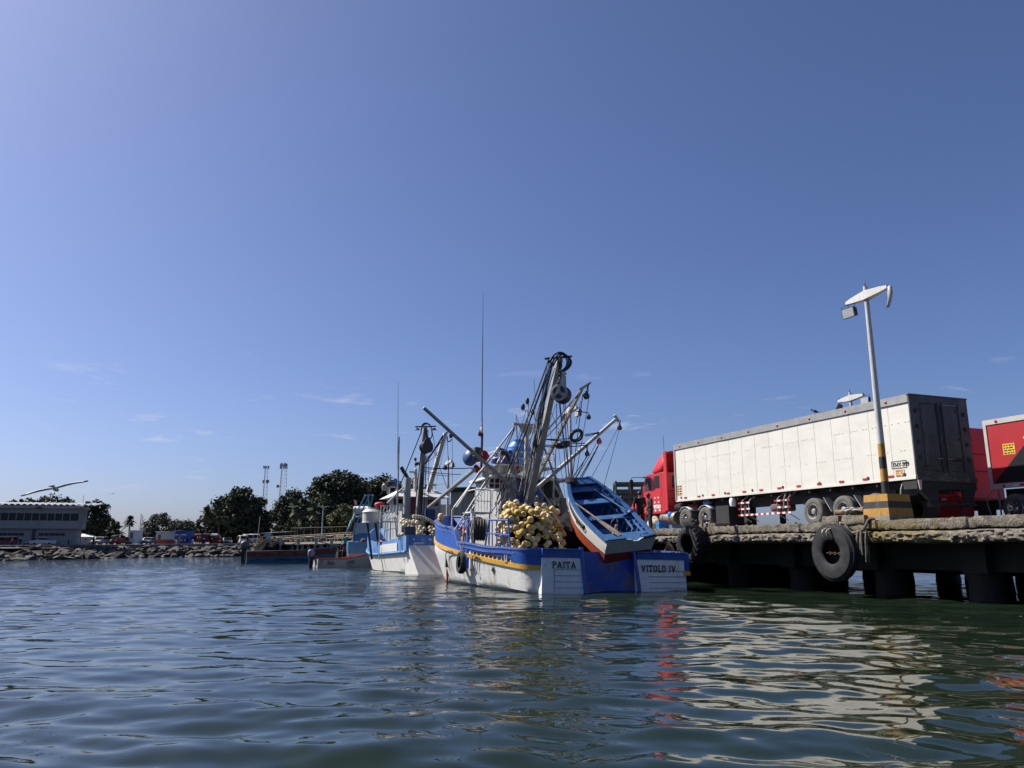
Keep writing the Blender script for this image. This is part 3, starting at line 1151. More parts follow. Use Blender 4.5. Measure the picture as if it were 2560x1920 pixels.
 for (x0, x1) in ((.43, W / 2 - .01), (W / 2 + .01, W - .43)):
  b = MB()
  b.bb(x0, x1, -.045, -.004, zb + .23, zt - .27)
  d_ = b.build('rear_door', reardark, t, bevel=.01)
  b = MB()
  xr = x1 - .10 if x0 < 1 else x0 + .10
  b.tube([(xr, -.075, zb + .16), (xr, -.075, zt - .2)], .024, 8)
  for z in (zb + .45, zb + 1.2, zt - .5):
   b.bb(xr - .06, xr + .06, -.07, -.045, z - .05, z + .05)
  hx = x0 if x0 < 1 else x1
  for z in (zb + .4, zb + 1.35, zt - .45):
   b.bb(hx - .05, hx + .12 * (1 if x0 < 1 else -1), -.075, -.045, z - .045, z + .045)
  b.bb(hx - .012, hx + .012, -.07, -.05, zb + .2, zt - .25)
  b.build('lock_bar', MT['darksteel'], d_, smooth=True)
  b = MB()
  b.bb(xr - .30 if x0 < 1 else xr, xr if x0 < 1 else xr + .30, -.10, -.08, zb + .62, zb + .655)
  b.build('handle', MT['chrome'], d_)
 RM = lambda x, z: Matrix(((1, 0, 0, x), (0, 0, -1, -.052), (0, 1, 0, z), (0, 0, 0, 1)))
 text_mesh('plate_lettering', 'THY-999', RM(1.62, 4.36), .17, MT['ink'], t, bold=.008, sx=.8)
 for x in (.2, W - .2):
  for i in range(4):
   b = MB()
   b.lathe([(.075, 0), (.075, .02), (.05, .035), (0, .035)], Mz((x, -.06, zt - .55 - i * .52), (0, -1, 0)), 14)
   b.build('vent_cap', chassis, t, smooth=True)
 b = MB()
 for i in range(9):
  x = .05 + i * .3
  b.bb(x, x + .13, -.103, -.098, zb - .06, zb - .015, mi=i % 2)
 b.build('rear_reflector', [mat('shaded_red_reflector', (.06, .015, .018), .5), mat('shaded_white_reflector', (.12, .12, .125), .5)], t)  # darker copies of the side reflectors, rear shade in their colour
 b = MB()
 for x in (.0, .12, .24, W - .24, W - .12, W):
  b.lathe([(.05, 0), (.05, .03), (0, .035)], Mz((x, -.0, zb - .25), (0, -1, 0)), 10)
 b.build('tail_lamp', mat('shaded_red_lamp', (.10, .012, .014), .3), t, smooth=True)  # lamp red darkened as well for the shaded rear
 # rear underrun bar, its legs, mud plate
 b = MB()
 b.bb(-.05, W + .05, -.04, .5, zb - .38, zb - .122)
 b.add([(.0, -.02, zb - .38), (.9, -.02, zb - .38), (.9, -.02, zb - .8), (.55, -.02, zb - .8), (.0, .1, zb - .38), (.9, .1, zb - .38), (.9, .1, zb - .8), (.55, .1, zb - .8)], [(3, 2, 1, 0), (4, 5, 6, 7), (0, 4, 7, 3), (1, 2, 6, 5), (2, 3, 7, 6), (0, 1, 5, 4)])
 b.add([(W - .55, -.02, zb - .38), (W, -.02, zb - .38), (W - .2, -.02, zb - .8), (W - .5, -.02, zb - .8), (W - .55, .1, zb - .38), (W, .1, zb - .38), (W - .2, .1, zb - .8), (W - .5, .1, zb - .8)], [(3, 2, 1, 0), (4, 5, 6, 7), (0, 4, 7, 3), (1, 2, 6, 5), (2, 3, 7, 6), (0, 1, 5, 4)])
 b.tube([(.38, -.03, zb - .88), (W - .12, -.03, zb - .88)], .075, 10)
 b.tube([(1.55, 0, zb - .45), (1.95, 0, zb - .85)], .04, 6)
 b.build('underrun_bar', chassis, t, smooth=True, angle=35)
 b = MB()
 b.add([(-.05, -.11, zb - .1), (.1, -.11, zb - .1), (.07, -.10, zb - .42), (.0, -.10, zb - .42), (-.05, -.07, zb - .1), (.1, -.07, zb - .1), (.07, -.07, zb - .42), (.0, -.07, zb - .42)], [(3, 2, 1, 0), (4, 5, 6, 7), (0, 4, 7, 3), (1, 2, 6, 5), (2, 3, 7, 6), (0, 1, 5, 4)])
 b.build('corner_bracket', mat('red_white_bracket', (.5, .4, .38), .5, var=.3), t)
 b = MB()
 b.tube(smoothpts([(1.9, -.03, zb - .93), (1.8, -.06, zb - 1.15), (1.68, -.05, zb - 1.28)], 3), .045, 6)
 for k in range(4):
  b.tube(smoothpts([(2.0 + k * .08, -.05, zb - .92), (1.98 + .09 * k, -.08, zb - 1.1 - .1 * (k % 2)), (2.05 + .05 * k, -.05, zb - 1.3)], 3), .009, 4)
 b.build('dangling_cable', chassis, t)
 # chassis beams, suspension
 b = MB()
 b.bb(.85, 1.0, .3, Ln - .6, zb - .48, zb - .062)
 b.bb(1.62, 1.77, .3, Ln - .6, zb - .48, zb - .062)
 for y in np.arange(.6, Ln, 1.1):
  b.bb(.05, W - .05, y - .04, y + .04, zb - .2, zb - .062)
 b.bb(.35, W - .35, 1.2, 5.7, zb - .62, zb - .3)
 b.bb(.45, .55, .4, Ln - 2.2, zb - .55, zb - .07)  # inset dark panel, stands for chassis and the shadow under the box
 for y in (1.88, 3.36, 4.88):
  b.bb(.3, W - .3, y - .08, y + .08, DZ + .40, DZ + .58)
 b.build('chassis', chassis, t)
 for y in (1.88, 3.36, 4.88):
  for (x, sd) in ((.04, -1), (W - .04, 1)):
   wheel(t, (x, y, DZ + .52), .52, .60, sd)
 for y in (2.55, 4.05):
  b = MB()
  b.add([(.02, y + .18, zb - .42), (.02, y + .22, zb - .42), (.02, y - .14, zb - .95), (.02, y - .18, zb - .95), (.6, y + .18, zb - .42), (.6, y + .22, zb - .42), (.6, y - .14, zb - .95), (.6, y - .18, zb - .95)], [(0, 1, 2, 3), (7, 6, 5, 4), (0, 4, 5, 1), (1, 5, 6, 2), (2, 6, 7, 3), (3, 7, 4, 0)])
  b.build('mudguard', mat('grey_mudguard', (.22, .22, .21), .6, var=.2), t)
 b = MB()
 for y in (.62, 6.35):
  b.tube([(.1, y, zb - .1), (.02, y + .05, zb - .35), (.02, y + .12, zb - .75)], .03, 5)
 b.build('mud_flap_stay', trim, t)
 # striped side guards and what hangs between the legs
 stripes(t, .02, 9.35, 8.60, 3.42, .07)
 stripes(t, .02, 9.35, 8.60, 3.16, .07)
 stripes(t, .02, 7.02, 6.08, 3.40, .07)
 stripes(t, .02, 7.02, 6.08, 3.13, .07)
 stripes(t, .02, 9.38, 6.06, 2.90, .075)
 b = MB()
 for y in (9.2, 8.7, 6.9, 6.25):
  b.tube([(.3, y - .22, zb - .08), (.08, y - .12, zb - .26), (.07, y, zb - .36), (.07, y, 2.86)], .025, 5)
  b.tube([(.07, y - .05, 2.86), (.3, y - .35, 2.6)], .02, 5)
 b.build('guard_stay', trim, t)
 b = MB()
 b.lathe([(.2, -.14), (.44, -.15), (.5, -.1), (.5, .1), (.44, .15), (.2, .14)], Mz((.75, 7.35, zb - .64), (0, 0, 1)), 24)
 b.build('spare_wheel', MT['dusty_tyre'], t, smooth=True, angle=50)
 for x in (.35, W - .35):
  b = MB()
  b.bb(x - .09, x + .09, 9.1, 9.3, DZ + .22, zb - .2)
  b.bb(x - .06, x + .06, 9.14, 9.26, DZ + .08, DZ + .25)
  b.add([(x - .22, 8.98, DZ + .01), (x + .22, 8.98, DZ + .01), (x + .22, 9.42, DZ + .01), (x - .22, 9.42, DZ + .01), (x - .08, 9.1, DZ + .14), (x + .08, 9.1, DZ + .14), (x + .08, 9.3, DZ + .14), (x - .08, 9.3, DZ + .14)], [(3, 2, 1, 0), (4, 5, 6, 7), (0, 1, 5, 4), (1, 2, 6, 5), (2, 3, 7, 6), (3, 0, 4, 7)])
  b.build('landing_leg', chassis, t)
 b = MB()
 b.lathe([(0, -.2), (.12, -.17), (.15, -.05), (.15, .1), (.1, .2), (0, .21)], at((.12, 9.85, zb - .30)), 12)
 b.build('air_tank', MT['plainwhite'], t, smooth=True)
 b = MB()
 b.bb(.1, 1.6, 10.15, 11.1, DZ + .12, zb - .42)
 b.build('mud_flap_panel', chassis, t)
 return t


trailer = make_trailer()

# ---- red tractor unit
redm = mat('red_cab_paint', (0.46, 0.018, 0.026), 0.42, var=.10, scale=1.3, dirt=((.30, .05, .045), 2.5, .55, .85, (1, 1, .5)))
redshade = mat('shaded_red_cab_paint', (0.30, 0.012, 0.02), 0.5, var=.1)  # darker copy of the cab red: painted shade, also used for panel joints


def make_tractor():
 F_ = TRF
 t = thing('tractor_unit', 'red lorry tractor unit with tall roof fairing coupled to the white trailer', 'lorry', F_.M)
 W = 2.5
 x0, x1 = .08, 2.52
 # cab and sleeper, extruded side outline (y, z) -> rounded by bevel
 b = MB()
 MX = Matrix(((0, 0, 1, x0), (1, 0, 0, 0), (0, 1, 0, 0), (0, 0, 0, 1)))
 poly = [(15.30, 3.22), (16.9, 3.22), (17.55, 3.30), (17.62, 4.50), (17.18, 5.22), (16.95, 5.34), (15.30, 5.36)]
 b.prism(poly[::-1], MX, x1 - x0)
 b.build('cab', redm, t, bevel=.07)
 # roof fairing: hollow-backed wind deflector
 b = MB()
 prof = [(16.55, 5.36), (16.42, 5.62), (16.1, 6.02), (15.75, 6.28), (15.32, 6.42)]
 rows = []
 for (y, z) in prof:
  k = (z - 5.36) / 1.06
  wx = 1.22 - .10 * k
  row = []
  for q in np.linspace(-1, 1, 13):
   xx = 1.3 + wx * q
   drop = (abs(q) ** 4) * .12 * k
   row.append(Vector((xx, y - (abs(q) ** 3) * .18, z - drop)))
  rows.append(row)
 b.grid(rows)
 # cheeks
 for sd in (0, -1):
  vs = [r_[sd] for r_ in rows]
  xx = vs[0].x
  vs2 = vs + [Vector((vs[-1].x, 15.32, 5.36))]
  n0 = len(b.v)
  b.add(vs2, [tuple(range(len(vs2)))] if sd == 0 else [tuple(range(len(vs2) - 1, -1, -1))])
 o = b.build('roof_fairing', redm, t, smooth=True, angle=50)
 s_ = o.modifiers.new('thickness', 'SOLIDIFY')
 s_.thickness = .04
 b = MB()
 b.bb(x0 - .02, x0 + .05, 15.04, 15.31, 3.35, 6.38)
 b.build('side_extender', redm, t, bevel=.015)
 b = MB()
 b.bb(x1 - .05, x1 + .02, 14.78, 15.31, 3.35, 6.38)
 b.build('side_extender', redm, t, bevel=.015)
 b = MB()
 b.bb(.55, 2.05, 15.27, 15.305, 4.55, 5.15)
 b.build('rear_window', MT['glass'], t)
 b = MB()
 for z in (4.4, 4.0, 3.6):
  b.bb(.2, 2.4, 15.26, 15.302, z - .02, z + .02)
 b.lathe([(.07, 0), (.07, 1.2)], at((.75, 15.0, 3.4)), 10)
 b.build('cab_back_panel', redshade, t)
 # bonnet and front wing
 b = MB()
 poly = [(17.55, 3.35), (17.6, 4.42), (18.2, 4.34), (18.95, 4.12), (19.35, 3.72), (19.42, 3.0), (19.30, 2.78), (18.0, 2.78), (17.6, 3.0)]
 MX2 = Matrix(((0, 0, 1, .38), (1, 0, 0, 0), (0, 1, 0, 0), (0, 0, 0, 1)))
 b.prism(poly[::-1], MX2, 1.84)
 b.build('bonnet', redm, t, bevel=.09)
 for sx in (x0 - .02, x1 - .38):
  b = MB()
  rows = []
  for q in np.linspace(R(-10), R(190), 12):
   y, z = 18.45 - math.cos(q) * .72, 3.05 + math.sin(q) * .66
   yi, zi = 18.45 - math.cos(q) * .60, 3.05 + math.sin(q) * .55
   rows.append([Vector((sx, yi, zi)), Vector((sx, y, z - .03)), Vector((sx + .04, y, z)), Vector((sx + .40, y, z + .02)), Vector((sx + .40, yi, zi))])
  b.grid(rows)
  b.build('front_wing', redm, t, smooth=True, angle=50)
 b = MB()
 b.bb(.1, 2.5, 19.3, 19.5, 2.62, 2.98)
 b.build('bumper', redm, t, bevel=.05)
 wheel(t, (.14, 18.45, DZ + .5), .5, .32, -1, MT['chrome'])
 wheel(t, (W - .04, 18.45, DZ + .5), .5, .32, 1, MT['chrome'])
 for y in (13.55, 11.95):
  wheel(t, (.06, y, DZ + .52), .52, .6, -1, MT['chrome'], dish=.16)
  wheel(t, (W + .04, y, DZ + .52), .52, .6, 1, MT['chrome'], dish=.16)
 # glazing on the left side
 b = MB()
 b.bb(x0 - .012, x0 - .002, 15.78, 16.26, 4.55, 5.18)
 b.build('sleeper_window', MT['glass'], t, bevel=.004)
 b = MB()
 b.add([(x0 - .012, 16.62, 4.46), (x0 - .012, 17.30, 4.46), (x0 - .012, 17.08, 5.12), (x0 - .012, 16.62, 5.14), (x0 - .002, 16.62, 4.46), (x0 - .002, 17.30, 4.46), (x0 - .002, 17.08, 5.12), (x0 - .002, 16.62, 5.14)], [(3, 2, 1, 0), (0, 1, 5, 4), (1, 2, 6, 5), (2, 3, 7, 6), (3, 0, 4, 7)])
 b.build('door_window', chassis, t)
 b = MB()
 b.add([(x0 + .03, 17.63, 4.48), (x1 - .03, 17.63, 4.48), (x1 - .12, 17.20, 5.20), (x0 + .12, 17.20, 5.20)], [(0, 1, 2, 3)])
 o = b.build('windscreen', MT['glass'], t)
 o.modifiers.new('thickness', 'SOLIDIFY').thickness = .02
 b = MB()
 b.bb(x0 + .05, x1 - .05, 17.1, 17.5, 5.19, 5.25)
 b.build('sun_visor', MT['darksteel'], t)
 # grooves of door and locker, steps
 b = MB()
 for (ya, yb, za, zb) in ((16.50, 16.515, 3.3, 5.28), (15.66, 15.675, 3.3, 5.28), (15.3, 16.95, 5.30, 5.312), (15.34, 16.55, 5.52, 5.53), (15.5, 16.5, 3.62, 3.63), (15.55, 15.6, 3.62, 5.3)):
  b.bb(x0 - .004, x0 + .001, ya, yb, za, zb)
 b.build('panel_gap', redshade, t)
 b = MB()
 for y in (15.75, 16.15):
  b.bb(x0 - .012, x0 - .002, y, y + .16, 3.36, 3.46)
 b.build('side_marker', whiteref, t)
 # the emblem of four little sailing shapes over the name
 b = MB()
 for (yy, zz) in ((16.25, 4.02), (15.93, 4.02), (16.27, 3.78), (15.90, 3.78)):
  b.add([(x0 - .009, yy + .1, zz), (x0 - .009, yy - .1, zz), (x0 - .009, yy - .08, zz + .05), (x0 - .009, yy - .02, zz + .07), (x0 - .009, yy + .01, zz + .14), (x0 - .009, yy + .04, zz + .07), (x0 - .009, yy + .1, zz + .05)], [(0, 1, 2, 3, 4, 5, 6), (6, 5, 4, 3, 2, 1, 0)])
 o = b.build('emblem', MT['plainwhite'], t)
 TM = Matrix(((0, 0, -1, x0 - .008), (-1, 0, 0, 16.38), (0, 1, 0, 3.52), (0, 0, 0, 1)))
 text_mesh('door_lettering', 'VITOLO', TM, .235, MT['plainwhite'], t, bold=.014, sx=.78)
 # mirror on a bent arm, stacks, aerial
 b = MB()
 b.tube(smoothpts([(x0, 17.25, 5.2), (-.25, 17.9, 5.25), (-.28, 18.0, 5.15), (-.28, 18.0, 4.9)], 3), .018, 5)
 b.bb(-.38, -.2, 17.96, 18.03, 4.62, 5.12)
 b.bb(-.36, -.22, 17.96, 18.03, 4.36, 4.56)
 b.tube([(-.28, 18.0, 4.4), (x0, 17.6, 4.1)], .016, 5)
 b.build('mirror', MT['darksteel'], t)
 b = MB()
 b.tube([(.4, 15.7, 6.2), (.38, 15.7, 7.25)], .012, 4)
 b.build('aerial', MT['darksteel'], t)
 b = MB()
 b.lathe([(.0, 0), (.30, 0), (.32, .04), (.32, 1.26), (.30, 1.3), (0, 1.3)], Mz((.38, 14.62, DZ + .62), (0, 1, 0)), 20)
 tank = b.build('fuel_tank', mat('dusty_aluminium', (.20, .185, .16), .5, metal=.5, var=.25), t, smooth=True, angle=40)
 b = MB()
 for y in (14.9, 15.55):
  b.lathe([(.325, 0), (.335, .02), (.335, .06), (.325, .08)], Mz((.38, y, DZ + .62), (0, 1, 0)), 20)
 b.build('tank_strap', MT['darksteel'], tank, smooth=True)
 b = MB()
 for z in (.28, .62):
  b.bb(x0 - .02, .45, 16.4, 17.2, DZ + z, DZ + z + .07)
 b.bb(.25, .5, 16.3, 17.3, DZ + .2, 3.25)
 b.build('step', chassis, t)
 b = MB()
 b.bb(.75, .92, 11.2, 19.2, DZ + .62, DZ + .9)
 b.bb(1.7, 1.87, 11.2, 19.2, DZ + .62, DZ + .9)
 b.bb(.75, 1.85, 12.2, 13.3, DZ + .88, 3.36)
 b.bb(.25, 2.35, 15.3, 17.6, 2.75, 3.24)
 b.build('chassis', chassis, t)
 b = MB()
 for k in range(10):
  a = k * 1.4
  pass
 pts = []
 for k in range(60):
  q = k / 59
  a = q * math.pi * 2 * 9
  pts.append(Vector((.55 + .06 * math.cos(a), 12.9 + q * .8 - .3 * math.sin(q * 3), 3.42 + .06 * math.sin(a) - .12 * math.sin(q * math.pi))))
 b.tube(pts, .012, 4)
 b.build('coiled_air_line', MT['plainwhite'], t)
 b = MB()
 for y in (13.55, 11.95):
  for q0, q1 in ((.15, .85),):
   rows = []
   for q in np.linspace(R(40), R(140), 6):
    rows.append([Vector((.04, y - math.cos(q) * .60, DZ + .52 + math.sin(q) * .60)), Vector((.66, y - math.cos(q) * .60, DZ + .52 + math.sin(q) * .60))])
   b.grid(rows)
 o = b.build('mudguard', mat('white_mudguard', (.5, .5, .5), .5), t, smooth=True)
 o.modifiers.new('thickness', 'SOLIDIFY').thickness = .015
 # luggage and gear strapped behind the cab
 return t


tractor = make_tractor()


def lump(name, label, cat, M, d, m, seed, amp=.25, group=None, parts=None, flat=.0):
 b = MB()
 bm = bmesh.new()
 bmesh.ops.create_icosphere(bm, subdivisions=3, radius=1)
 for v in bm.verts:
  n = mnoise.fractal(v.co * 1.7 + Vector((seed, seed * .7, 0)), 1, 2, 4)
  p = v.co * (1 + n * amp)
  p = Vector((p.x * d[0] / 2, p.y * d[1] / 2, p.z * d[2] / 2 + d[2] / 2))
  if p.z < flat:
   p.z = flat
  v.co = p
 b.add([v.co.copy() for v in bm.verts], [tuple(v.index for v in f.verts) for f in bm.faces])
 bm.free()
 o = b.build(name, m, None, smooth=True, angle=60)
 place(o, M)
 tag(o, label, cat, group)
 return o


cloth = lambda n, c: mat(n, c, .9, var=.35, scale=7, bump=.7, bscale=14)
TP = lambda x, y, z=DZ: TRF.M @ Matrix.Translation((x, y, z))
lump('clothes_heap', 'heap of dark clothes lying on the pier against the lorry rear wheels', 'clothes', TP(-.30, 12.70), (.45, 1.15, .55), cloth('dark_bundle_cloth', (.012, .012, .016)), 4, .42)
lump('holdall', 'black holdall bag strapped behind the red cab', 'bag', TP(.35, 14.25, 3.28), (.55, .95, .42), cloth('black_bag_cloth', (.012, .012, .014)), 6, .18)
lump('bag', 'blue bag stowed on the tractor chassis under the trailer nose', 'bag', TP(.3, 11.95, 3.46), (.4, .62, .34), cloth('blue_bag_cloth', (.05, .09, .30)), 8, .15)
lump('bag', 'bright blue plastic bag tied above the fuel tank', 'bag', TP(.15, 15.0, 3.02), (.22, .42, .28), cloth('bright_blue_plastic', (.02, .14, .5)), 2, .3)
lump('sack', 'white sack lying on the pier beneath the red cab steps', 'sack', TP(-.12, 16.1), (.6, .9, .72), cloth('pale_sack_cloth', (.40, .37, .28)), 5, .28)


def crate(label, M, c1, c2):
 t = thing('fish_crate', label, 'crate', M, 'crates stacked on the pier')
 b = MB()
 L_, W_, H_ = .62, .42, .17
 th = .02
 b.bb(-L_ / 2, L_ / 2, -W_ / 2, W_ / 2, 0, .02)
 for (xa, xb, ya, yb) in ((-L_ / 2, L_ / 2, -W_ / 2, -W_ / 2 + th), (-L_ / 2, L_ / 2, W_ / 2 - th, W_ / 2), (-L_ / 2, -L_ / 2 + th, -W_ / 2 + th, W_ / 2 - th), (L_ / 2 - th, L_ / 2, -W_ / 2 + th, W_ / 2 - th)):
  b.bb(xa, xb, ya, yb, .02, H_)
 b.build('crate_body', c1, t)
 b = MB()
 for (xa, xb, ya, yb) in ((-L_ / 2 - .012, L_ / 2 + .012, -W_ / 2 - .012, -W_ / 2 + .022), (-L_ / 2 - .012, L_ / 2 + .012, W_ / 2 - .022, W_ / 2 + .012), (-L_ / 2 - .012, -L_ / 2 + .022, -W_ / 2 + .022, W_ / 2 - .022), (L_ / 2 - .022, L_ / 2 + .012, -W_ / 2 + .022, W_ / 2 - .022)):
  b.bb(xa, xb, ya, yb, H_ + .001, H_ + .03)
 b.build('rim', c2, t)
 return t


cb = mat('blue_crate_plastic', (.02, .16, .42), .45, var=.12)
crd = mat('red_crate_plastic', (.45, .03, .03), .45, var=.12)
crate('blue plastic crate standing on the pier at the feet of the two men', D.M @ at((.75, 17.75, DZ), R(70)), cb, cb)
crate('red rimmed crate stacked on the blue crate beside the fuel tank', D.M @ at((.76, 17.77, DZ + .205), R(72)), cb, crd)
crate('blue crate alone on the ground right of the stacked pair', D.M @ at((1.0, 17.1, DZ), R(75)), cb, crd)

# ---- second rig at the right edge of the picture
R2 = Frame((17.0, 27.4, 0), TRF.h)


def make_rig2():
 t = thing('semi_trailer', 'red and black box trailer with white trim at the right edge of the pier', 'trailer', R2.M)
 Ln = 14.0
 zb, zt = 3.72, 5.98
 W = 2.6
 redpan = mat('red_trailer_panel', (.33, .014, .022), .45, var=.10, scale=1.5, dirt=((.25, .04, .04), 2.0, .55, .85, (1, 1, .3)))
 blackpan = mat('charcoal_trailer_panel', (.025, .027, .033), .5, var=.15)
 b = MB()
 b.bb(0, W, -Ln, 0, zb, zt)
 b.build('box_body', redpan, t)
 b = MB()
 # a raised charcoal field cut on the diagonal, and the white band over it
 fld = [(-.12, zb + .02), (-1.5, zb + 1.35), (-1.9, zb + 1.62), (-2.5, zb + 1.75), (-Ln, zb + 1.75), (-Ln, zb + .02)]
 vs = [(-.006, y, z) for (y, z) in fld] + [(.0, y, z) for (y, z) in fld]
 n = len(fld)
 b.add(vs, [tuple(range(n)), tuple(range(n - 1, -1, -1))] + [(i, n + i, n + (i + 1) % n, (i + 1) % n) for i in range(n)])
 b.build('charcoal_panel', blackpan, t)
 b = MB()
 band = [(-1.5, zb + 1.35), (-1.9, zb + 1.62), (-2.5, zb + 1.75), (-Ln, zb + 1.75), (-Ln, zb + 1.95), (-2.4, zb + 1.95), (-1.75, zb + 1.78), (-1.38, zb + 1.5)]
 n = len(band)
 b.add([(-.009, y, z) for (y, z) in band] + [(-.001, y, z) for (y, z) in band], [tuple(range(n)), tuple(range(n - 1, -1, -1))] + [(i, n + i, n + (i + 1) % n, (i + 1) % n) for i in range(n)])
 b.build('white_band', MT['plainwhite'], t)
 fr = mat('white_trailer_trim', (.40, .39, .36), .5, var=.1)
 b = MB()
 b.bb(-.03, 0, -Ln, .02, zt - .16, zt + .02)
 b.build('top_rail', fr, t)
 b = MB()
 b.bb(-.03, 0, -.10, .02, zb, zt - .16)
 b.build('corner_post', fr, t, bevel=.01)
 b = MB()
 b.bb(-.03, 0, -Ln, .02, zb - .17, zb)
 b.build('bottom_rail', fr, t)
 b = MB()
 for y in (-.5, -3.4, -6.3):
  b.lathe([(.0, .03), (.05, .02), (.05, 0)], Mz((-.03, y, zt - .07), (-1, 0, 0)), 10)
  b.lathe([(.0, .03), (.05, .02), (.05, 0)], Mz((-.03, y, zb - .09), (-1, 0, 0)), 10)
 b.build('marker_lamp', redref, t, smooth=True)
 b = MB()
 for i in range(3):
  b.bb(-.036, -.03, -.85 - i * .22, -1.05 - i * .22, zb - .12, zb - .05, mi=i % 2)
 b.build('side_reflector', [whiteref, redref], t)
 b = MB()
 b.bb(-.008, -.0, -.62, -1.05, zb + .98, zb + 1.36)
 lb = b.build('size_label', ylabel, t)
 b = MB()
 rr = random.Random(4)
 for i in range(4):
  y = -.65
  while y > -1.0:
   ln = rr.uniform(.05, .14)
   b.bb(-.011, -.0085, y, max(-1.02, y - ln), zb + 1.28 - i * .09, zb + 1.325 - i * .09)
   y -= ln + .03
 b.build('label_lettering', MT['ink'], lb)
 b = MB()
 b.bb(.3, 2.3, -3.2, -.3, zb - .5, zb - .18)
 b.build('chassis', chassis, t)
 b = MB()
 b.bb(.05, .08, -.22, -.17, DZ + .1, zb - .2)
 b.build('flap_stay', trim, t)
 k = thing('tractor_unit', 'dark red lorry cab mostly hidden behind the white trailer rear doors', 'lorry', R2.M)
 b = MB()
 MX = Matrix(((0, 0, 1, .0), (1, 0, 0, 0), (0, 1, 0, 0), (0, 0, 0, 1)))
 b.prism([(1.35, 3.2), (3.9, 3.2), (4.2, 4.6), (3.6, 5.4), (2.4, 5.95), (1.35, 6.02)][::-1], MX, 2.5)
 b.build('cab', redm, k, bevel=.06)
 b = MB()
 b.bb(.1, 2.4, 1.30, 1.345, 3.3, 3.36)
 b.bb(.1, 2.4, 1.30, 1.345, 4.35, 4.38)
 b.bb(.1, 2.4, 1.30, 1.345, 5.0, 5.02)
 b.build('cab_back_panel', redshade, k)
 b = MB()
 for x in (.25, .65):
  b.lathe([(.075, 0), (.075, .02), (0, .025)], Mz((x, 1.345, 4.25), (0, -1, 0)), 10)
 b.bb(.15, .6, 1.32, 1.345, 5.78, 5.84)
 b.build('rear_lamp', mat('grey_lamp', (.35, .33, .32), .4), k, smooth=True)
 # bright red side skirt seen under the white trailer
 b = MB()
 MX = Matrix(((0, 0, 1, -.35), (1, 0, 0, 0), (0, 1, 0, 0), (0, 0, 0, 1)))
 b.prism([(.9, 2.52), (4.2, 2.52), (4.2, 3.05), (3.2, 3.45), (1.1, 3.42), (.82, 3.3)][::-1], MX, .5)
 sk = b.build('side_skirt', redm, k, bevel=.03)
 b = MB()
 b.bb(-.36, -.352, 1.2, 4.1, 3.02, 3.035)
 b.bb(-.36, -.352, 2.3, 2.315, 2.55, 3.4)
 b.build('panel_gap', redshade, sk)
 b = MB()
 for y in (1.55, 2.1, 2.6):
  b.bb(-.36, -.352, y, y + .22, 3.24, 3.32)
 b.build('side_marker', whiteref, sk)
 b = MB()
 b.bb(.75, 1.85, -2.8, 4, DZ + .55, DZ + .85)
 b.bb(.2, .5, .3, .8, DZ + .1, DZ + .8)
 b.build('chassis', chassis, k)
 for y in (-.78, -2.15):
  wheel(k, (.0, y, DZ + .50), .50, .6, -1, MT['chrome'], dish=-.02)
  wheel(k, (2.5, y, DZ + .50), .50, .6, 1, MT['chrome'], dish=-.02)
 b = MB()
 b.tube(smoothpts([(.0, -.2, 3.6), (-.05, .15, 3.3), (.0, .2, 2.9), (.05, .1, 2.5)], 3), .02, 5)
 b.build('air_line', trim, k)


make_rig2()

# ---- green stake-body lorry beyond the red cab
greenm = mat('green_stake_paint', (.035, .075, .055), .55, var=.2, dirt=((.10, .10, .07), 3, .55, .8, (1, 1, .5)))
GL = A(1540, 1206, 47.0)
G_ = Frame((GL.x, 47.0, 0), R(-4))


def make_stake():
 t = thing('stake_lorry', 'dark green stake sided lorry body behind the red cab', 'lorry', G_.M)
 b = MB()
 Wd, Ln = 4.6, 2.4
 for x in np.linspace(0, Wd, 7):
  b.bb(x - .05, x + .05, -.06, .04, 3.2, 5.42)
 for (z0, z1) in ((3.2, 3.55), (3.62, 3.95), (4.02, 4.3), (4.42, 4.62), (4.72, 4.98), (5.26, 5.42)):
  b.bb(0, Wd, -.02, .03, z0, z1)
 b.build('side_boards', greenm, t, bevel=.01)
 b = MB()
 for y in np.linspace(.1, Ln, 4):
  b.bb(-.05, .05, y - .05, y + .05, 3.2, 5.5)
 for (z0, z1) in ((3.2, 3.55), (3.62, 3.95), (4.02, 4.3), (4.42, 4.62), (4.72, 4.98), (5.3, 5.5)):
  b.bb(-.03, .02, .04, Ln, z0, z1)
  b.bb(0, Wd, Ln, Ln + .05, z0, z1)
 b.build('end_boards', greenm, t)
 b = MB()
 b.bb(.1, Wd, .1, Ln, 3.0, 3.2)
 b.build('bed', greenm, t)
 b = MB()
 b.bb(.2, 1.6, -.12, -.03, 3.02, 3.18, mi=0)
 b.bb(.2, 1.6, -.12, -.03, 2.86, 3.0, mi=1)
 b.build('striped_bumper', [MT['yellow'], MT['plainwhite']], t)
 wheel(t, (.9, .5, DZ + .5), .5, .4, -1)
 wheel(t, (3.6, .5, DZ + .5), .5, .4, -1)


make_stake()
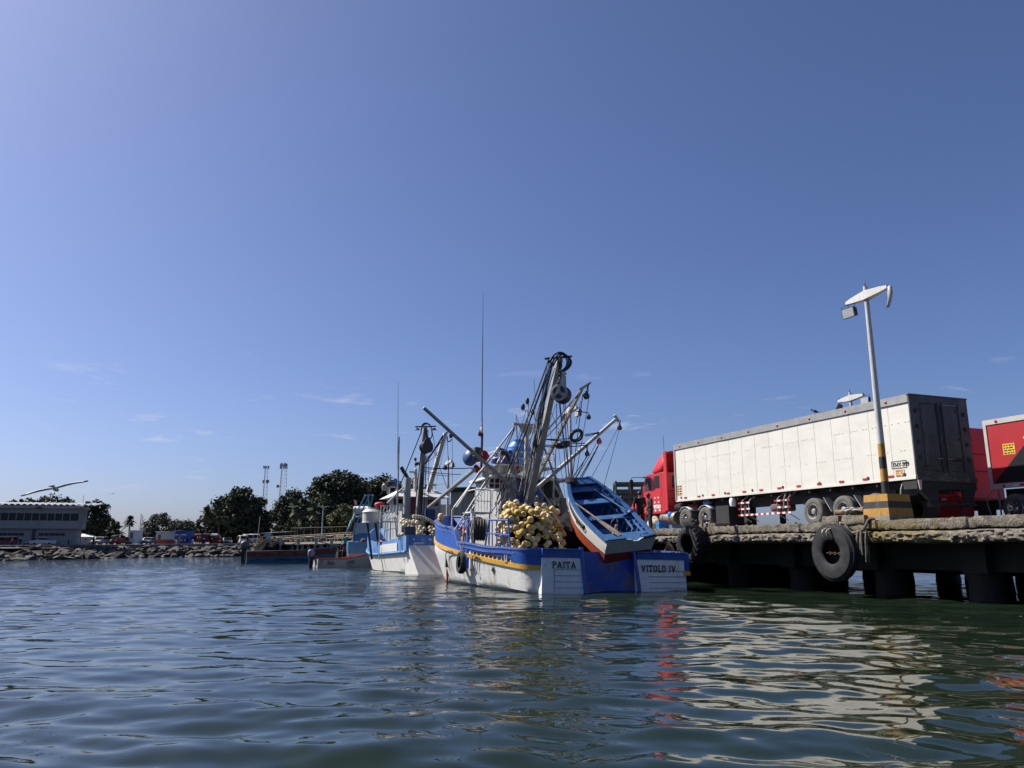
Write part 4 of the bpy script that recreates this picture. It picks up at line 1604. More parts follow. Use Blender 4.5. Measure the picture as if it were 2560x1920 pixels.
# ------------------------------------------------------------------ hulls
class Hull:
 """side surface of a displacement hull: b(y, z) half breadth"""

 def __init__(s, L_, beam, r_port, r_stbd, sheer, full=.5, flare=.10, bowpow=2.2, zref=1.3, stern_tuck=0.0, rake=1.6):
  s.L, s.B, s.rp, s.rs, s.sheer, s.full, s.flare, s.bp, s.zref = L_, beam, r_port, r_stbd, sheer, full, flare, bowpow, zref
  s.rake = rake

 def deck(s, y, side):
  r = s.rp if side < 0 else s.rs
  B = s.B * (.955 + .045 * min(1, y / (s.L * .35)))
  if y < r:
   B = B - r + r * math.sqrt(max(0, 1 - (1 - max(y, 0) / r) ** 2))
  y0 = s.L * s.full
  if y > y0:
   k = (y - y0) / (s.L - y0)
   B = B * max(0.0, 1 - k ** s.bp)
  return B

 def b(s, y, z, side):
  d = s.deck(y, side)
  k = max(0.0, (y / s.L - .45) / .55)
  fl = s.flare + .45 * k * k
  q = 1 - fl * max(0, 1 - z / s.zref)
  if z < 0:
   q *= max(.05, 1 + z * .55)
  return max(0.0, d * q)

 def ystem(s, y, z):
  """stem rakes forward as it rises"""
  k = max(0.0, (y / s.L - .6) / .4)
  return y + s.rake * k * k * (z - 1.0) * .45

 def P(s, y, z, side, off=0.0):
  return Vector((side * (s.b(y, z, side) + off), s.ystem(y, z), z))

 def ys(s, side, y0=0.0, y1=None, n=44):
  y1 = s.L if y1 is None else y1
  r = max(.12, s.rp if side < 0 else s.rs)
  a = []
  if y0 < r:
   a += [y0 + (r - y0) * (1 - math.cos(q)) for q in np.linspace(0, math.pi / 2, 9)][:-1]
   y0 = r
  a += list(np.linspace(y0, y1, n))
  return a

 def strip(s, mb, side, y0, y1, zlo, zhi, off0, off1, nz=5, thick=.06, mi=0, n=44, cap=True):
  """a plank-thick skin between the heights zlo(y) and zhi(y)"""
  yy = s.ys(side, y0, y1, n)
  out = []
  inn = []
  for q in np.linspace(0, 1, nz):
   off = off0 + (off1 - off0) * q
   out.append([s.P(y, zlo(y) + (zhi(y) - zlo(y)) * q, side, off) for y in yy])
   inn.append([s.P(y, zlo(y) + (zhi(y) - zlo(y)) * q, side, off - thick) for y in yy])
  rows = out + inn[::-1]
  if side > 0:
   rows = [r_[::-1] for r_ in rows]
  mb.grid(rows + [rows[0]], mi)
  # close both ends
  for e in (0, -1):
   loop = [r_[e] for r_ in rows]
   mb.add(loop, [tuple(range(len(loop)))], mi)
  return mb


V = Frame((3.42, 27.75, 0), TH, roll=R(1.3))
vit = thing('fishing_boat', 'blue and white wooden fishing boat PAITA VITOLO IV moored stern first with grey booms', 'fishing boat', V.M)


def lerpf(pts):
 def f(y):
  if y <= pts[0][0]:
   return pts[0][1]
  for (a, b_), (c, d) in zip(pts[:-1], pts[1:]):
   if y <= c:
    k = (y - a) / (c - a)
    k = k * k * (3 - 2 * k)
    return b_ + (d - b_) * k
  return pts[-1][1]
 return f


zs = lambda y: .80 + .04 * y + .0035 * y * y
zt = lerpf([(0, 1.40), (3, 1.46), (6.7, 1.64), (6.95, 1.66), (7.6, 2.22), (8.6, 2.34), (13, 2.75), (17.6, 3.3)])
HV = Hull(17.6, 3.36, .78, .16, zt, full=.48, flare=.10)

hullwhite = mat('white_hull_planks', (0.62, 0.62, 0.60), 0.5, var=0.07, scale=2, bump=.25, bscale=9,
    dirt=((0.25, 0.17, 0.10), 1.3, 0.53, 0.72, (1.6, 1.6, .20)), dirt2=((0.42, 0.43, 0.43), 5.0, 0.60, 0.75, (1, 1, .5)))
panelwhite = mat('grey_white_transom', (0.76, 0.76, 0.76), 0.5, var=0.06, scale=2, dirt=((0.36, 0.36, 0.36), 3, .55, .85, (1, 1, .4)), dirt2=((.18, .14, .08), 4, .70, .8, (1.2, 1, .15)))
rampblue = mat('worn_blue_ramp', (0.010, 0.050, 0.31), 0.45, var=0.2, scale=2, dirt=((0.13, 0.095, 0.08), 1.0, 0.50, 0.53, (1.3, 1, .9)), dirt2=((.03, .09, .36), 3, .5, .8, (1, 1, .5)))
plankdeck = mat('grimy_deck_planks', (0.06, 0.055, 0.05), .8, var=.4, scale=3)
innerm = mat('dark_bulwark_inside', (0.04, 0.05, 0.08), .7, var=.4, scale=2)


def build_vitolo_hull():
 b = MB()
 for sd in (-1, 1):
  HV.strip(b, sd, 0, 17.55, lambda y: -.9, lambda y: zs(y) - .07, 0, 0, nz=14, thick=.08)
 b.build('hull', hullwhite, vit, smooth=True, angle=40)
 b = MB()
 for sd in (-1, 1):
  HV.strip(b, sd, 0, 17.5, lambda y: zs(y) - .085, lambda y: zs(y) + .075, .055, .055, nz=2, thick=.13)
 b.build('rub_rail', MT['yellow'], vit, smooth=True, angle=40)
 b = MB()
 zl = lambda y: zs(y) + (.20 if 1.25 < y < 5.9 else .076)
 for sd in (-1, 1):
  HV.strip(b, sd, 0, 1.25, lambda y: zs(y) + .076, zt, .0, .03, nz=6, thick=.10)
  HV.strip(b, sd, 1.25, 5.9, lambda y: zs(y) + .20, zt, .0, .03, nz=6, thick=.10)
  HV.strip(b, sd, 5.9, 17.5, lambda y: zs(y) + .076, zt, .0, .03, nz=6, thick=.10)
 b.build('bulwark', MT['blue'], vit, smooth=True, angle=40)
 # cap rail, and a batten along the bulwark
 b = MB()
 for sd in (-1, 1):
  HV.strip(b, sd, 0, 17.5, lambda y: zt(y) - .02, lambda y: zt(y) + .05, .07, .07, nz=2, thick=.20)
  HV.strip(b, sd, .9, 17.5, lambda y: zt(y) - .19, lambda y: zt(y) - .15, .05, .05, nz=2, thick=.05)
 b.build('cap_rail', mat('worn_blue_cap_rail', (.045, .09, .30), .5, var=.2, scale=2, dirt=((.16, .16, .17), 1.2, .48, .62, (1, 1, 1))), vit, smooth=True, angle=40)
 # freeing ports: dark slot with short white stubs
 for sd in (-1, 1):
  b = MB()
  HV.strip(b, sd, 1.25, 5.9, lambda y: zs(y) + .07, lambda y: zs(y) + .21, -.06, -.06, nz=2, thick=.02)
  b.build('freeing_port', MT['black'], vit)
 for i in range(11):
  y = 1.55 + i * .41
  b = MB()
  p = HV.P(y, zs(y) + .14, -1, -.045)
  b.box(p, (.05, .05, .13))
  b.build('bulwark_stub', MT['white'], vit)
 # hawse plate with its hole
 b = MB()
 p = HV.P(1.78, 1.1, -1, .03)
 b.box(p, (.03, .26, .32), Matrix.Rotation(R(4), 4, 'Z'))
 hp = b.build('hawse_plate', MT['greysteel'], vit, bevel=.01)
 b = MB()
 b.box(p + Vector((-.018, 0, .02)), (.01, .1, .15))
 b.build('hawse_hole', MT['black'], hp, bevel=.02)
 # raised corner panel
 b = MB()
 HV.strip(b, -1, .0, 1.2, lambda y: zs(y) + .08, lambda y: zt(y) - .2, .045, .05, nz=3, thick=.05)
 b.build('corner_panel', MT['blue'], vit, smooth=True, angle=40)
 # transom: two painted panels, blue top rail, ramp between
 xl0, xl1, xr0, xr1 = -2.62, -1.10, 1.08, 3.06
 for (xa, xb, nm) in ((xl0, xl1, 'stern_panel'), (xr0, xr1, 'stern_panel')):
  b = MB()
  dx = -.04 if xa < 0 else 0
  rows = []
  for z, yo in ((-.8, -.10), (0, -.085), (.55, -.07), (1.14, -.06)):
   k = (1.14 - z)
   rows.append([Vector((xa + dx * 0 - .02 * k, yo, z)), Vector((xb + (.16 if xa < 0 else .06) * k, yo, z)), Vector((xb + (.16 if xa < 0 else .06) * k, .16, z)), Vector((xa - .02 * k, .16, z))])
  b.grid(rows, close_u=True)
  b.add(rows[-1], [(0, 1, 2, 3)])
  pn = b.build(nm, panelwhite, vit)
  b = MB()
  for i in range(4):
   z = .16 + i * .2
   b.bb(xa + .45, xb + .05, -.088 + .0 - .012 * (1 - z), -.06, z - .006, z + .006)
  if xa < 0:
   b.bb(xa + .43, xa + .45, -.095, -.06, .0, .80)
  b.build('plank_seam', mat('plank_joint_grey', (.30, .30, .30), .6, var=.2), pn)  # grey strips drawn as the joints between planks
  b = MB()
  b.bb(xa - .02 if xa > 0 else xa - .02, xb, -.09, .06, 1.142, 1.42 if xa < 0 else 1.38)
  b.bb(xa - .02 if xa > 0 else xa - .02, xb, -.13, .1, 1.40 if xa < 0 else 1.36, 1.45 if xa < 0 else 1.41)
  b.build('stern_rail', MT['blue'], vit, bevel=.01)
  if xa > 0:
   b = MB()
   b.bb(xb - .02, xb + .19, -.088, .1, .62, 1.40)
   b.build('corner_post', MT['blue'], vit, bevel=.015)
   b = MB()
   b.bb(xb - .05, xb + .22, -.11, .1, .60, .74)
   b.build('corner_rub_rail', MT['yellow'], vit, bevel=.015)
 # names
 TMs = lambda x, z, y=-.093: Matrix(((1, 0, 0, x), (0, 0, -1, y), (0, 1, 0, z), (0, 0, 0, 1)))
 slab_text('stern_lettering', 'PAITA', TMs(-2.27, .80, -.094), .215, MT['ink'], vit, sx=1.22)
 slab_text('stern_lettering', 'VITOLO IV', TMs(1.22, .72, -.090), .225, MT['ink'], vit, sx=1.10)
 # the ramp: recessed sloping floor with cheeks
 b = MB()
 rows = []
 for k in np.linspace(0, 1, 12):
  y = -.02 + .30 * k ** 1.3
  z = -.8 + 2.18 * k
  rows.append([Vector((x, y, z)) for x in np.linspace(xl1 + .06, xr0 + .0, 7)])
 b.grid(rows)
 b.build('stern_ramp', rampblue, vit)
 b = MB()
 for xx in (xl1 + .05, xr0 - .02):
  b.add([(xx - .03, .16, -.8), (xx - .03, .6, -.8), (xx - .03, .6, 1.38), (xx - .03, .16, 1.40), (xx + .03, .16, -.8), (xx + .03, .6, -.8), (xx + .03, .6, 1.38), (xx + .03, .16, 1.40)], [(0, 1, 2, 3), (7, 6, 5, 4), (0, 4, 5, 1), (1, 5, 6, 2), (2, 6, 7, 3), (3, 7, 4, 0)])
 b.build('ramp_cheek', MT['blue'], vit)
 scuff = mat('scuffed_blue_steel', (.04, .10, .38), .45, var=.2, dirt=((.45, .46, .48), 3.5, .52, .62, (1, 1, .3)))
 b = MB()
 b.tube([(xl1 - .06, -.06, 1.52), (xl1 + .02, -.10, .75), (xl1 + .16, -.12, -.4)], [.07, .075, .08], 10)
 b.build('ramp_edge_post', scuff, vit, smooth=True)
 b = MB()
 b.tube([(xr0 - .14, -.07, 1.40), (xr0 - .03, -.10, .6), (xr0 + .10, -.12, -.4)], [.06, .065, .07], 10)
 b.build('ramp_edge_post', scuff, vit, smooth=True)
 # decks
 b = MB()
 yy = list(np.linspace(.15, 9.0, 20))
 rows = [[Vector((-(HV.b(y, .7, -1) - .09), y, .62)) for y in yy], [Vector(((HV.b(y, .7, 1) - .09), y, .62)) for y in yy]]
 b.grid(rows)
 yy = list(np.linspace(9.0, 17.2, 20))
 rows = [[Vector((-(HV.b(y, 1.5, -1) - .09), HV.ystem(y, 1.4), 1.45)) for y in yy], [Vector(((HV.b(y, 1.5, 1) - .09), HV.ystem(y, 1.4), 1.45)) for y in yy]]
 b.grid(rows)
 b.add([(-3.3, 9, .6), (3.3, 9, .6), (3.3, 9, 1.45), (-3.3, 9, 1.45)], [(0, 1, 2, 3)])
 b.build('deck', plankdeck, vit)


build_vitolo_hull()

gw = MT['greywhite']


def beam(parent, name, p, q, w0, w1, m, h=None, bev=.012):
 """a straight box section spar"""
 p, q = Vector(p), Vector(q)
 b = MB()
 M = Mz(p, q - p)
 ln = (q - p).length
 h = h or 1.0
 vs = []
 for z, ww in ((0, w0), (ln, w1)):
  vs += [M @ Vector((-ww / 2 * h, -ww / 2, z)), M @ Vector((ww / 2 * h, -ww / 2, z)), M @ Vector((ww / 2 * h, ww / 2, z)), M @ Vector((-ww / 2 * h, ww / 2, z))]
 b.add(vs, [(3, 2, 1, 0), (4, 5, 6, 7), (0, 1, 5, 4), (1, 2, 6, 5), (2, 3, 7, 6), (3, 0, 4, 7)])
 return b.build(name, m, parent, bevel=bev)


def cable(parent, pts, r=.016, m=None, name='rigging_line', n=5):
 b = MB()
 b.tube(pts, r, n)
 return b.build(name, m or MT['rope'], parent, smooth=True)


def pulley(parent, c, r=.12, m=None):
 b = MB()
 M = Mz(c, (.3, -1, 0))
 b.lathe([(r, -.05), (r * .8, -.02), (r * .8, .02), (r, .05), (.0, .05)], M, 12)
 b.lathe([(0, -.06), (r, -.05)], M, 12)
 b.box(Vector(c) + Vector((0, 0, r * .8)), (.07, .12, r * 1.2))
 return b.build('pulley_block', m or MT['darksteel'], parent, smooth=True, angle=40)


def rails(parent, pts, h, r=.025, m=None, mid=True, name='guard_rail', posts=None):
 """tube rail over base points"""
 b = MB()
 top = [Vector(p) + Vector((0, 0, h)) for p in pts]
 b.tube(top, r, 6)
 if mid:
  b.tube([Vector(p) + Vector((0, 0, h * .5)) for p in pts], r * .8, 6)
 for p in pts:
  b.tube([p, Vector(p) + Vector((0, 0, h))], r, 6)
 return b.build(name, m or MT['white'], parent, smooth=True)


def barrel(parent, name, c, r, h, m, axis=(0, 0, 1), kind='drum', lid=None):
 M = Mz(c, axis)
 b = MB()
 if kind == 'drum':
  prof = [(r * .96, 0), (r, .02), (r, h * .3), (r * 1.03, h * .33), (r, h * .36), (r, h * .63), (r * 1.03, h * .66), (r, h * .69), (r, h - .02), (r * .96, h), (r * .9, h - .02), (0, h - .02)]
 else:
  prof = [(r * .97, 0), (r, .03), (r, h * .55), (r * 1.02, h * .57), (r * 1.02, h * .60), (r, h * .62), (r * .98, h * .72), (r * .62, h * .90), (r * .6, h * .93), (r * .62, h * .94), (r * .6, h), (0, h)]
 b.lathe(prof, M, 24)
 return b.build(name, m, parent, smooth=True, angle=35)


def build_vitolo_top():
 f = V.f
 # --- deckhouse
 wallm = mat('off_white_cabin', (.36, .36, .35), .6, var=.1, dirt=((.15, .12, .09), 2.5, .55, .8, (1, 1, .3)))
 y0 = 8.2
 a = f(1197, 1184, y0)
 c = f(1404, 1190, y0)
 zr = a.z
 a.x += 1.05
 b = MB()
 b.bb(a.x + .05, a.x + 1.95, y0, y0 + 3.6, 1.4, zr - .1)
 b.bb(a.x + 2.0, c.x - .25, y0 + .5, y0 + 3.6, 1.4, zr - .1)
 cab = b.build('deckhouse', wallm, vit, bevel=.02)
 b = MB()
 b.add([(a.x - .45, y0 - .55, zr - .12), (c.x + .25, y0 - .35, zr - .16), (c.x + .2, y0 + 4.2, zr - .1), (a.x - .1, y0 + 4.2, zr - .08), (a.x - .45, y0 - .55, zr), (c.x + .1, y0 - .35, zr - .02), (c.x + .1, y0 + 4.2, zr + .02), (a.x - .1, y0 + 4.2, zr + .04)], [(3, 2, 1, 0), (4, 5, 6, 7), (0, 1, 5, 4), (1, 2, 6, 5), (2, 3, 7, 6), (3, 0, 4, 7)])
 b.build('roof', MT['white'], cab, bevel=.02)
 b = MB()
 p = f(1223, 1196, y0 - .03)
 q = f(1262, 1221, y0 - .03)
 b.bb(p.x, q.x, y0 - .03, y0 - .002, q.z, p.z)
 dw = b.build('doorway', mat('dark_red_doorway', (.06, .012, .012), .7, var=.3), cab)
 b = MB()
 for k in np.linspace(p.x, q.x, 4):
  b.bb(k - .025, k + .025, y0 - .06, y0 - .032, q.z, p.z)
 b.bb(p.x, q.x, y0 - .055, y0 - .034, (p.z + q.z) / 2 - .02, (p.z + q.z) / 2 + .02)
 b.build('door_bars', MT['white'], dw)
 for (xa, ya, xb, yb) in ((1286, 1188, 1306, 1262), (1328, 1186, 1350, 1246)):
  p, q = f(xa, ya, y0 - .1), f(xb, yb, y0 - .1)
  b = MB()
  b.bb(p.x, q.x, y0 - .1, y0 - .02, q.z, p.z)
  b.build('blue_panel', MT['bluepaint'], cab)
 p, q = f(1362, 1196, y0 + .45), f(1398, 1262, y0 + .45)
 b = MB()
 b.bb(p.x, q.x, y0 + .44, y0 + .49, q.z, p.z)
 b.build('dark_opening', MT['black'], cab)
 b = MB()
 p, q = f(1385, 1190, y0 - .2), f(1384, 1265, y0 - .2)
 b.tube([p, q], .07, 6, sq=True)
 b.build('roof_post', MT['white'], cab)
 # --- upper deck over the house: slab, pale tank, tubular rails
 p, q = f(1205, 1157, y0 + .3), f(1308, 1161, y0 + .3)
 p.x += .75
 zu = p.z
 b = MB()
 b.bb(p.x, c.x - .2, y0 + .2, y0 + 3.2, zu - .07, zu)
 b.build('upper_deck', MT['white'], vit, bevel=.015)
 b = MB()
 for (x, y) in ((p.x + .08, y0 + .3), (p.x + 1.6, y0 + .3), (c.x - .3, y0 + .3), (p.x + .08, y0 + 3.1), (c.x - .3, y0 + 3.1)):
  b.tube([(x, y, zr), (x, y, zu)], .035, 6)
 b.build('upper_deck_post', MT['white'], vit)
 bt = f(1240, 1157, y0 + .6)
 b = MB()
 b.lathe([(0, -.62), (.28, -.6), (.52, -.45), (.62, -.2), (.62, -.02), (.64, 0), (0, .0)], at((bt.x, y0 + .9, zu - .08)), 22)
 b.build('round_tank', mat('grey_white_tank', (.42, .41, .39), .5, var=.1), vit, smooth=True, angle=50)
 pts = [(p.x, y0 + 3.1, zu), (p.x, y0 + .25, zu), (p.x + .9, y0 + .25, zu), (p.x + 1.75, y0 + .25, zu), (p.x + 2.6, y0 + .25, zu), (c.x - .25, y0 + .25, zu), (c.x - .25, y0 + 3.1, zu)]
 rails(vit, pts, .62, .024)
 # --- drums and tanks up there
 tk = f(1288, 1157, y0 + 1.3)
 barrel(vit, 'water_tank', (tk.x + .25, y0 + 1.5, zu), .62, 1.35, mat('bright_blue_tank', (.02, .17, .55), .4, var=.1), kind='tank')
 d1 = f(1243, 1136, y0 + 1.2)
 barrel(vit, 'blue_drum', (d1.x, y0 + 1.2, zu + .05), .31, .8, mat('dark_blue_drum', (.012, .025, .16), .45, var=.2), axis=(.25, -.1, .9))
 d1 = f(1258, 1148, y0 + .8)
 barrel(vit, 'blue_drum', (d1.x, y0 + .8, zu), .27, .6, MATS['dark_blue_drum'])
 d1 = f(1178, 1150, y0 + .3)
 b = MB()
 b.lathe([(0, -.22), (.25, -.2), (.40, -.08), (.42, .1), (.34, .26), (.16, .34), (0, .36)], Mz((d1.x + .02, y0 + .3, d1.z + .12), (-.8, -.3, .25)), 18)
 b.build('buoy', mat('blue_buoy', (.015, .06, .17), .5, var=.25), vit, smooth=True)
 d1 = f(1189, 1151, y0)
 barrel(vit, 'dark_drum', (d1.x, y0 - .05, d1.z - .05), .21, .62, mat('charcoal_drum', (.04, .04, .05), .5, var=.25), axis=(.05, .05, 1))
 # red cloths and bits of gear
 for (x, yy, s_, cm) in ((1212, 1140, .22, 'red'), (1191, 1172, .16, 'red'), (1290, 1175, .2, 'red'), (1347, 1150, .14, 'red')):
  p = f(x, yy, y0 + .1)
  b = MB()
  bm = bmesh.new()
  bmesh.ops.create_icosphere(bm, subdivisions=2, radius=1)
  for v in bm.verts:
   n = mnoise.noise(v.co * 2 + Vector((x, 0, 0)))
   v.co = Vector((v.co.x * s_, v.co.y * s_ * .6, v.co.z * s_ * 1.2)) * (1 + .4 * n) + p
  b.add([v.co.copy() for v in bm.verts], [tuple(v.index for v in fc.verts) for fc in bm.faces])
  bm.free()
  b.build('red_cloth', mat('red_cloth', (.30, .015, .02), .85, var=.2), vit, smooth=True)
 p = f(1275, 1130, y0 + .1)
 b = MB()
 b.box(p, (.16, .1, .14))
 b.tube([p + Vector((0, 0, -.07)), p + Vector((0, 0, -.4))], .015, 5)
 b.build('work_lamp', MT['darksteel'], vit, bevel=.01)
 # --- exhaust stack: black bent pipe
 b = MB()
 s0, s1, s2 = f(1256, 1132, 7.9), f(1266, 1136, 7.9), f(1278, 1160, 7.9)
 b.tube(smoothpts([s0 + Vector((-.1, 0, .02)), s0, s1, s2], 4), .10, 10)
 b.build('exhaust_elbow', MT['darksteel'], vit, smooth=True)
 b = MB()
 s3 = f(1283, 1250, 7.9)
 b.tube([s2, Vector((s2.x + .1, 7.9, s2.z - .3)), Vector((s2.x + .1, 7.9, 1.6))], .17, 12)
 b.build('exhaust_stack', MT['greysteel'], vit, smooth=True, angle=40)
 # --- the mast with crossarm and lamps
 m0, m1 = f(1313, 1262, 8.0), f(1317, 1008, 8.0)
 b = MB()
 mx = m0.x + .02
 b.tube([(mx, 8.0, 1.2), (mx, 8.0, m1.z - 1.05), (mx, 8.0, m1.z - 1.0), (mx + .05, 8.0, m1.z)], [.12, .10, .035, .03], 10)
 b.build('mast', gw, vit, smooth=True, angle=40)
 b = MB()
 ca0, ca1 = f(1283, 1060, 8.0), f(1336, 1062, 8.0)
 b.tube([ca0, ca1], .075, 8, sq=True)
 b.add([(mx - .42, 7.96, ca0.z - .05), (mx + .42, 7.96, ca0.z - .05), (mx + .10, 7.96, ca0.z - .5), (mx - .10, 7.96, ca0.z - .5), (mx - .42, 8.04, ca0.z - .05), (mx + .42, 8.04, ca0.z - .05), (mx + .10, 8.04, ca0.z - .5), (mx - .10, 8.04, ca0.z - .5)], [(3, 2, 1, 0), (4, 5, 6, 7), (0, 1, 5, 4), (1, 2, 6, 5), (2, 3, 7, 6), (3, 0, 4, 7)])
 b.build('mast_crossarm', gw, vit)
 b = MB()
 for dx, dz, s_ in ((-.22, -.35, .10), (.27, -.55, .09), (.0, -.05, .09)):
  b.lathe([(0, 0), (s_ * .7, .02), (s_, .08), (s_, .22), (s_ * .6, .3), (0, .32)], at((mx + dx, 8.0, m1.z + dz)), 10)
  if dx:
   b.tube([(mx, 8.0, m1.z + dz - .02), (mx + dx, 8.0, m1.z + dz - .02)], .015, 5)
 b.build('mast_lamp', MT['darksteel'], vit, smooth=True, angle=40)
 # --- whip aerial with flag on a black stub
 w0, w1 = f(1204, 1136, 9.0), f(1208, 728, 9.0)
 b = MB()
 b.tube([Vector((w0.x, 9, zu - .4)), Vector((w0.x, 9, w0.z + 1.0))], .06, 8)
 b.build('aerial_mount', MT['darksteel'], vit, smooth=True)
 b = MB()
 t = w1 - w0
 b.tube([w0 + Vector((.05, 0, -.2)), w0 + t * .25, w0 + t * .5, w0 + t * .74 + Vector((.0, 0, 0)), w1], [.03, .026, .022, .014, .005], 6)
 b.build('whip_aerial', MT['darksteel'], vit, smooth=True)
 g0, g1 = f(1206, 1055, 9.0), f(1206, 1091, 9.0)
 b = MB()
 rows = []
 for i in range(9):
  k = i / 8
  wv = .03 * math.sin(k * 6)
  wd = .05 + .14 * k
  rows.append([Vector((g0.x - j / 6 * wd * 1.0 + wv * j / 6, 9.0 + .05 * math.sin(k * 5 + j), g0.z + (g1.z - g0.z) * k)) for j in range(7)])
 n0 = len(b.fc)
 b.grid(rows)
 for i in range(8):
  for j in range(6):
   b.mi[n0 + i * 6 + j] = 1 if 3 <= i < 6 else 0
 o = b.build('flag', [MT['red'], MT['whitecloth']], vit)
 o.modifiers.new('thickness', 'SOLIDIFY').thickness = .01
 # --- main boom carrying the power block
 B0, B1 = f(1303, 1262, 7.0), f(1399, 893, 4.0)
 beam(vit, 'main_boom', Vector((B0.x, 7.0, B0.z - 1.4)), B1, .29, .22, mat('pale_grey_boom', (.25, .245, .23), .55, var=.2, dirt=((.12, .08, .05), 4, .58, .8, (1, 1, .6))))
 bdir = (B1 - B0).normalized()
 b = MB()
 h0, h1 = f(1362, 897, 4.0), f(1429, 891, 3.9)
 b.tube([h0, h1], .05, 8)
 b.build('boom_head_bar', MT['darksteel'], vit, smooth=True)
 # curved hoses over the boom head
 for k, (dx, dy) in enumerate(((0, 0), (4, 5), (-4, 3), (7, 10))):
  pts = [f(1376 + dx, 905 + dy, 3.9), f(1384 + dx, 890 + dy, 3.9), f(1398 + dx, 881 + dy * .5, 3.9), f(1412 + dx, 885 + dy * .6, 3.85), f(1421 + dx, 899 + dy * .3, 3.8), f(1419 + dx, 917 - dy * .3, 3.75), f(1409 + dx, 928 - dy * .3, 3.7), f(1400, 932, 3.7)]
  cable(vit, smoothpts(pts, 4), .034, MT['rubberhose'], 'hydraulic_hose', 7)
 # heavy chain to the power block
 b = MB()
 chain(b, [f(1397, 898, 3.75), f(1400, 930, 3.7), f(1396, 958, 3.6)], .028, .17)
 chain(b, [f(1403, 900, 3.75), f(1399, 930, 3.7)], .028, .17)
 b.build('chain', MT['darksteel'], vit)
 # power block: grooved drum between two spoked cheeks
 pc = f(1398, 981, 3.45)
 pcm = f(1414, 984, 3.9)
 ax = (pcm - pc)
 ax = Vector((ax.x * 1.0, .62, .0)).normalized()
 rb = .36
 M = Mz(pc, ax)
 b = MB()
 b.lathe([(rb * .93, -.04), (rb, -.05), (rb * 1.03, 0.0), (rb, .05), (rb * .62, .22), (rb * .62, .34), (rb, .52), (rb * 1.05, .56), (rb * 1.05, .62), (rb * .9, .64), (0, .64)], M, 30)
 pb_ = b.build('power_block', MT['darksteel'], vit, smooth=True, angle=35)
 b = MB()
 n = 48
 vs = []
 for (r0, z) in ((rb * 1.0, -.052), (rb * .74, -.066)):
  for j in range(n):
   q = 2 * math.pi * j / n
   vs.append(M @ Vector((r0 * math.cos(q), r0 * math.sin(q), z)))
 b.add(vs, [(j, (j + 1) % n, n + (j + 1) % n, n + j) for j in range(n)])
 for k in range(3):
  a = R(90 + 120 * k + 30)
  d_ = Vector((math.cos(a), math.sin(a), 0))
  e_ = Vector((-math.sin(a), math.cos(a), 0))
  vs = []
  for (r0, hw) in ((0.0, .12), (rb * .4, .085), (rb * .78, .13)):
   for s_ in (-1, 1):
    for z in (-.075, -.045):
     vs.append(M @ (d_ * r0 + e_ * hw * s_ * .62 + Vector((0, 0, z))))
  fs = []
  for q in range(2):
   o_ = q * 4
   fs += [(o_, o_ + 2, o_ + 6, o_ + 4), (o_ + 1, o_ + 5, o_ + 7, o_ + 3), (o_, o_ + 4, o_ + 5, o_ + 1), (o_ + 2, o_ + 3, o_ + 7, o_ + 6)]
  b.add(vs, fs)
 b.lathe([(.09, -.085), (.09, -.1), (.04, -.11), (0, -.11)], M, 12)
 b.build('spoked_cheek', mat('pale_cheek_metal', (.30, .30, .29), .5, var=.25, scale=5), pb_, smooth=False)
 b = MB()
 up = f(1406, 935, 3.75)
 for off, w_ in ((-.10, .16), (.70, .2)):
  p0 = pc + ax * off
  vs = []
  for (z, hw) in ((0, w_ * .9), (1, w_ * .55)):
   base = p0.lerp(up + ax * (off * .45), z)
   for s_ in (-1, 1):
    for t_ in (-.015, .015):
     vs.append(base + Vector((hw * s_, 0, 0)) * .8 + ax * t_)
  b.add(vs, [(0, 2, 6, 4), (1, 5, 7, 3), (0, 1, 3, 2), (4, 6, 7, 5), (0, 4, 5, 1), (2, 3, 7, 6)])
 b.box(up, (.22, .35, .1))
 b.build('block_hanger', gw, pb_)
 b = MB()
 b.lathe([(0, -.08), (.09, -.06), (.1, .06), (0, .08)], at(f(1396, 960, 3.5)), 10)
 b.build('swivel', MT['darksteel'], pb_, smooth=True)
 # --- other booms
 C0, C1, C2 = f(1345, 1190, 6.6), f(1455, 970, 4.6), f(1477, 956, 4.5)
 beam(vit, 'side_boom', C0 + (C0 - C1).normalized() * 1.0, C1, .16, .13, MATS['pale_grey_boom'])
 r9 = random.Random(91)
 for k in range(16):
  p = f(r9.choice((1290, 1316, 1335, 1372, 1392)), r9.uniform(930, 1110), r9.uniform(4.5, 8))
  q = f(r9.uniform(1225, 1420), r9.uniform(1215, 1275), r9.uniform(5.5, 7.5))
  cable(vit, sag(p, q, r9.uniform(.01, .12), 6), r9.choice([.010, .013, .017]))
 beam(vit, 'boom_head', C1 + Vector((-.12, 0, -.1)), C2, .16, .09, gw)
 E0, E1 = f(1352, 1212, 6.2), f(1541, 1047, 5.2)
 b = MB()
 b.tube([E0 + (E0 - E1).normalized() * .6, E1], [.10, .08], 10)
 b.tube([E1 + Vector((-.1, 0, .16)), E1 + Vector((.1, 0, -.1))], .075, 8)
 b.build('side_boom', gw, vit, smooth=True, angle=40)
 F0, F1 = f(1300, 1236, 6.6), f(1059, 1019, 6.0)
 b = MB()
 b.tube([F0, F1], [.085, .07], 10)
 b.build('outrigger_pole', MT['greysteel'], vit, smooth=True, angle=40)
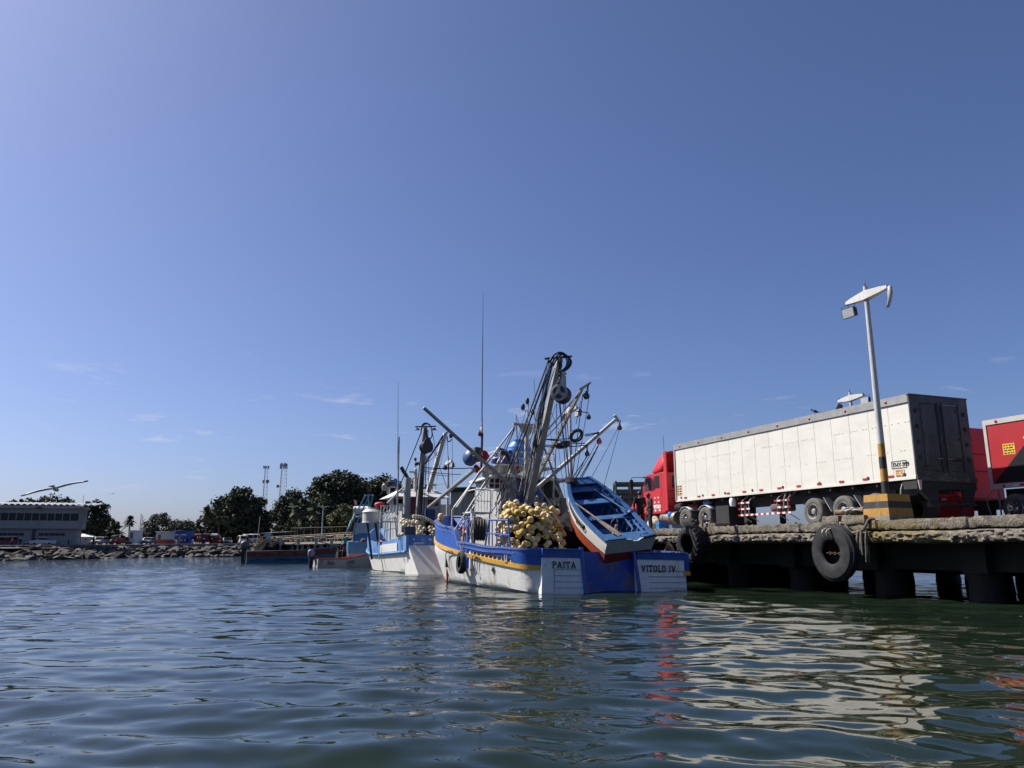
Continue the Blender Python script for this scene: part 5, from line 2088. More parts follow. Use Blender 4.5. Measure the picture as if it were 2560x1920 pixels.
 # struts: A-frame legs, lower left sloping davits, lower right feet
 for (x0, ya, x1, yb, y_, r_, m_) in ((1287, 1066, 1210, 1168, 8.0, .045, gw), (1210, 1168, 1135, 1270, 7.6, .06, gw), (1200, 1178, 1142, 1268, 7.4, .045, gw),
           (1345, 1240, 1290, 1300, 6.4, .06, gw), (1343, 1215, 1378, 1262, 6.2, .04, gw), (1352, 1098, 1420, 1275, 7.6, .05, gw), (1385, 1200, 1418, 1280, 7.5, .06, gw)):
  b = MB()
  b.tube([f(x0, ya, y_), f(x1, yb, y_ - .3)], r_, 8)
  b.build('strut', m_, vit, smooth=True)
 # long grey derrick leaning out towards the neighbouring boat
 b = MB()
 b.tube([f(1188, 1172, 8.2), f(1070, 1270, 9.2)], [.10, .075], 8)
 b.build('derrick', MT['greysteel'], vit, smooth=True)
 # ladder up to the deckhouse roof
 l0, l1 = f(1150, 1304, 7.2), f(1257, 1134, 8.1)
 b = MB()
 s_ = Vector((.24, .1, .05))
 b.tube([l0, l1], .022, 6)
 b.tube([l0 + s_, l1 + s_], .022, 6)
 for i in range(15):
  k = (i + .5) / 15
  b.tube([l0.lerp(l1, k), l0.lerp(l1, k) + s_], .018, 5)
 b.build('ladder', MT['white'], vit, smooth=True)
 b = MB()
 l2, l3 = f(1136, 1326, 6.9), f(1168, 1276, 7.0)
 b.tube([l2, l3], .024, 6)
 b.tube([l2 + s_, l3 + s_], .024, 6)
 for i in range(5):
  k = (i + .5) / 5
  b.tube([l2.lerp(l3, k), l2.lerp(l3, k) + s_], .02, 5)
 b.build('boarding_ladder', MT['white'], vit, smooth=True)
 # caged platform of white tubes
 p0, p1 = f(1173, 1279, 6.3), f(1224, 1282, 6.3)
 b = MB()
 b.bb(p0.x, p1.x, 6.1, 7.2, p0.z - .06, p0.z)
 pl_ = b.build('platform', MT['white'], vit, bevel=.01)
 b = MB()
 for x in np.linspace(p0.x + .2, p1.x - .04, 6):
  b.tube([(x, 6.15, p0.z), (x, 6.15, p0.z + .92)], .02, 5)
 b.tube(smoothpts([(p0.x + .2, 7.1, p0.z + .92), (p0.x + .2, 6.15, p0.z + .92), (p1.x - .12, 6.15, p0.z + .92), (p1.x - .02, 6.15, p0.z + .8), (p1.x - .02, 6.15, p0.z)], 3), .024, 6)
 b.tube([(p0.x + .2, 6.15, p0.z + .45), (p1.x - .04, 6.15, p0.z + .45)], .018, 5)
 b.build('platform_cage', MT['white'], pl_, smooth=True)
 b = MB()
 for (x, y) in ((p0.x + .05, 6.15), (p1.x - .05, 6.15), (p0.x + .05, 7.1)):
  b.tube([(x, y, .62), (x, y, p0.z - .05)], .035, 6)
 b.build('platform_leg', MT['white'], pl_, smooth=True)
 # second cage, further in
 p0, p1 = f(1230, 1270, 7.2), f(1263, 1272, 7.2)
 b = MB()
 for x in np.linspace(p0.x, p1.x, 4):
  b.tube([(x, 7.2, p0.z - .4), (x, 7.2, p0.z + .75)], .022, 5)
 b.tube(smoothpts([(p0.x, 7.2, p0.z + .75), (p1.x - .25, 7.2, p0.z + .75), (p1.x, 7.2, p0.z + .5)], 3), .024, 5)
 b.build('guard_rail', MT['white'], vit, smooth=True)
 # white post by the bow quarter
 b = MB()
 q0, q1 = f(1130, 1308, 8.9), f(1131, 1275, 8.9)
 b.tube([q0 + Vector((0, 0, -.3)), q1, f(1139, 1264, 8.7)], .04, 6)
 b.build('davit_post', MT['white'], vit, smooth=True)
 # --- blue tube gate on the port rail
 g = lambda x, y: V.x(1060 + x * .3165, 1240 + y * .3165, -3.28)
 b = MB()
 b.tube([g(478, 425), g(516, 190)], .035, 7)
 b.tube([g(682, 430), g(664, 190)], .035, 7)
 b.tube([g(512, 190), g(668, 190)], .035, 7)
 b.tube([g(494, 294), g(672, 308)], .028, 7)
 for x in (540, 575, 622):
  b.tube([g(x, 424), g(x - 2, 190)], .022, 6)
 b.build('tube_gate', MT['bluepaint'], vit, smooth=True)
 # --- winch drum with wound hose, on a white post
 dc = f(1197, 1324, 5.2)
 b = MB()
 M = Mz(dc + Vector((-.22, 0, 0)), (.92, -.38, 0))
 prof = []
 for i in range(9):
  prof += [(.40 + .03 * (i % 2), i * .055), (.445 + .02 * (i % 2), i * .055 + .0275)]
 b.lathe([(0, 0)] + prof + [(0, .5)], M, 26)
 dr = b.build('hose_drum', mat('grey_brown_hose', (.075, .065, .055), .75, var=.35, scale=6), vit, smooth=True, angle=60)
 b = MB()
 for h in (-.02, .52):
  b.lathe([(.52, h - .01), (.52, h + .01), (.48, h + .01), (.48, h - .01)], M, 26, close=True)
  for k in range(6):
   a = k * math.pi / 3
   b.tube([M @ Vector((0, 0, h)), M @ Vector((.5 * math.cos(a), .5 * math.sin(a), h))], .014, 4)
 b.build('drum_flange', gw, dr, smooth=True)
 b = MB()
 pz = f(1182, 1330, 5.6)
 b.tube([(pz.x, 5.6, .62), (pz.x, 5.6, pz.z + .75)], .11, 10)
 b.build('winch_post', MT['white'], vit, smooth=True)
 b = MB()
 pz = f(1173, 1330, 5.9)
 b.tube([(pz.x, 5.9, .62), (pz.x, 5.9, pz.z + .5)], .12, 10)
 b.build('winch_post', MT['bluepaint'], vit, smooth=True)
 for k in range(4):
  pts = [f(1172 + 3 * k, 1348, 5.4), f(1168 + 3 * k, 1318 - 4 * k, 5.3), f(1182 + 3 * k, 1299 - 2 * k, 5.2), f(1200 + 3 * k, 1302 - k, 5.1), f(1212, 1322, 5.0)]
  cable(vit, smoothpts(pts, 4), .02, MT['rope'] if k % 2 else MT['palerope'], 'slack_hose', 6)
 cable(vit, smoothpts([f(1158, 1350, 6.2), f(1160, 1330, 6.2), f(1166, 1314, 6.2), f(1172, 1300, 6.2)], 4), .03, MT['red'], 'red_hose', 6)
 # --- winch machinery and gear cluttering the waist
 b = MB()
 q = f(1318, 1262, 6.3)
 for (dx, dz, w_, h_) in ((-.6, -.5, .9, .7), (.3, -.3, 1.0, .8), (1.1, -.4, .6, .9), (1.7, -.2, .5, 1.2)):
  b.box((q.x + dx, 6.9, q.z + dz), (w_, .8, h_), Matrix.Rotation(.3 * dx, 4, 'Z'), taper=.85)
 for dx in (-.3, .5, 1.2):
  b.lathe([(.34, -.3), (.34, -.26), (.16, -.24), (.16, .24), (.34, .26), (.34, .3)], Mz((q.x + dx, 6.4, q.z - .25 + .1 * dx), (1, .2, 0)), 18)
 b.build('deck_winch', MT['darksteel'], vit, smooth=True, angle=35)
 # --- bundle of cables down the main boom
 rr = random.Random(12)
 for k in range(13):
  a0 = f(1366 + rr.uniform(-2, 22), 906 + rr.uniform(-2, 22), 3.9)
  e = f(1300 + rr.uniform(-10, 48), 1250 + rr.uniform(-25, 10), 6.6)
  mid = a0.lerp(e, .5) + Vector((rr.uniform(-.22, .05), rr.uniform(-.1, .1), rr.uniform(-.05, .1)))
  cable(vit, smoothpts([a0, a0.lerp(mid, .5) + Vector((rr.uniform(-.1, .02), 0, 0)), mid, e], 4), rr.choice([.014, .018, .026]), MT['rope'] if rr.random() < .75 else MT['palerope'])
 for (x0, ya, x1, yb, y_, y2, r_) in ((1372, 900, 1238, 1262, 3.9, 7.4, .035), (1366, 935, 1246, 1262, 4.2, 7.4, .028), (1376, 915, 1255, 1236, 4.0, 7.4, .03), (1390, 960, 1300, 1150, 4.4, 7.0, .018),
           (1455, 975, 1358, 1085, 4.6, 7.0, .03), (1448, 982, 1352, 1095, 4.6, 7.0, .022), (1440, 1010, 1350, 1110, 4.7, 7.0, .022),
           (1409, 1008, 1426, 1240, 3.4, 3.0, .02), (1400, 1006, 1418, 1216, 3.4, 3.2, .02), (1397, 1006, 1430, 1230, 3.4, 3.0, .016), (1413, 1008, 1432, 1200, 3.4, 3.2, .016),
           (1457, 985, 1425, 1235, 4.5, 4.0, .02), (1472, 998, 1436, 1210, 4.5, 4.0, .014), (1452, 1002, 1440, 1060, 4.6, 5.0, .014),
           (1549, 1062, 1474, 1202, 5.2, 3.6, .012), (1551, 1062, 1505, 1230, 5.2, 2.2, .012),
           (1497, 1112, 1450, 1202, 5.4, 4.0, .022), (1494, 1116, 1444, 1204, 5.4, 4.0, .022), (1490, 1110, 1436, 1202, 5.4, 4.0, .014),
           (1468, 1140, 1426, 1200, 5.5, 4.3, .022), (1466, 1140, 1435, 1204, 5.5, 4.3, .018),
           (1283, 1070, 1225, 1200, 8.0, 7.4, .016), (1288, 1070, 1240, 1180, 8.0, 7.4, .016), (1286, 1072, 1258, 1140, 8.0, 8.0, .03),
           (1348, 1088, 1412, 1262, 6.8, 7.6, .016), (1370, 1010, 1404, 1092, 4.6, 7.6, .012), (1378, 1000, 1350, 1150, 4.6, 7.0, .012),
           (1362, 1170, 1350, 1255, 6.6, 6.4, .02), (1352, 1130, 1322, 1262, 7.0, 6.6, .014), (1160, 1290, 1265, 1130, 7.0, 8.0, .012), (1225, 1285, 1310, 1160, 6.0, 7.4, .02), (1238, 1290, 1320, 1130, 6.0, 7.0, .016), (1312, 1265, 1236, 1302, 6.4, 5.2, .02)):
  p, q = f(x0, ya, y_), f(x1, yb, y2)
  cable(vit, sag(p, q, .03, 6), r_)
 # horizontal lines carrying two old tyres between booms
 for (x0, ya, x1, yb) in ((1352, 1098, 1432, 1096), (1352, 1112, 1398, 1112), (1350, 1115, 1400, 1117), (1462, 1086, 1498, 1080), (1462, 1090, 1498, 1082), (1420, 1107, 1464, 1108), (1425, 1116, 1466, 1112), (1350, 1097, 1425, 1103)):
  cable(vit, sag(f(x0, ya, 5.4), f(x1, yb, 5.4), .02, 5), .022)
 for (x, y, tilt, rr_, hh) in ((1441, 1089, R(38), .34, .15), (1407, 1112, R(76), .33, .15)):
  c_ = f(x, y, 5.4)
  M = Matrix.Translation(c_) @ Matrix.Rotation(tilt, 4, 'X') @ Matrix.Rotation(R(20), 4, 'Y')
  M = Mz(c_, Vector((.12, -math.cos(tilt), -math.sin(tilt))))
  b = MB()
  b.lathe([(rr_ * .62, -.06), (rr_ * .9, -.085), (rr_, -.04), (rr_, .04), (rr_ * .9, .085), (rr_ * .62, .06), (rr_ * .72, 0)], M, 24, close=True)
  b.build('hung_tyre', mat('greenish_black_tyre', (.018, .026, .03), .6, var=.3), vit, smooth=True, angle=50)
 # pulley blocks and hooks
 pulley(vit, f(1466, 990, 4.5), .15)
 pulley(vit, f(1549, 1070, 5.2), .11)
 pulley(vit, f(1468, 1135, 5.5), .10)
 pulley(vit, f(1498, 1104, 5.4), .12, MT['red'])
 pulley(vit, f(1472, 1030 + 14, 4.6), .09)
 b = MB()
 chain(b, [f(1468, 1113, 5.5), f(1468, 1135, 5.5)], .02, .11)
 chain(b, [f(1549, 1050, 5.2), f(1549, 1066, 5.2)], .02, .11)
 chain(b, [f(1470, 960, 4.5), f(1468, 985, 4.5)], .02, .11)
 b.build('chain', MT['darksteel'], vit)
 b = MB()
 b.tube([f(1436, 1027, 4.7), f(1471, 1032, 4.6), f(1473, 1040, 4.6)], .022, 6)
 b.build('lamp_arm', MT['darksteel'], vit, smooth=True)
 # mooring line bights on the hull side
 for (pts) in ([(.0, 6.9), (.07, 5.9)],):
  pass
 p = HV.P(8.6, 1.25, -1, .08)
 cable(vit, smoothpts([HV.P(7.6, 1.28, -1, .08), HV.P(8.2, 1.30, -1, .1), HV.P(8.7, 1.1, -1, .08), HV.P(8.9, .6, -1, .08)], 4), .02)
 cable(vit, smoothpts([HV.P(4.6, 1.1, -1, .08), HV.P(5.0, 1.13, -1, .1), HV.P(5.2, .85, -1, .10), HV.P(5.15, .5, -1, .09), HV.P(5.0, .45, -1, .09), HV.P(5.0, .8, -1, .10), HV.P(4.7, 1.08, -1, .09), HV.P(4.3, 1.05, -1, .1)], 4), .018)
 # orange suction hose led over the bow quarter into the water
 pts = [V.f(1160, 1318, 8.6), V.f(1137, 1324, 8.8), V.f(1127, 1338, 9.2), V.f(1122, 1370, 9.3), V.f(1119, 1410, 9.3), V.f(1118, 1445, 9.3), V.f(1119, 1470, 9.3)]
 cable(vit, smoothpts(pts, 5), .05, mat('orange_red_hose', (.42, .06, .03), .5, var=.15), 'suction_hose', 9)


build_vitolo_top()

# tyre hung on the port side
ty = HV.P(6.3, .85, -1, .02)
TM_ = V.M @ Mz(ty + Vector((-.02, 0, 0)), Vector((-1, .05, .05)))
tt = thing('tyre_fender', 'black car tyre roped to the port side of the blue boat as a fender', 'tyre fender', TM_)
b = MB()
b.lathe([(.24, .03), (.40, .0), (.45, .05), (.46, .13), (.45, .21), (.40, .27), (.24, .24), (.29, .13)], Matrix(), 32, close=True)
b.build('tyre_body', MT['tyre'], tt, smooth=True, angle=60)
b = MB()
I_ = TM_.inverted() @ V.M
top1 = I_ @ HV.P(6.1, zt(6.1), -1, .08)
top2 = I_ @ HV.P(6.6, zt(6.6), -1, .08)
cc = I_ @ (ty + Vector((-.16, 0, .40)))
b.tube([top1, cc], .014, 5)
b.tube([top2, cc + Vector((0, 0, 0))], .014, 5)
b.build('hanging_rope', MT['palerope'], tt)

# ------------------------------------------------------------------ fishing net and floats on the stern deck
floatm = mat('yellow_net_float', (0.58, 0.42, 0.155), 0.75, var=.14, scale=5, rnd=.22, dirt=((.32, .22, .09), 6, .55, .8, (1, 1, 1)), bump=.15, bscale=20)
floatw = mat('cream_net_float', (0.50, 0.43, 0.29), 0.6, var=.12, scale=5, rnd=.15, dirt=((.3, .25, .15), 6, .6, .85, (1, 1, 1)))


def net_mound(name, label, F_, c, d, seed, holes=0):
 """c base centre, d half sizes and height, in frame F_"""
 b = MB()
 nu, nv = 40, 14
 rows = []
 for i in range(nv + 1):
  el = (math.pi / 2) * i / nv
  row = []
  for j in range(nu):
   a = 2 * math.pi * j / nu
   u = Vector((math.cos(a) * math.cos(el), math.sin(a) * math.cos(el), math.sin(el)))
   n = mnoise.fractal(u * 2.2 + Vector((seed, 0, 0)), 1, 2, 5) * .16 + mnoise.noise(u * 9 + Vector((seed, 3, 0))) * .03
   row.append(Vector((c[0] + u.x * d[0] * (1 + n), c[1] + u.y * d[1] * (1 + n), c[2] + u.z * d[2] * (1 + n))))
  rows.append(row)
 b.grid(rows, close_u=True)
 o = b.build(name, MT['net'], None, smooth=True, angle=60)
 place(o, F_.M)
 tag(o, label, 'fishing net', 'nets heaped on boat decks')
 return o


net_mound('fishing_net', 'black fishing net heaped under the blue rowing boat on the stern of the blue boat', V, (.05, 3.9, .6), (1.55, 2.3, 2.15), 3)
net_mound('fishing_net', 'dark net core beneath the pile of yellow floats on the blue boat', V, (-1.95, 3.1, .6), (1.12, 1.6, 2.1), 8)
# pale twine lying over the top
b = MB()
rr = random.Random(31)
for k in range(26):
 p = V.f(1374, 1286, 2.6) + Vector((rr.uniform(-.4, .35), rr.uniform(-.2, .4), rr.uniform(-.10, .06)))
 b.tube(smoothpts([p, p + Vector((rr.uniform(-.2, .2), rr.uniform(-.2, .2), rr.uniform(-.02, .1))), p + Vector((rr.uniform(-.3, .3), rr.uniform(-.2, .2), rr.uniform(-.08, .05))), p + Vector((rr.uniform(-.35, .35), rr.uniform(-.2, .2), rr.uniform(-.14, .0)))], 3), .022, 5)
o = b.build('twine_tangle', MT['palerope'], None, smooth=True)
place(o, V.M)
tag(o, 'tangle of pale twine on top of the net between the yellow floats', 'twine')


def float_mesh(name, r, L_):
 b = MB()
 b.lathe([(r * .3, -L_ / 2 + .01), (r * .62, -L_ / 2), (r * .88, -L_ * .40), (r, -L_ * .2), (r * 1.02, 0), (r, L_ * .2), (r * .88, L_ * .40), (r * .62, L_ / 2), (r * .3, L_ / 2 - .01), (r * .26, 0)], Matrix(), 14, close=True)
 o = b.build(name, floatm, None, smooth=True, angle=70)
 me = o.data
 bpy.data.objects.remove(o)
 return me


FME = float_mesh('net_float', .104, .195)
FMW = float_mesh('net_float_pale', .10, .19)
FMW.materials.clear()
FMW.materials.append(floatw)


def put_float(F_, p, axis, me, label, group, s=1.0):
 o = bpy.data.objects.new('net_float', me)
 COL.objects.link(o)
 M = F_.M @ Mz(p, axis) @ Matrix.Scale(s, 4)
 o.matrix_world = M
 tag(o, label, 'net float', group)
 return o


def scatter_floats(F_, c, d, seed, n_max, sep, me, label, group, want, s=1.0):
 r_ = random.Random(seed)
 pts = []
 tries = 0
 while len(pts) < n_max and tries < 60000:
  tries += 1
  u = Vector((r_.gauss(0, 1), r_.gauss(0, 1), abs(r_.gauss(0, 1))))
  u.normalize()
  if not want(u):
   continue
  n = mnoise.noise(u * 2.5 + Vector((seed, 1, 0))) * .13
  k = 1.0 + n + r_.uniform(-.03, .10)
  sq_ = lambda v: math.copysign(abs(v) ** .68, v)
  p = Vector((c[0] + sq_(u.x) * d[0] * k, c[1] + sq_(u.y) * d[1] * k * .93, c[2] + (u.z ** .85) * d[2] * k))
  if F_ is V and p.x < -3.0:
   p.x = -3.0 + .1 * math.sin(p.z * 9)
  if any((p - q[0]).length < sep for q in pts):
   continue
  pts.append((p, u))
 for (p, u) in pts:
  ax = Vector((r_.gauss(0, 1), r_.gauss(0, 1), r_.gauss(0, .8)))
  ax = (ax - u * ax.dot(u) * .6)
  put_float(F_, p, ax, me if r_.random() < .85 else FMW, label, group, s * r_.uniform(.88, 1.14))
 # head rope snaking through them
 b = MB()
 order = sorted(pts, key=lambda q: (round(q[0].z / .22), q[0].x if int(q[0].z / .22) % 2 else -q[0].x))
 for a, c_ in zip(order[:-1], order[1:]):
  if (a[0] - c_[0]).length < .6:
   b.tube([a[0], a[0].lerp(c_[0], .5) - a[1] * .05, c_[0]], .012, 4)
 return b


FG = 'floats heaped on the blue boat stern'
FL = 'pale yellow barrel shaped net float in the big heap on the blue boat stern'
b = scatter_floats(V, (-2.02, 3.05, .75), (1.30, 1.65, 2.15), 5, 208, .152, FME, FL, FG, lambda u: (u.y < .12 and u.z > .02 and True))
o = b.build('head_rope', MT['rope'], None)
place(o, V.M)
tag(o, 'dark head rope threaded through the heap of yellow floats', 'rope')
# threaded rows on the crest right of the heap
for pts in ([(1345, 1271), (1352, 1271), (1359, 1272), (1366, 1273)], [(1381, 1272), (1386, 1277), (1393, 1279)], [(1388, 1285), (1385, 1290), (1380, 1294), (1375, 1298), (1369, 1301)]):
 pts = [V.f(x, y, 2.5) for x, y in pts]
 for i, p in enumerate(pts):
  q = pts[min(i + 1, len(pts) - 1)]
  p0 = pts[max(i - 1, 0)]
  put_float(V, p, Vector(q) - Vector(p0), FME, FL, FG)
# ------------------------------------------------------------------ the rowing skiff hauled up on the stern
sTL = V.M @ V.f(1520, 1354, -.35)
sTR = V.M @ V.f(1636, 1339, -.15)
sB = V.M @ V.f(1449, 1206, 2.9)
sx_ = (sTR - sTL).normalized()
mid_ = (sTL + sTR) / 2
sy_ = (sB - mid_)
SKL = sy_.length
sy_ = sy_.normalized()
sx_ = (sx_ - sy_ * sx_.dot(sy_)).normalized()
sz_ = sx_.cross(sy_).normalized()
SW = (sTR - sTL).length / 2
SM = Matrix((sx_, sy_, sz_)).transposed().to_4x4()
SM.translation = mid_                     # local origin: middle of the transom's top edge; y forward, z up
skiff = thing('rowing_boat', 'blue wooden rowing boat with white and orange sides hauled bow up on the stern', 'rowing boat', SM)

skwhite = mat('chipped_white_strake', (.52, .50, .44), .55, var=.1, scale=2, dirt=((.28, .22, .14), 3.5, .58, .75, (1, .5, 1)))
skorange = mat('orange_red_bottom', (.36, .058, .02), .5, var=.12, scale=2, dirt=((.25, .05, .03), 3, .5, .8, (1, .5, 1)))
skblue = mat('chipped_blue_gunwale', (.035, .115, .29), .55, var=.2, scale=3, dirt=((.42, .44, .46), 4.5, .62, .74, (1.4, .5, 1)), dirt2=((.16, .12, .09), 6, .66, .76, (1, .5, 1)))
skinner = mat('shaded_blue_planks', (.008, .045, .17), .6, var=.25, scale=2.5)  # blue darkened to hold the shade inside the boat
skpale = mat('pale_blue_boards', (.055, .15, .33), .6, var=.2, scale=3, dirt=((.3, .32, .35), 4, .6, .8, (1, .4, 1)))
oarm = mat('bare_wood', (.27, .20, .14), .7, var=.25, scale=4, dirt=((.5, .46, .4), 4, .5, .8, (1, 1, 1)))

Ls = SKL
# stations: y, half width at gunwale, gunwale height, chine half width, chine height, keel height
ST = []
for i in range(17):
 k = i / 16
 hw = SW * (1 + .42 * math.sin(math.pi * min(1, k / .86) * .62)) if k < .55 else 0
 # fair curve through fixed widths
 ST.append(k)


def interp(xs, ys, x):
 return float(np.interp(x, xs, ys))


def cubic(pts, n=17):
 xs = [p[0] for p in pts]
 out = smoothpts([(p[0], p[1], 0) for p in pts], 8)
 X = [o.x for o in out]
 Yv = [o.y for o in out]
 return lambda x: interp(X, Yv, x)


hwf = cubic([(0, SW), (.2, SW * 1.07), (.45, SW * 1.10), (.7, SW * .98), (.88, SW * .72), (1.0, SW * .42)])
gzf = cubic([(0, 0), (.2, -.03), (.42, -.05), (.65, .0), (.85, .08), (1.0, .16)])
cwf = lambda k: hwf(k) * interp([0, .5, .85, 1], [.90, .90, .72, .55], k)
kzf = cubic([(0, -.98), (.2, -1.05), (.45, -1.08), (.7, -1.0), (.88, -.82), (1.0, -.55)])
KS = [i / 24 for i in range(25)]


def sk_out(k, side, q, off=0.0):
 """q 0 at the chine, 1 at the gunwale"""
 cw, gw_ = cwf(k), hwf(k)
 cz, gz = kzf(k) + .05, gzf(k)
 bul = .06 * math.sin(math.pi * q)
 return Vector((side * (cw + (gw_ - cw) * q + bul + off), k * Ls + .12 * k * k * q, cz + (gz - cz) * q))


def build_skiff():
 b = MB()
 for sd in (-1, 1):
  rows = []
  for q in (.42, .6, .8, 1.0):
   rows.append([sk_out(k, sd, q) for k in KS])
  for q in (1.0, .8, .6, .42):
   rows.append([sk_out(k, sd, q, -.035) for k in KS])
  if sd < 0:
   rows = [r_[::-1] for r_ in rows]
  b.grid(rows + [rows[0]])
 b.build('side_strake', skwhite, skiff, smooth=True, angle=40)
 b = MB()
 for sd in (-1, 1):
  rows = [[sk_out(k, sd, q) for k in KS] for q in (0, .2, .419)] + [[sk_out(k, sd, q, -.035) for k in KS] for q in (.419, .2, 0)]
  if sd < 0:
   rows = [r_[::-1] for r_ in rows]
  b.grid(rows + [rows[0]])
 rows = [[Vector((x * cwf(k), k * Ls, kzf(k) + .05 * abs(x))) for k in KS] for x in (-1, -.5, 0, .5, 1)]
 b.grid(rows)
 b.build('bottom', skorange, skiff, smooth=True, angle=40)
 # thin dark line between orange and white, black rubbing patch forward
 b = MB()
 rows = [[sk_out(k, -1, q, .006) for k in KS] for q in (.405, .44)]
 b.grid([r_[::-1] for r_ in rows])
 rows = [[sk_out(k, -1, q, .008) for k in KS[8:19]] for q in (.62, .80)]
 b.grid([r_[::-1] for r_ in rows])
 o = b.build('black_stripe', MT['black'], skiff, smooth=True)
 o.modifiers.new('thickness', 'SOLIDIFY').thickness = .01
 # gunwale
 b = MB()
 for sd in (-1, 1):
  prof = [(-.075, -.02), (.045, -.02), (.05, -.07), (.075, -.07), (.075, .03), (-.075, .03)]
  prof = [(.075, -.06), (.075, .03), (-.085, .03), (-.085, -.03), (.03, -.03), (.03, -.06)]
  rows = []
  for (dx, dz) in prof:
   rows.append([sk_out(k, sd, 1) + Vector((sd * dx, 0, dz)) for k in KS])
  if sd < 0:
   rows = [r_[::-1] for r_ in rows]
  b.grid(rows + [rows[0]])
  for e in (0, -1):
   lp = [r_[e] for r_ in rows]
   b.add(lp, [tuple(range(6))])
 b.build('gunwale', skblue, skiff, smooth=True, angle=35)
 # inside skin
 b = MB()
 for sd in (-1, 1):
  rows = [[sk_out(k, sd, q, -.045) for k in KS] for q in (.02, .3, .6, .96)]
  if sd > 0:
   rows = [r_[::-1] for r_ in rows]
  b.grid(rows)
 rows = [[Vector((x * (cwf(k) - .03), k * Ls, kzf(k) + .10)) for k in KS] for x in (-1, 0, 1)]
 b.grid([r_[::-1] for r_ in rows])
 b.build('inner_planking', skinner, skiff, smooth=True, angle=40)
 # ribs and risers
 for sd in (-1, 1):
  for i in range(12):
   k = .12 + i * .07
   b = MB()
   pts = [sk_out(k, sd, q, -.08) for q in (.02, .3, .6, .9)]
   b.tube(pts, .032, 4, sq=True)
   b.build('rib', skpale if sd > 0 else skinner, skiff)  # right ribs coloured pale as if lit, left ones dark as if shaded
  b = MB()
  for q in (.56, .80):
   rows = []
   for (do, dq) in ((-.10, -.045), (-.10, .045), (-.13, .045), (-.13, -.045)):
    rows.append([sk_out(k, sd, q + dq, do) for k in KS[1:-2]])
   b.grid(rows + [rows[0]])
  b.build('riser', skpale if sd > 0 else skinner, skiff)  # same painted lit and shaded sides as the ribs
 # thwarts
 for (k, wd, m) in ((.44, .24, skpale), (.70, .30, skpale), (.90, .34, skpale)):
  b = MB()
  w_ = hwf(k) * .96
  z = gzf(k) - .16
  b.bb(-w_, w_, k * Ls - wd / 2, k * Ls + wd / 2, z - .045, z)
  b.build('thwart', m, skiff, bevel=.008)
 # grown knee on the right end of the middle thwart
 b = MB()
 k = .44
 w_ = hwf(k)
 M = Matrix(((1, 0, 0, 0), (0, 0, 1, k * Ls - .05), (0, 1, 0, 0), (0, 0, 0, 1)))
 b.prism([(w_ - .42, gzf(k) - .15), (w_ - .03, gzf(k) - .15), (w_ + .02, gzf(k) + .06), (w_ - .1, gzf(k) + .06), (w_ - .2, gzf(k) - .05)], M, .1)
 b.build('knee', skinner, skiff)
 # stern sheets and transom
 b = MB()
 z = -.10
 b.add([(-SW * .98, .03, z - .04), (SW * .98, .03, z - .04), (SW * 1.08, .52, z - .04), (-SW * 1.08, .52, z - .04), (-SW * .98, .03, z), (SW * .98, .03, z), (SW * 1.08, .52, z), (-SW * 1.08, .52, z)], [(3, 2, 1, 0), (4, 5, 6, 7), (0, 1, 5, 4), (1, 2, 6, 5), (2, 3, 7, 6), (3, 0, 4, 7)])
 b.build('stern_seat', skpale, skiff, bevel=.008)

 def edge(q):
  return cwf(0) + (SW - cwf(0)) * q + .06 * math.sin(math.pi * q)
 kz = kzf(0) + .05
 b = MB()
 ql = .42
 zl = kz + (0 - kz) * ql
 up = [(-edge(ql), zl), (edge(ql), zl), (edge(.7), kz * .3), (SW + .02, .03), (SW * .62, .03), (SW * .40, -.02), (SW * .30, -.10), (SW * .10, -.10), (SW * .0, -.03), (-SW * .3, .02), (-SW - .02, .03), (-edge(.7), kz * .3)]
 M = Matrix(((1, 0, 0, 0), (0, 0, 1, -.03), (0, 1, 0, 0), (0, 0, 0, 1)))
 b.prism(up, M, .05)
 tr = b.build('transom', mat('grey_white_transom_board', (.44, .45, .44), .6, var=.1, dirt=((.2, .19, .17), 3, .55, .8, (1, 1, 1))), skiff)
 b = MB()
 b.prism([(-edge(0), kz), (0, kzf(0)), (edge(0), kz), (edge(.2), kz * .8), (edge(ql), zl - .002), (-edge(ql), zl - .002), (-edge(.2), kz * .8)], M, .05)
 b.build('transom_bottom', mat('shaded_red_transom', (.20, .028, .02), .5, var=.15), skiff)  # bottom red darkened, shade of the transom is in the colour
 b = MB()
 b.bb(-SW - .04, -SW * .25, -.05, .10, .03, .075)
 b.bb(SW * .45, SW + .06, -.05, .10, .03, .075)
 b.build('transom_cap', skblue, skiff, bevel=.012)
 b = MB()
 b.tube(smoothpts([(SW * .98, -.02, .06), (SW * .72, -.05, .05), (SW * .5, -.05, .02)], 4), .045, 8)
 b.tube([(SW + .05, -.03, .03), (SW + .10, .4, .02)], .05, 8)
 b.build('rubber_edging', MT['black'], skiff, smooth=True)
 b = MB()
 b.tube(smoothpts([(SW * .05, -.04, -.12), (SW * .08, -.05, -.22), (SW * .30, -.05, -.22), (SW * .33, -.04, -.12)], 3), .012, 5)
 b.build('transom_eye', gw, tr)
 b = MB()
 b.tube([(SW * .55, .22, -.06), (SW * .9, .28, -.06)], .04, 8)
 b.build('roller', MT['black'], skiff, smooth=True)
 # floor boards aft, upright post, coiled line
 b = MB()
 for i in range(6):
  x = -.30 + i * .13
  b.bb(x, x + .115, .55, 1.75, -.80, -.775)
 b.build('floor_boards', skpale, skiff)
 b = MB()
 b.box((-.02, .95, -.42), (.07, .05, .75), Matrix.Rotation(R(-6), 3, 'Y'))
 b.bb(-.12, .1, .86, 1.04, -.775, -.70)
 b.build('rowlock_post', oarm, skiff)
 # bow cover
 b = MB()
 k = .96
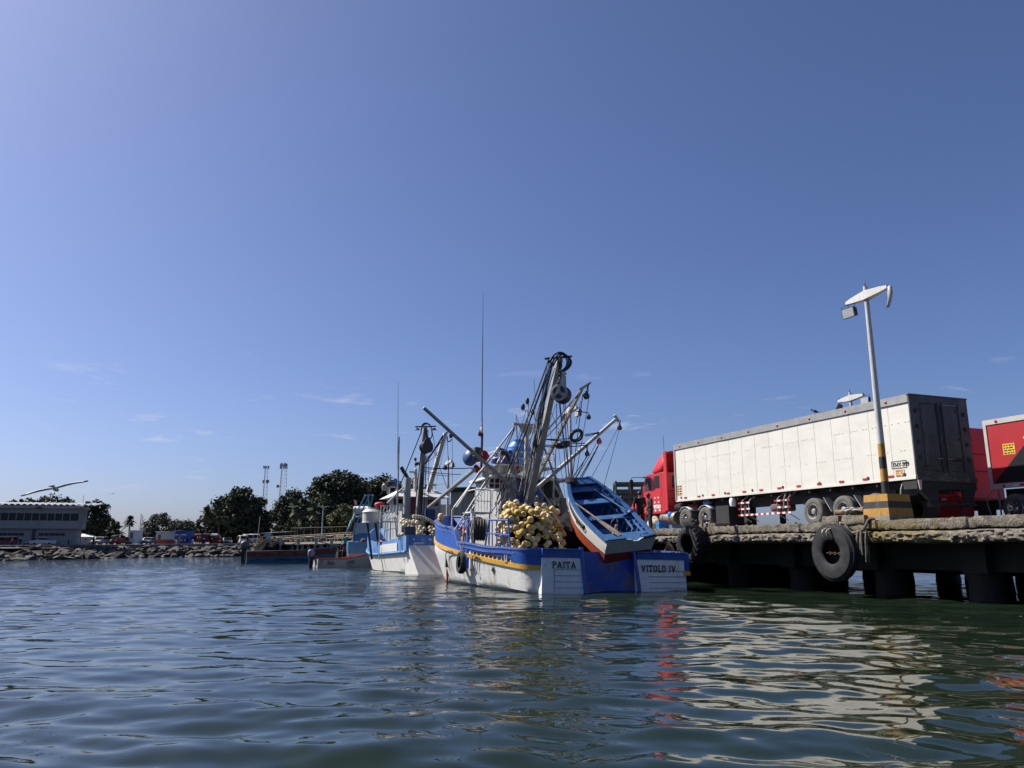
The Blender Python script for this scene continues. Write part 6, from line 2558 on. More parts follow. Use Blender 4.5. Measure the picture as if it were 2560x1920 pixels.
 rows = [[Vector((x * hwf(kk) * .98, kk * Ls + .1 * kk, gzf(kk) - .02)) for x in (-1, -.5, 0, .5, 1)] for kk in (.91, .96, 1.0)]
 b.grid(rows)
 bowM = [sk_out(1.0, -1, q) for q in (0, .5, 1)] + [sk_out(1.0, 1, q) for q in (1, .5, 0)]
 b.add(bowM, [tuple(range(6))])
 o = b.build('bow_board', skblue, skiff)
 o.modifiers.new('thickness', 'SOLIDIFY').thickness = .03
 # lettering on the port strake
 p = sk_out(.44, -1, .80, .012)
 p2 = sk_out(.34, -1, .80, .012)
 xd = (p2 - p).normalized()
 up_ = (sk_out(.4, -1, .95, .012) - sk_out(.4, -1, .6, .012)).normalized()
 nz = xd.cross(up_).normalized()
 M = Matrix((xd, up_, nz)).transposed().to_4x4()
 M.translation = sk_out(.50, -1, .56, .016)
 text_mesh('bow_lettering', 'VITOLO', M, .22, MT['ink'], skiff, bold=.008)


build_skiff()

# things lying in it
b = MB()
o0, o1 = Vector((-SW * .98, 2.45, .02)), Vector((-SW * .30, .30, -.04))
d_ = (o1 - o0).normalized()
sd_ = Vector((0, 0, 1)).cross(d_).normalized()
n_ = d_.cross(sd_)
b.tube([o0, o0.lerp(o1, .3), o0.lerp(o1, .55)], [.03, .036, .036], 8)
q0 = o0.lerp(o1, .52)
vs = []
for k, wd in ((0, .04), (.25, .10), (.6, .13), (1.0, .105)):
 c = q0.lerp(o1, k)
 vs += [c - sd_ * wd - n_ * .008, c + sd_ * wd - n_ * .008, c + sd_ * wd + n_ * .012, c - sd_ * wd + n_ * .012]
fs = [(0, 1, 2, 3), (15, 14, 13, 12)]
for i in range(3):
 for j in range(4):
  fs.append((i * 4 + j, i * 4 + (j + 1) % 4, i * 4 + 4 + (j + 1) % 4, i * 4 + 4 + j))
b.add(vs, fs)
o = b.build('oar', oarm, None, bevel=.004)
place(o, SM)
tag(o, 'bare wooden oar with a broad blade lying along the left gunwale of the rowing boat', 'oar')
b = MB()
b.tube([(SW * .86, 1.75, -.02), (SW * .35, 3.5, -.05)], .03, 8)
o = b.build('oar', skpale, None, smooth=True)
place(o, SM)
tag(o, 'blue painted oar shaft lying along the right side of the rowing boat', 'oar')
rr = random.Random(6)
b = MB()
pts = []
for k in range(60):
 a = k * .42
 r0 = .17 + .05 * math.sin(k * .9)
 pts.append(Vector((.28 + r0 * math.cos(a) + rr.uniform(-.03, .03), 1.05 + r0 * 1.5 * math.sin(a), -.72 + .004 * k + rr.uniform(-.01, .02))))
b.tube(smoothpts(pts, 2), .016, 5)
b.tube(smoothpts([(.3, 1.2, -.6), (.36, 1.4, -.3), (.28, 1.5, -.12), (.1, 1.45, -.3), (.02, 1.3, -.6)], 4), .014, 5)
o = b.build('coiled_rope', MT['palerope'], None, smooth=True)
place(o, SM)
tag(o, 'pale coiled rope lying on the floor boards of the rowing boat', 'rope')
lump('dark_cloth', 'dark tarpaulin bundled over the left corner of the rowing boat bow', 'tarpaulin', SM @ Matrix.Translation((-SW * .45, Ls * .99, .0)), (.55, .55, .26), cloth('dark_tarpaulin', (.02, .018, .022)), 7, .35)
# lines from the booms down to the skiff
for (x, y, yf, lx, ly) in ((1549, 1070, 5.2, SW * .8, Ls * .70), (1549, 1072, 5.2, SW * .75, Ls * .95)):
 pass
# ------------------------------------------------------------------ second fishing boat
jc = A(1026, 1430, 46.5)
JH = R(24)
JF = Frame((jc.x + 2.15 * math.cos(JH), jc.y + 2.15 * math.sin(JH), 0), JH)
jer = thing('fishing_boat', 'white and pale blue steel fishing boat JEREMY with sloping transom and black power block', 'fishing boat', JF.M)
jwhite = mat('cream_white_hull', (.66, .65, .60), .5, var=.05, scale=1.5, dirt=((.30, .25, .14), 1.6, .60, .78, (1.3, 1.3, .35)), dirt2=((.52, .50, .44), 3, .5, .8, (1, 1, .4)))
jblue = mat('faded_blue_paint', (.07, .20, .46), .5, var=.15, scale=2, dirt=((.26, .33, .45), 2, .5, .75, (1.5, 1, .3)))


def build_jeremy():
 f = JF.f
 L_ = 15.0
 zt_ = lerpf([(0, 2.22), (5.5, 1.82), (9, 2.0), (15, 3.0)])
 zr_ = lambda y: 1.28 - .033 * y + .016 * max(0, y - 6) ** 2
 H = Hull(L_, 2.55, .10, .10, zt_, full=.5, flare=.10)
 b = MB()
 for sd in (-1, 1):
  H.strip(b, sd, .0, 14.9, lambda y: -.8, zr_, 0, 0, nz=10, thick=.08)
 # transom slopes aft and down, broad flat plate with a counter
 bw = 2.32
 za, zb_ = 1.64, -.8
 vs = [(-bw, 0, za), (bw, 0, za), (bw * .97, -1.5, -.30), (-bw * .86, -1.5, -.30), (-bw, .5, za), (bw, .5, za), (bw, .5, zb_), (-bw, .5, zb_)]
 b.add(vs, [(3, 2, 1, 0), (0, 1, 5, 4), (0, 4, 7, 3), (1, 2, 6, 5), (2, 3, 7, 6)])
 b.build('hull', jwhite, jer, smooth=True, angle=30)
 b = MB()
 for sd in (-1, 1):
  H.strip(b, sd, 0, 14.8, lambda y: zr_(y) + .0, lambda y: zt_(y), .012, .03, nz=4, thick=.08)
 b.add([(-bw - .0, -.0, za + .002), (bw, .0, za + .002), (bw * 1.0, .42, 2.26), (-bw * 1.0, .42, 2.26), (-bw, .1, za + .002), (bw, .1, za + .002), (bw, .52, 2.26), (-bw, .52, 2.26)], [(0, 1, 2, 3), (7, 6, 5, 4), (0, 3, 7, 4), (1, 5, 6, 2), (2, 6, 7, 3)])
 b.build('bulwark', jblue, jer, smooth=True, angle=30)
 b = MB()
 for sd in (-1, 1):
  pts = [H.P(y, zr_(y), sd, .05) for y in np.linspace(.05, 14.5, 30)]
  b.tube(pts, .085, 8)
 b.build('rub_rail', jblue, jer, smooth=True)
 b = MB()
 H.strip(b, -1, 1.7, 5.6, lambda y: zr_(y) + .09, lambda y: zr_(y) + .58, .06, .07, nz=3, thick=.04)
 b.build('white_name_board', MT['white'], jer)
 b = MB()
 b.tube(smoothpts([H.P(y, zt_(y) + .03, -1, .0) for y in np.linspace(4.2, 6.6, 6)], 2), .045, 6)
 b.build('red_hose', mat('dull_red_hose', (.30, .05, .04), .6, var=.2), jer, smooth=True)
 # lettering on the sloping blue band
 n = Vector((0, -.62, .42)).normalized()
 up = Vector((0, .42, .62)).normalized()
 M0 = Matrix(((1, 0, 0, 0), (0, up.y, n.y, 0), (0, up.z, n.z, 0), (0, 0, 0, 1)))
 for (s_, x, k, sz) in (('P', -1.98, .44, .22), ('I', -1.42, .44, .22), ('M', -.98, .44, .22), ('E', -.46, .44, .22), ('JEREMY', -1.95, .12, .17)):
  M = M0.copy()
  M.translation = Vector((x, .42 * k, za + .62 * k)) + n * .012
  text_mesh('stern_lettering', s_, M, sz, MT['plainwhite'], jer, bold=.008, sx=1.15 if len(s_) == 1 else 1.05, space=1.15)
 b = MB()
 yy = np.linspace(.45, 14, 24)
 b.grid([[Vector((-(H.b(y, 1, -1) - .09), y, 1.2)) for y in yy], [Vector(((H.b(y, 1, 1) - .09), y, 1.2)) for y in yy]])
 b.build('deck', plankdeck, jer)
 # stern block at the rail
 p, q = f(1012, 1316, .55), f(1039, 1340, .55)
 b = MB()
 b.bb(p.x, q.x, .50, .58, q.z - .1, p.z)
 b.build('stern_board', mat('dark_slate_board', (.03, .05, .085), .6, var=.2), jer, bevel=.04)
 # white gate of rails on the port quarter
 b = MB()
 g = lambda x, y, yy_: f(900 + x * .1808, 1140 + y * .1808, yy_)
 for (x0, ya, x1, yb, w_) in ((325, 1150, 358, 882, .035), (505, 1118, 478, 858, .05), (358, 885, 480, 850, .035), (340, 1030, 492, 995, .03), (365, 1145, 385, 878, .022), (410, 1135, 420, 868, .022), (455, 1125, 455, 860, .022)):
  b.tube([g(x0, ya, 1.6), g(x1, yb, 1.5)], w_, 6)
 b.tube(smoothpts([g(478, 858, 1.5), g(484, 838, 1.5), g(505, 838, 1.45), g(512, 870, 1.4), g(512, 1118, 1.4)], 3), .05, 7)
 b.build('tube_gate', MT['white'], jer, smooth=True)
 # deckhouse
 wallm = mat('grey_cabin_wall', (.36, .355, .33), .6, var=.1)
 y0 = 7.5
 p, q = g(372, 560, y0), g(1120, 560, y0)
 p.x += 1.1
 r0 = g(275, 575, y0)
 r0.x += .9
 zf = 1.0
 b = MB()
 b.bb(p.x, q.x, y0, y0 + 3.4, zf, p.z + .05)
 cab = b.build('deckhouse', wallm, jer, bevel=.02)
 t0 = g(400, 450, y0 + .8)
 b = MB()
 xm = (p.x + q.x) / 2
 b.add([(r0.x, y0 - .6, p.z), (q.x + .5, y0 - .6, p.z), (q.x + .5, y0 + 3.8, p.z), (r0.x, y0 + 3.8, p.z), (r0.x + 1.0, y0 + .6, t0.z), (q.x - .3, y0 + .6, t0.z), (q.x - .3, y0 + 2.8, t0.z), (r0.x + 1.0, y0 + 2.8, t0.z)], [(3, 2, 1, 0), (4, 5, 6, 7), (0, 1, 5, 4), (1, 2, 6, 5), (2, 3, 7, 6), (3, 0, 4, 7)])
 b.build('roof', MT['white'], cab, bevel=.03)
 for (x0, ya, x1, yb) in ((465, 595, 510, 690), (520, 590, 650, 660), (940, 600, 1080, 690)):
  a_, c_ = g(x0, ya, y0 - .03), g(x1, yb, y0 - .03)
  b = MB()
  b.bb(a_.x, c_.x, y0 - .03, y0 - .002, c_.z, a_.z)
  b.build('window', MT['glass'], cab)
 a_, c_ = g(700, 580, y0 - .04), g(770, 800, y0 - .04)
 b = MB()
 b.bb(a_.x, c_.x, y0 - .04, y0 - .002, c_.z, a_.z)
 b.build('door', mat('dull_red_door', (.20, .025, .022), .6, var=.2), cab)
 a_, c_ = g(930, 730, 5.5), g(1040, 900, 5.5)
 b = MB()
 b.bb(a_.x, c_.x, 5.5, 6.1, c_.z, a_.z)
 b.build('blue_locker', mat('deep_blue_locker', (.015, .05, .14), .6, var=.25), jer, bevel=.02)
 # clutter on the roof
 for (x, y, w_, h_, m) in ((345, 415, .22, .55, 'greysteel'), (430, 370, .4, .5, 'darksteel'), (480, 360, .25, .6, 'bluepaint'), (395, 440, .12, .7, 'white'), (510, 420, .12, .5, 'white')):
  c_ = g(x, y, y0 + .8)
  b = MB()
  b.lathe([(w_ * .8, 0), (w_, .06), (w_, h_ * .7), (w_ * .6, h_ * .85), (w_ * .55, h_), (0, h_)], at((c_.x, y0 + .8, c_.z - h_ * .6)), 12)
  b.build('roof_canister', MT[m], jer, smooth=True, angle=40)
 b = MB()
 for x in np.linspace(p.x + .3, q.x - .4, 7):
  b.tube([(x, y0 + .7, t0.z), (x, y0 + .7, t0.z + .75)], .022, 5)
 b.tube([(p.x + .3, y0 + .7, t0.z + .75), (q.x - .4, y0 + .7, t0.z + .75)], .024, 5)
 b.tube([(p.x + .3, y0 + .7, t0.z + .4), (q.x - .4, y0 + .7, t0.z + .4)], .018, 5)
 b.build('roof_rail', MT['white'], jer, smooth=True)
 # funnel with black elbow
 c_, d_ = g(650, 560, 6.6), g(665, 300, 6.6)
 b = MB()
 b.tube([c_ + Vector((0, 0, -1.2)), c_, d_], [.26, .25, .22], 14)
 b.build('funnel', mat('grey_funnel', (.26, .27, .27), .55, var=.15), jer, smooth=True, angle=50)
 b = MB()
 b.tube(smoothpts([d_ + Vector((-.02, 0, -.1)), g(640, 270, 6.6), g(600, 210, 6.6), g(568, 150, 6.6)], 3), .13, 10)
 b.build('exhaust_elbow', MT['darksteel'], jer, smooth=True)
 # white upper platform with lattice rail on the port side, red cover
 a_, c_ = g(245, 905, 5.8), g(500, 805, 5.8)
 b = MB()
 b.bb(a_.x, c_.x, 5.2, 6.4, a_.z - .05, a_.z + .02)
 b.build('bridge_wing', MT['white'], jer)
 b = MB()
 for i in range(7):
  x = a_.x + (c_.x - a_.x) * i / 6
  b.tube([(x, 5.2, a_.z), (x + .05, 5.2, a_.z + 1.0)], .022, 5)
  if i < 6:
   b.tube([(x, 5.2, a_.z + .1), (x + (c_.x - a_.x) / 6, 5.2, a_.z + .55)], .018, 5)
 b.tube([(a_.x, 5.2, a_.z + 1.0), (c_.x, 5.2, a_.z + 1.05)], .026, 5)
 b.tube([(a_.x, 5.2, a_.z + .55), (c_.x, 5.2, a_.z + .58)], .02, 5)
 for x in (a_.x + .03, c_.x - .5):
  b.tube([(x, 5.25, .75), (x, 5.25, a_.z)], .035, 6)
 b.build('guard_rail', MT['white'], jer, smooth=True)
 lf = g(270, 675, 6.2)
 b = MB()
 bm = bmesh.new()
 bmesh.ops.create_icosphere(bm, subdivisions=2, radius=1)
 vs = [Vector((v.co.x * .36, v.co.y * .3, v.co.z * .2)) + lf for v in bm.verts]
 b.add(vs, [tuple(v.index for v in fc.verts) for fc in bm.faces])
 bm.free()
 b.build('red_cover', mat('red_cover_cloth', (.42, .025, .03), .6, var=.15), jer, smooth=True)
 # white tank hung off the port side
 tk = g(162, 930, 6.4)
 tt_ = g(160, 715, 6.4)
 h_ = tt_.z - tk.z
 b = MB()
 b.lathe([(.0, 0), (.60, .0), (.66, .02), (.66, .06), (.62, .08), (.62, h_ * .66), (.66, h_ * .68), (.66, h_ * .72), (.52, h_ * .86), (.40, h_ * .92), (.42, h_ * .95), (.40, h_), (0, h_)], at((tk.x, 6.4, tk.z)), 24)
 b.build('white_tank', mat('off_white_tank', (.50, .49, .44), .5, var=.08), jer, smooth=True, angle=35)
 b = MB()
 for dx in (-.3, .25):
  b.tube([(tk.x + dx, 6.4, tk.z + .02), (tk.x + dx + .35, 6.2, .75)], .08, 6)
 b.build('tank_leg', MT['darksteel'], jer)
 # mast / boom with black block
 b = MB()
 m0, m1 = g(800, 800, 6.0), f(1063, 1064, 5.0)
 beam(jer, 'main_boom', Vector((m0.x, 6.0, m0.z - .8)), m1, .42, .26, MT['greysteel'])
 b = MB()
 b.tube([f(1038, 1067, 5.0), f(1090, 1066, 5.0)], .05, 6)
 for x in (1043, 1085):
  c_ = f(x, 1071, 5.0)
  b.lathe([(.08, .12), (.2, .0), (0, .0)], at((c_.x, c_.y, c_.z - .1)), 10)
 b.build('boom_head_bar', MT['darksteel'], jer, smooth=True)
 for k in range(3):
  cable(jer, smoothpts([f(1052, 1085, 4.9), f(1056, 1066 - k * 2, 4.9), f(1066, 1060 - k, 4.9), f(1077, 1066, 4.9), f(1080, 1090, 4.8), f(1072, 1100, 4.8)], 4), .04, MT['rubberhose'], 'hydraulic_hose', 6)
 bc = f(1066, 1117, 4.6)
 M = Mz(bc + Vector((0, -.2, 0)), (0.05, 1, 0))
 b = MB()
 b.lathe([(0, -.06), (.38, -.05), (.42, 0), (.38, .05), (.24, .2), (.24, .3), (.40, .45), (.44, .5), (.38, .55), (0, .55)], M, 26)
 pbk = b.build('power_block', MT['darksteel'], jer, smooth=True, angle=35)
 b = MB()
 M2 = Matrix(((1, 0, 0, 0), (0, 0, 1, 0), (0, 1, 0, 0), (0, 0, 0, 1)))
 M2.translation = bc + Vector((0, -.30, 0))
 b.prism([(-.34, .12), (-.40, -.1), (-.36, -.28), (-.2, -.42), (.2, -.42), (.36, -.28), (.40, -.1), (.34, .12), (.12, .62), (-.12, .62)], M2, .05)
 b.build('cheek_plate', mat('black_cheek_plate', (.025, .026, .03), .5, var=.3), pbk, bevel=.01)
 b = MB()
 b.tube([bc + Vector((0, 0, .5)), f(1065, 1075, 4.8)], .10, 8)
 b.build('block_hanger', MT['darksteel'], pbk, smooth=True)
 # other spars
 e0, e1, e2 = g(905, 560, 6.4), f(1110, 1085, 5.4), f(1126, 1074, 5.4)
 b0 = f(1062, 1215, 6.4)
 beam(jer, 'side_boom', f(1070, 1230, 6.5), f(1113, 1083, 5.4), .30, .24, gw)
 beam(jer, 'boom_head', f(1111, 1086, 5.4), e2, .16, .1, gw)
 n0, n1 = g(513, 850, 4.4), f(998, 1092, 4.6)
 b = MB()
 b.tube([n0, n1], [.06, .045], 8)
 b.tube([n1 + Vector((-.04, 0, -2.2)), f(995.5, 955, 4.6)], [.03, .012], 6)
 b.build('whip_aerial', MT['greysteel'], jer, smooth=True)
 b = MB()
 b.tube([g(375, 655, 6.0), g(740, 300, 7.2)], .07, 8)
 b.build('strut', gw, jer, smooth=True)
 b = MB()
 ms0, ms1 = g(770, 560, 7.8), g(770, 20, 7.8)
 b.tube([ms0, ms0.lerp(ms1, .7), ms0.lerp(ms1, .72), ms1], [.14, .12, .035, .025], 8)
 b.box(ms0.lerp(ms1, .62) + Vector((-.25, 0, 0)), (.5, .1, .12))
 b.build('mast', gw, jer, smooth=True, angle=40)
 b = MB()
 for (x, y, s_) in ((765, 50, .1), (800, 110, .18), (775, 120, .12)):
  c_ = g(x, y, 7.8)
  b.lathe([(0, -.1), (s_, -.06), (s_, .1), (0, .14)], at(c_), 10)
 b.build('mast_lamp', MT['darksteel'], jer, smooth=True)
 rr = random.Random(44)
 for k in range(7):
  cable(jer, sag(f(1063 + rr.uniform(-6, 8), 1075, 5.0), g(800 + rr.uniform(-60, 140), 830, 5.6), .02, 5), .02)
 for (x0, ya, x1, yb, y_, y2, r_) in ((1053, 1080, 985, 1250, 5.0, 6.5, .035), (1080, 1075, 1094, 1150, 5.0, 6.0, .02), (1108, 1088, 1062, 1160, 5.4, 6.2, .06), (1106, 1100, 1063, 1150, 5.4, 6.2, .03), (1096, 1130, 1062, 1160, 5.4, 6.2, .02),
           (1118, 1088, 1126, 1290, 5.4, 6.0, .02), (1131, 1090, 1131, 1220, 5.4, 6.0, .014), (1117, 1092, 1092, 1200, 5.4, 6.5, .012),
           (1060, 1169, 1180, 1170, 5.6, 5.6, .035), (1060, 1178, 1152, 1186, 5.6, 5.6, .025), (1060, 1175, 1140, 1165, 5.6, 5.6, .02), (1084, 1125, 1122, 1230, 5.0, 6.6, .022), (1072, 1140, 1070, 1290, 4.8, 4.5, .02), (1065, 1140, 1060, 1290, 4.8, 4.5, .02), (1126, 1190, 1064, 1182, 5.6, 5.8, .02)):
  cable(jer, sag(f(x0, ya, y_), f(x1, yb, y2), .05, 6), r_)
 b = MB()
 c_ = f(1127, 1089, 5.4)
 b.lathe([(0, -.22), (.12, -.1), (.13, .05), (.05, .2), (0, .22)], at(c_), 8)
 b.build('pulley_block', MT['darksteel'], jer, smooth=True)
 cable(jer, smoothpts([f(1118, 1092, 5.4), f(1119, 1102, 5.4), f(1124, 1104, 5.4), f(1129, 1098, 5.4)], 4), .04, name='hydraulic_hose')
 # radar bar, tv aerial
 b = MB()
 c_ = g(1000, 400, 8.0)
 b.box(c_, (.55, .2, .14))
 b.tube([c_, c_ + Vector((0, 0, -.5))], .03, 5)
 c2 = g(1045, 400, 8.0)
 b.tube([c2 + Vector((0, 0, .0)), g(1175, 385, 8.0)], .018, 4)
 b.tube([c2, c2 + Vector((0, 0, -.6))], .018, 4)
 b.build('radar', gw, jer)
 return H


JHULL = build_jeremy()
net_mound('fishing_net', 'black fishing net heaped on the stern of the white and pale blue boat', JF, (-.25, 3.3, 1.2), (1.6, 1.6, 1.9), 12)
FG2 = 'floats heaped on the white and pale blue boat stern'
FL2 = 'cream net float in the heaps on the white and pale blue boat stern'
b = scatter_floats(JF, (-1.6, 2.3, 1.35), (.68, 1.0, 1.75), 21, 52, .19, FMW, FL2, FG2, lambda u: u.y < .3 and u.z > .02, 1.1)
b = scatter_floats(JF, (-.85, 1.3, 1.75), (.75, .5, 1.0), 23, 30, .19, FMW, FL2, FG2, lambda u: u.y < .2 and u.z > .02 and u.z < .95, 1.1)
for i in range(9):
 k = i / 8
 p = JF.f(1035 + 48 * k, 1291 + (8 * k * k * 2), 2.6)
 put_float(JF, p, (1, .1, -.4 * k), FMW, FL2, FG2, 1.1)

# ------------------------------------------------------------------ old wooden boat between them (only its rusty quarter shows)
oc = A(1105, 1330, 41.5)
OF = Frame((oc.x + 3.7, 41.8, 0), R(16))
old = thing('fishing_boat', 'rust streaked wooden boat with an upswept orange rail wedged between the two big boats', 'fishing boat', OF.M)
rustp = mat('rusty_orange_planks', (.42, .13, .05), .75, var=.25, scale=2, dirt=((.50, .48, .44), 2.0, .5, .62, (1, 1, .5)))
rustl = mat('rust_streaked_white', (.50, .48, .44), .7, var=.15, scale=2, dirt=((.22, .11, .05), 1.6, .55, .7, (1, 1, .3)))


def build_old():
 zt_ = lerpf([(0, 2.25), (1.2, 1.75), (4, 1.55), (9, 2.0)])
 H = Hull(9.5, 2.75, .4, .4, zt_, full=.5, flare=.16)
 b = MB()
 for sd in (-1, 1):
  H.strip(b, sd, 0, 9.4, lambda y: -.7, lambda y: zt_(y) - .62, 0, 0, nz=8, thick=.1)
 b.bb(-2.3, 2.3, .05, .25, -.7, 1.6)
 b.build('hull', rustl, old, smooth=True, angle=40)
 b = MB()
 for sd in (-1, 1):
  H.strip(b, sd, 0, 9.4, lambda y: zt_(y) - .62, zt_, .0, .03, nz=4, thick=.12)
 b.bb(-2.3, 2.3, .04, .26, 1.6, 2.3)
 b.build('bulwark', rustp, old, smooth=True, angle=40)
 b = MB()
 for sd in (-1, 1):
  H.strip(b, sd, 0, 9.4, lambda y: zt_(y), lambda y: zt_(y) + .05, .06, .06, nz=2, thick=.2)
 b.build('cap_rail', mat('dark_cap_rail', (.07, .05, .04), .8, var=.3), old)
 b = MB()
 yy = np.linspace(.3, 8.8, 16)
 b.grid([[Vector((-(H.b(y, 1, -1) - .1), y, 1.0)) for y in yy], [Vector(((H.b(y, 1, 1) - .1), y, 1.0)) for y in yy]])
 b.build('deck', plankdeck, old)
 b = MB()
 b.bb(-.8, 1.6, 4.2, 7.0, 1.0, 3.3)
 b.build('deckhouse', mat('dull_grey_house', (.10, .10, .10), .7, var=.3), old, bevel=.04)
 b = MB()
 b.box((-.9, 3.2, 2.1), (1.5, 1.1, .08), Euler((R(24), R(-16), 0)).to_matrix())
 b.build('white_hatch_cover', MT['white'], old)
 return H, zt_


OHULL, ozt = build_old()
for (x, y) in ((1102, 1291), (1100, 1301)):
 p = OF.f(x, y, .4)
 put_float(OF, p, (.2, .1, 1), FME, 'tan float hanging outside the rusty wooden boat rail', 'floats on the rusty boat rail', 1.5)

# ------------------------------------------------------------------ turquoise boat
tcn = A(862, 1392, 64.0)
TQ = Frame((tcn.x + 2.2, 64.0, 0), R(-8))
tq = thing('fishing_boat', 'turquoise fishing boat with lattice gallows and white wheelhouse beyond the white boat', 'fishing boat', TQ.M)
tqm = mat('turquoise_paint', (.05, .26, .40), .55, var=.2, scale=2, dirt=((.12, .16, .18), 2, .56, .75, (1, 1, .4)))
tql = mat('pale_turquoise_tube', (.10, .26, .33), .55, var=.2)


def build_tq():
 f = TQ.f
 zt_ = lambda y: 1.95 + .03 * y
 H = Hull(13, 2.35, .35, .35, zt_, full=.5, flare=.12)
 b = MB()
 for sd in (-1, 1):
  H.strip(b, sd, 0, 12.9, lambda y: -.7, lambda y: 1.05, 0, 0, nz=6, thick=.08)
 b.bb(-2.0, 2.0, -.02, .1, -.7, 1.05)
 b.build('hull', mat('grey_white_hull', (.30, .32, .33), .6, var=.12), tq, smooth=True, angle=40)
 b = MB()
 for sd in (-1, 1):
  H.strip(b, sd, 0, 12.9, lambda y: 1.05, zt_, .02, .04, nz=4, thick=.1)
 b.bb(-2.0, 2.0, -.04, .1, 1.052, 1.95)
 b.build('bulwark', tqm, tq, smooth=True, angle=40)
 yy = np.linspace(.2, 12, 16)
 b = MB()
 b.grid([[Vector((-(H.b(y, 1, -1) - .1), y, 1.0)) for y in yy], [Vector(((H.b(y, 1, 1) - .1), y, 1.0)) for y in yy]])
 b.build('deck', plankdeck, tq)
 M = Matrix(((1, 0, 0, 0), (0, 0, -1, -.046), (0, 1, 0, 0), (0, 0, 0, 1)))
 M.translation = Vector((.75, -.046, 1.25))
 text_mesh('stern_lettering', 'PE', M, .35, mat('navy_lettering', (.01, .02, .07), .5), tq, bold=.01)
 # wheelhouse
 p, q = f(886, 1290, 6.0), f(930, 1290, 6.0)
 r_ = f(886, 1334, 6.0)
 b = MB()
 b.bb(p.x, q.x, 6, 9, r_.z, p.z)
 wh = b.build('wheelhouse', mat('pale_wheelhouse', (.34, .36, .38), .6, var=.1), tq, bevel=.04)
 b = MB()
 b.bb(p.x - .05, q.x + .05, 5.9, 9.1, 1.0, r_.z)
 b.build('lower_house', mat('mid_blue_house', (.04, .13, .30), .6, var=.2), tq, bevel=.03)
 for (x0, x1) in ((888, 901), (904, 917)):
  a_, c_ = f(x0, 1295, 5.97), f(x1, 1307, 5.97)
  b = MB()
  b.bb(a_.x, c_.x, 5.97, 6.01, c_.z, a_.z)
  b.build('window', MT['glass'], wh, bevel=.06)
 b = MB()
 c_ = f(893, 1275, 6.5)
 b.tube([c_ + Vector((-.3, 0, 0)), c_ + Vector((1.2, 0, 0))], .34, 12)
 b.build('liferaft', MT['white'], tq, smooth=True, angle=50)
 # gallows
 for (x0, ya, x1, yb, y_) in ((862, 1338, 914, 1238, 1.2), (878, 1340, 922, 1240, 1.2), (866, 1334, 878, 1300, 1.2), (922, 1236, 921, 1340, 3.2), (908, 1262, 925, 1262, 2.0), (912, 1238, 934, 1238, 2.0), (932, 1238, 926, 1270, 2.0), (880, 1300, 888, 1240 + 40, 2.0)):
  b = MB()
  b.tube([f(x0, ya, y_), f(x1, yb, y_ + .6)], .065, 6)
  b.build('gallows_tube', tql, tq, smooth=True)
 b = MB()
 b.tube([f(885, 1340, 2.0), f(888, 1268, 2.0)], .05, 6)
 b.build('purple_post', mat('purple_post', (.10, .03, .06), .6, var=.2), tq)
 b = MB()
 a_, c_ = f(922, 1238, 3.0), f(923, 1205, 3.0)
 b.tube([a_, c_], .025, 5)
 b.build('pennant_staff', MT['darksteel'], tq)
 b = MB()
 p = f(923, 1214, 3.0)
 q = f(923, 1232, 3.0)
 b.add([p, q + Vector((.12, 0, .1)), q + Vector((0, .03, -.05)), q + Vector((-.1, 0, .1))], [(0, 1, 2, 3), (3, 2, 1, 0)])
 o = b.build('red_pennant', MATS['red_cloth'], tq)
 o.modifiers.new('thickness', 'SOLIDIFY').thickness = .02
 b = MB()
 p = f(893, 1253, 2.2)
 rows = [[p + Vector((-.08 * j + .01 * i, .03 * math.sin(j * 2 + i), -.09 * i + .03 * j)) for j in range(5)] for i in range(5)]
 n0 = len(b.fc)
 b.grid(rows)
 for i in range(4):
  for j in range(4):
   b.mi[n0 + i * 4 + j] = 1 if 1 <= j < 3 else 0
 o = b.build('flag', [MT['red'], MT['whitecloth']], tq)
 o.modifiers.new('thickness', 'SOLIDIFY').thickness = .015
 for (x0, ya, x1, yb) in ((923, 1212, 945, 1260), (890, 1270, 870, 1345), (920, 1240, 940, 1300)):
  cable(tq, [f(x0, ya, 2.5), f(x1, yb, 2.6)], .02)


build_tq()
for (nm, lab, x, y, d, c, yf) in (('red_barrel', 'big red buoy on the stern deck of the turquoise boat', 868, 1368, (.8, .8, .9), (.22, .02, .022), 1.2), ('orange_heap', 'orange float bag on the turquoise boat deck', 909, 1354, (.55, .5, .55), (.22, .07, .025), 2.5), ('basket', 'pale red basket on the turquoise boat deck', 894, 1360, (.8, .6, .45), (.32, .12, .12), 1.2), ('blue_sack', 'blue sack at the white boat end of the turquoise boat deck', 924, 1360, (.8, .6, .5), (.03, .06, .20), 1.4)):
 p = TQ.f(x, y, yf)
 lump(nm, lab, 'deck gear', TQ.M @ Matrix.Translation((p.x, yf, p.z - d[2] / 2)), d, cloth(nm + '_surface', c), hash(nm) % 7 if False else len(nm), .12)

# ------------------------------------------------------------------ long blue open boat
pg = A(619, 1402, 78.0)
PG = Frame((pg.x, 78.0, 0), R(-78))      # y runs along the boat to its bow, towards the right
pang = thing('open_boat', 'long blue open boat with a dark red strake and slatted awning frame', 'open boat', PG.M)


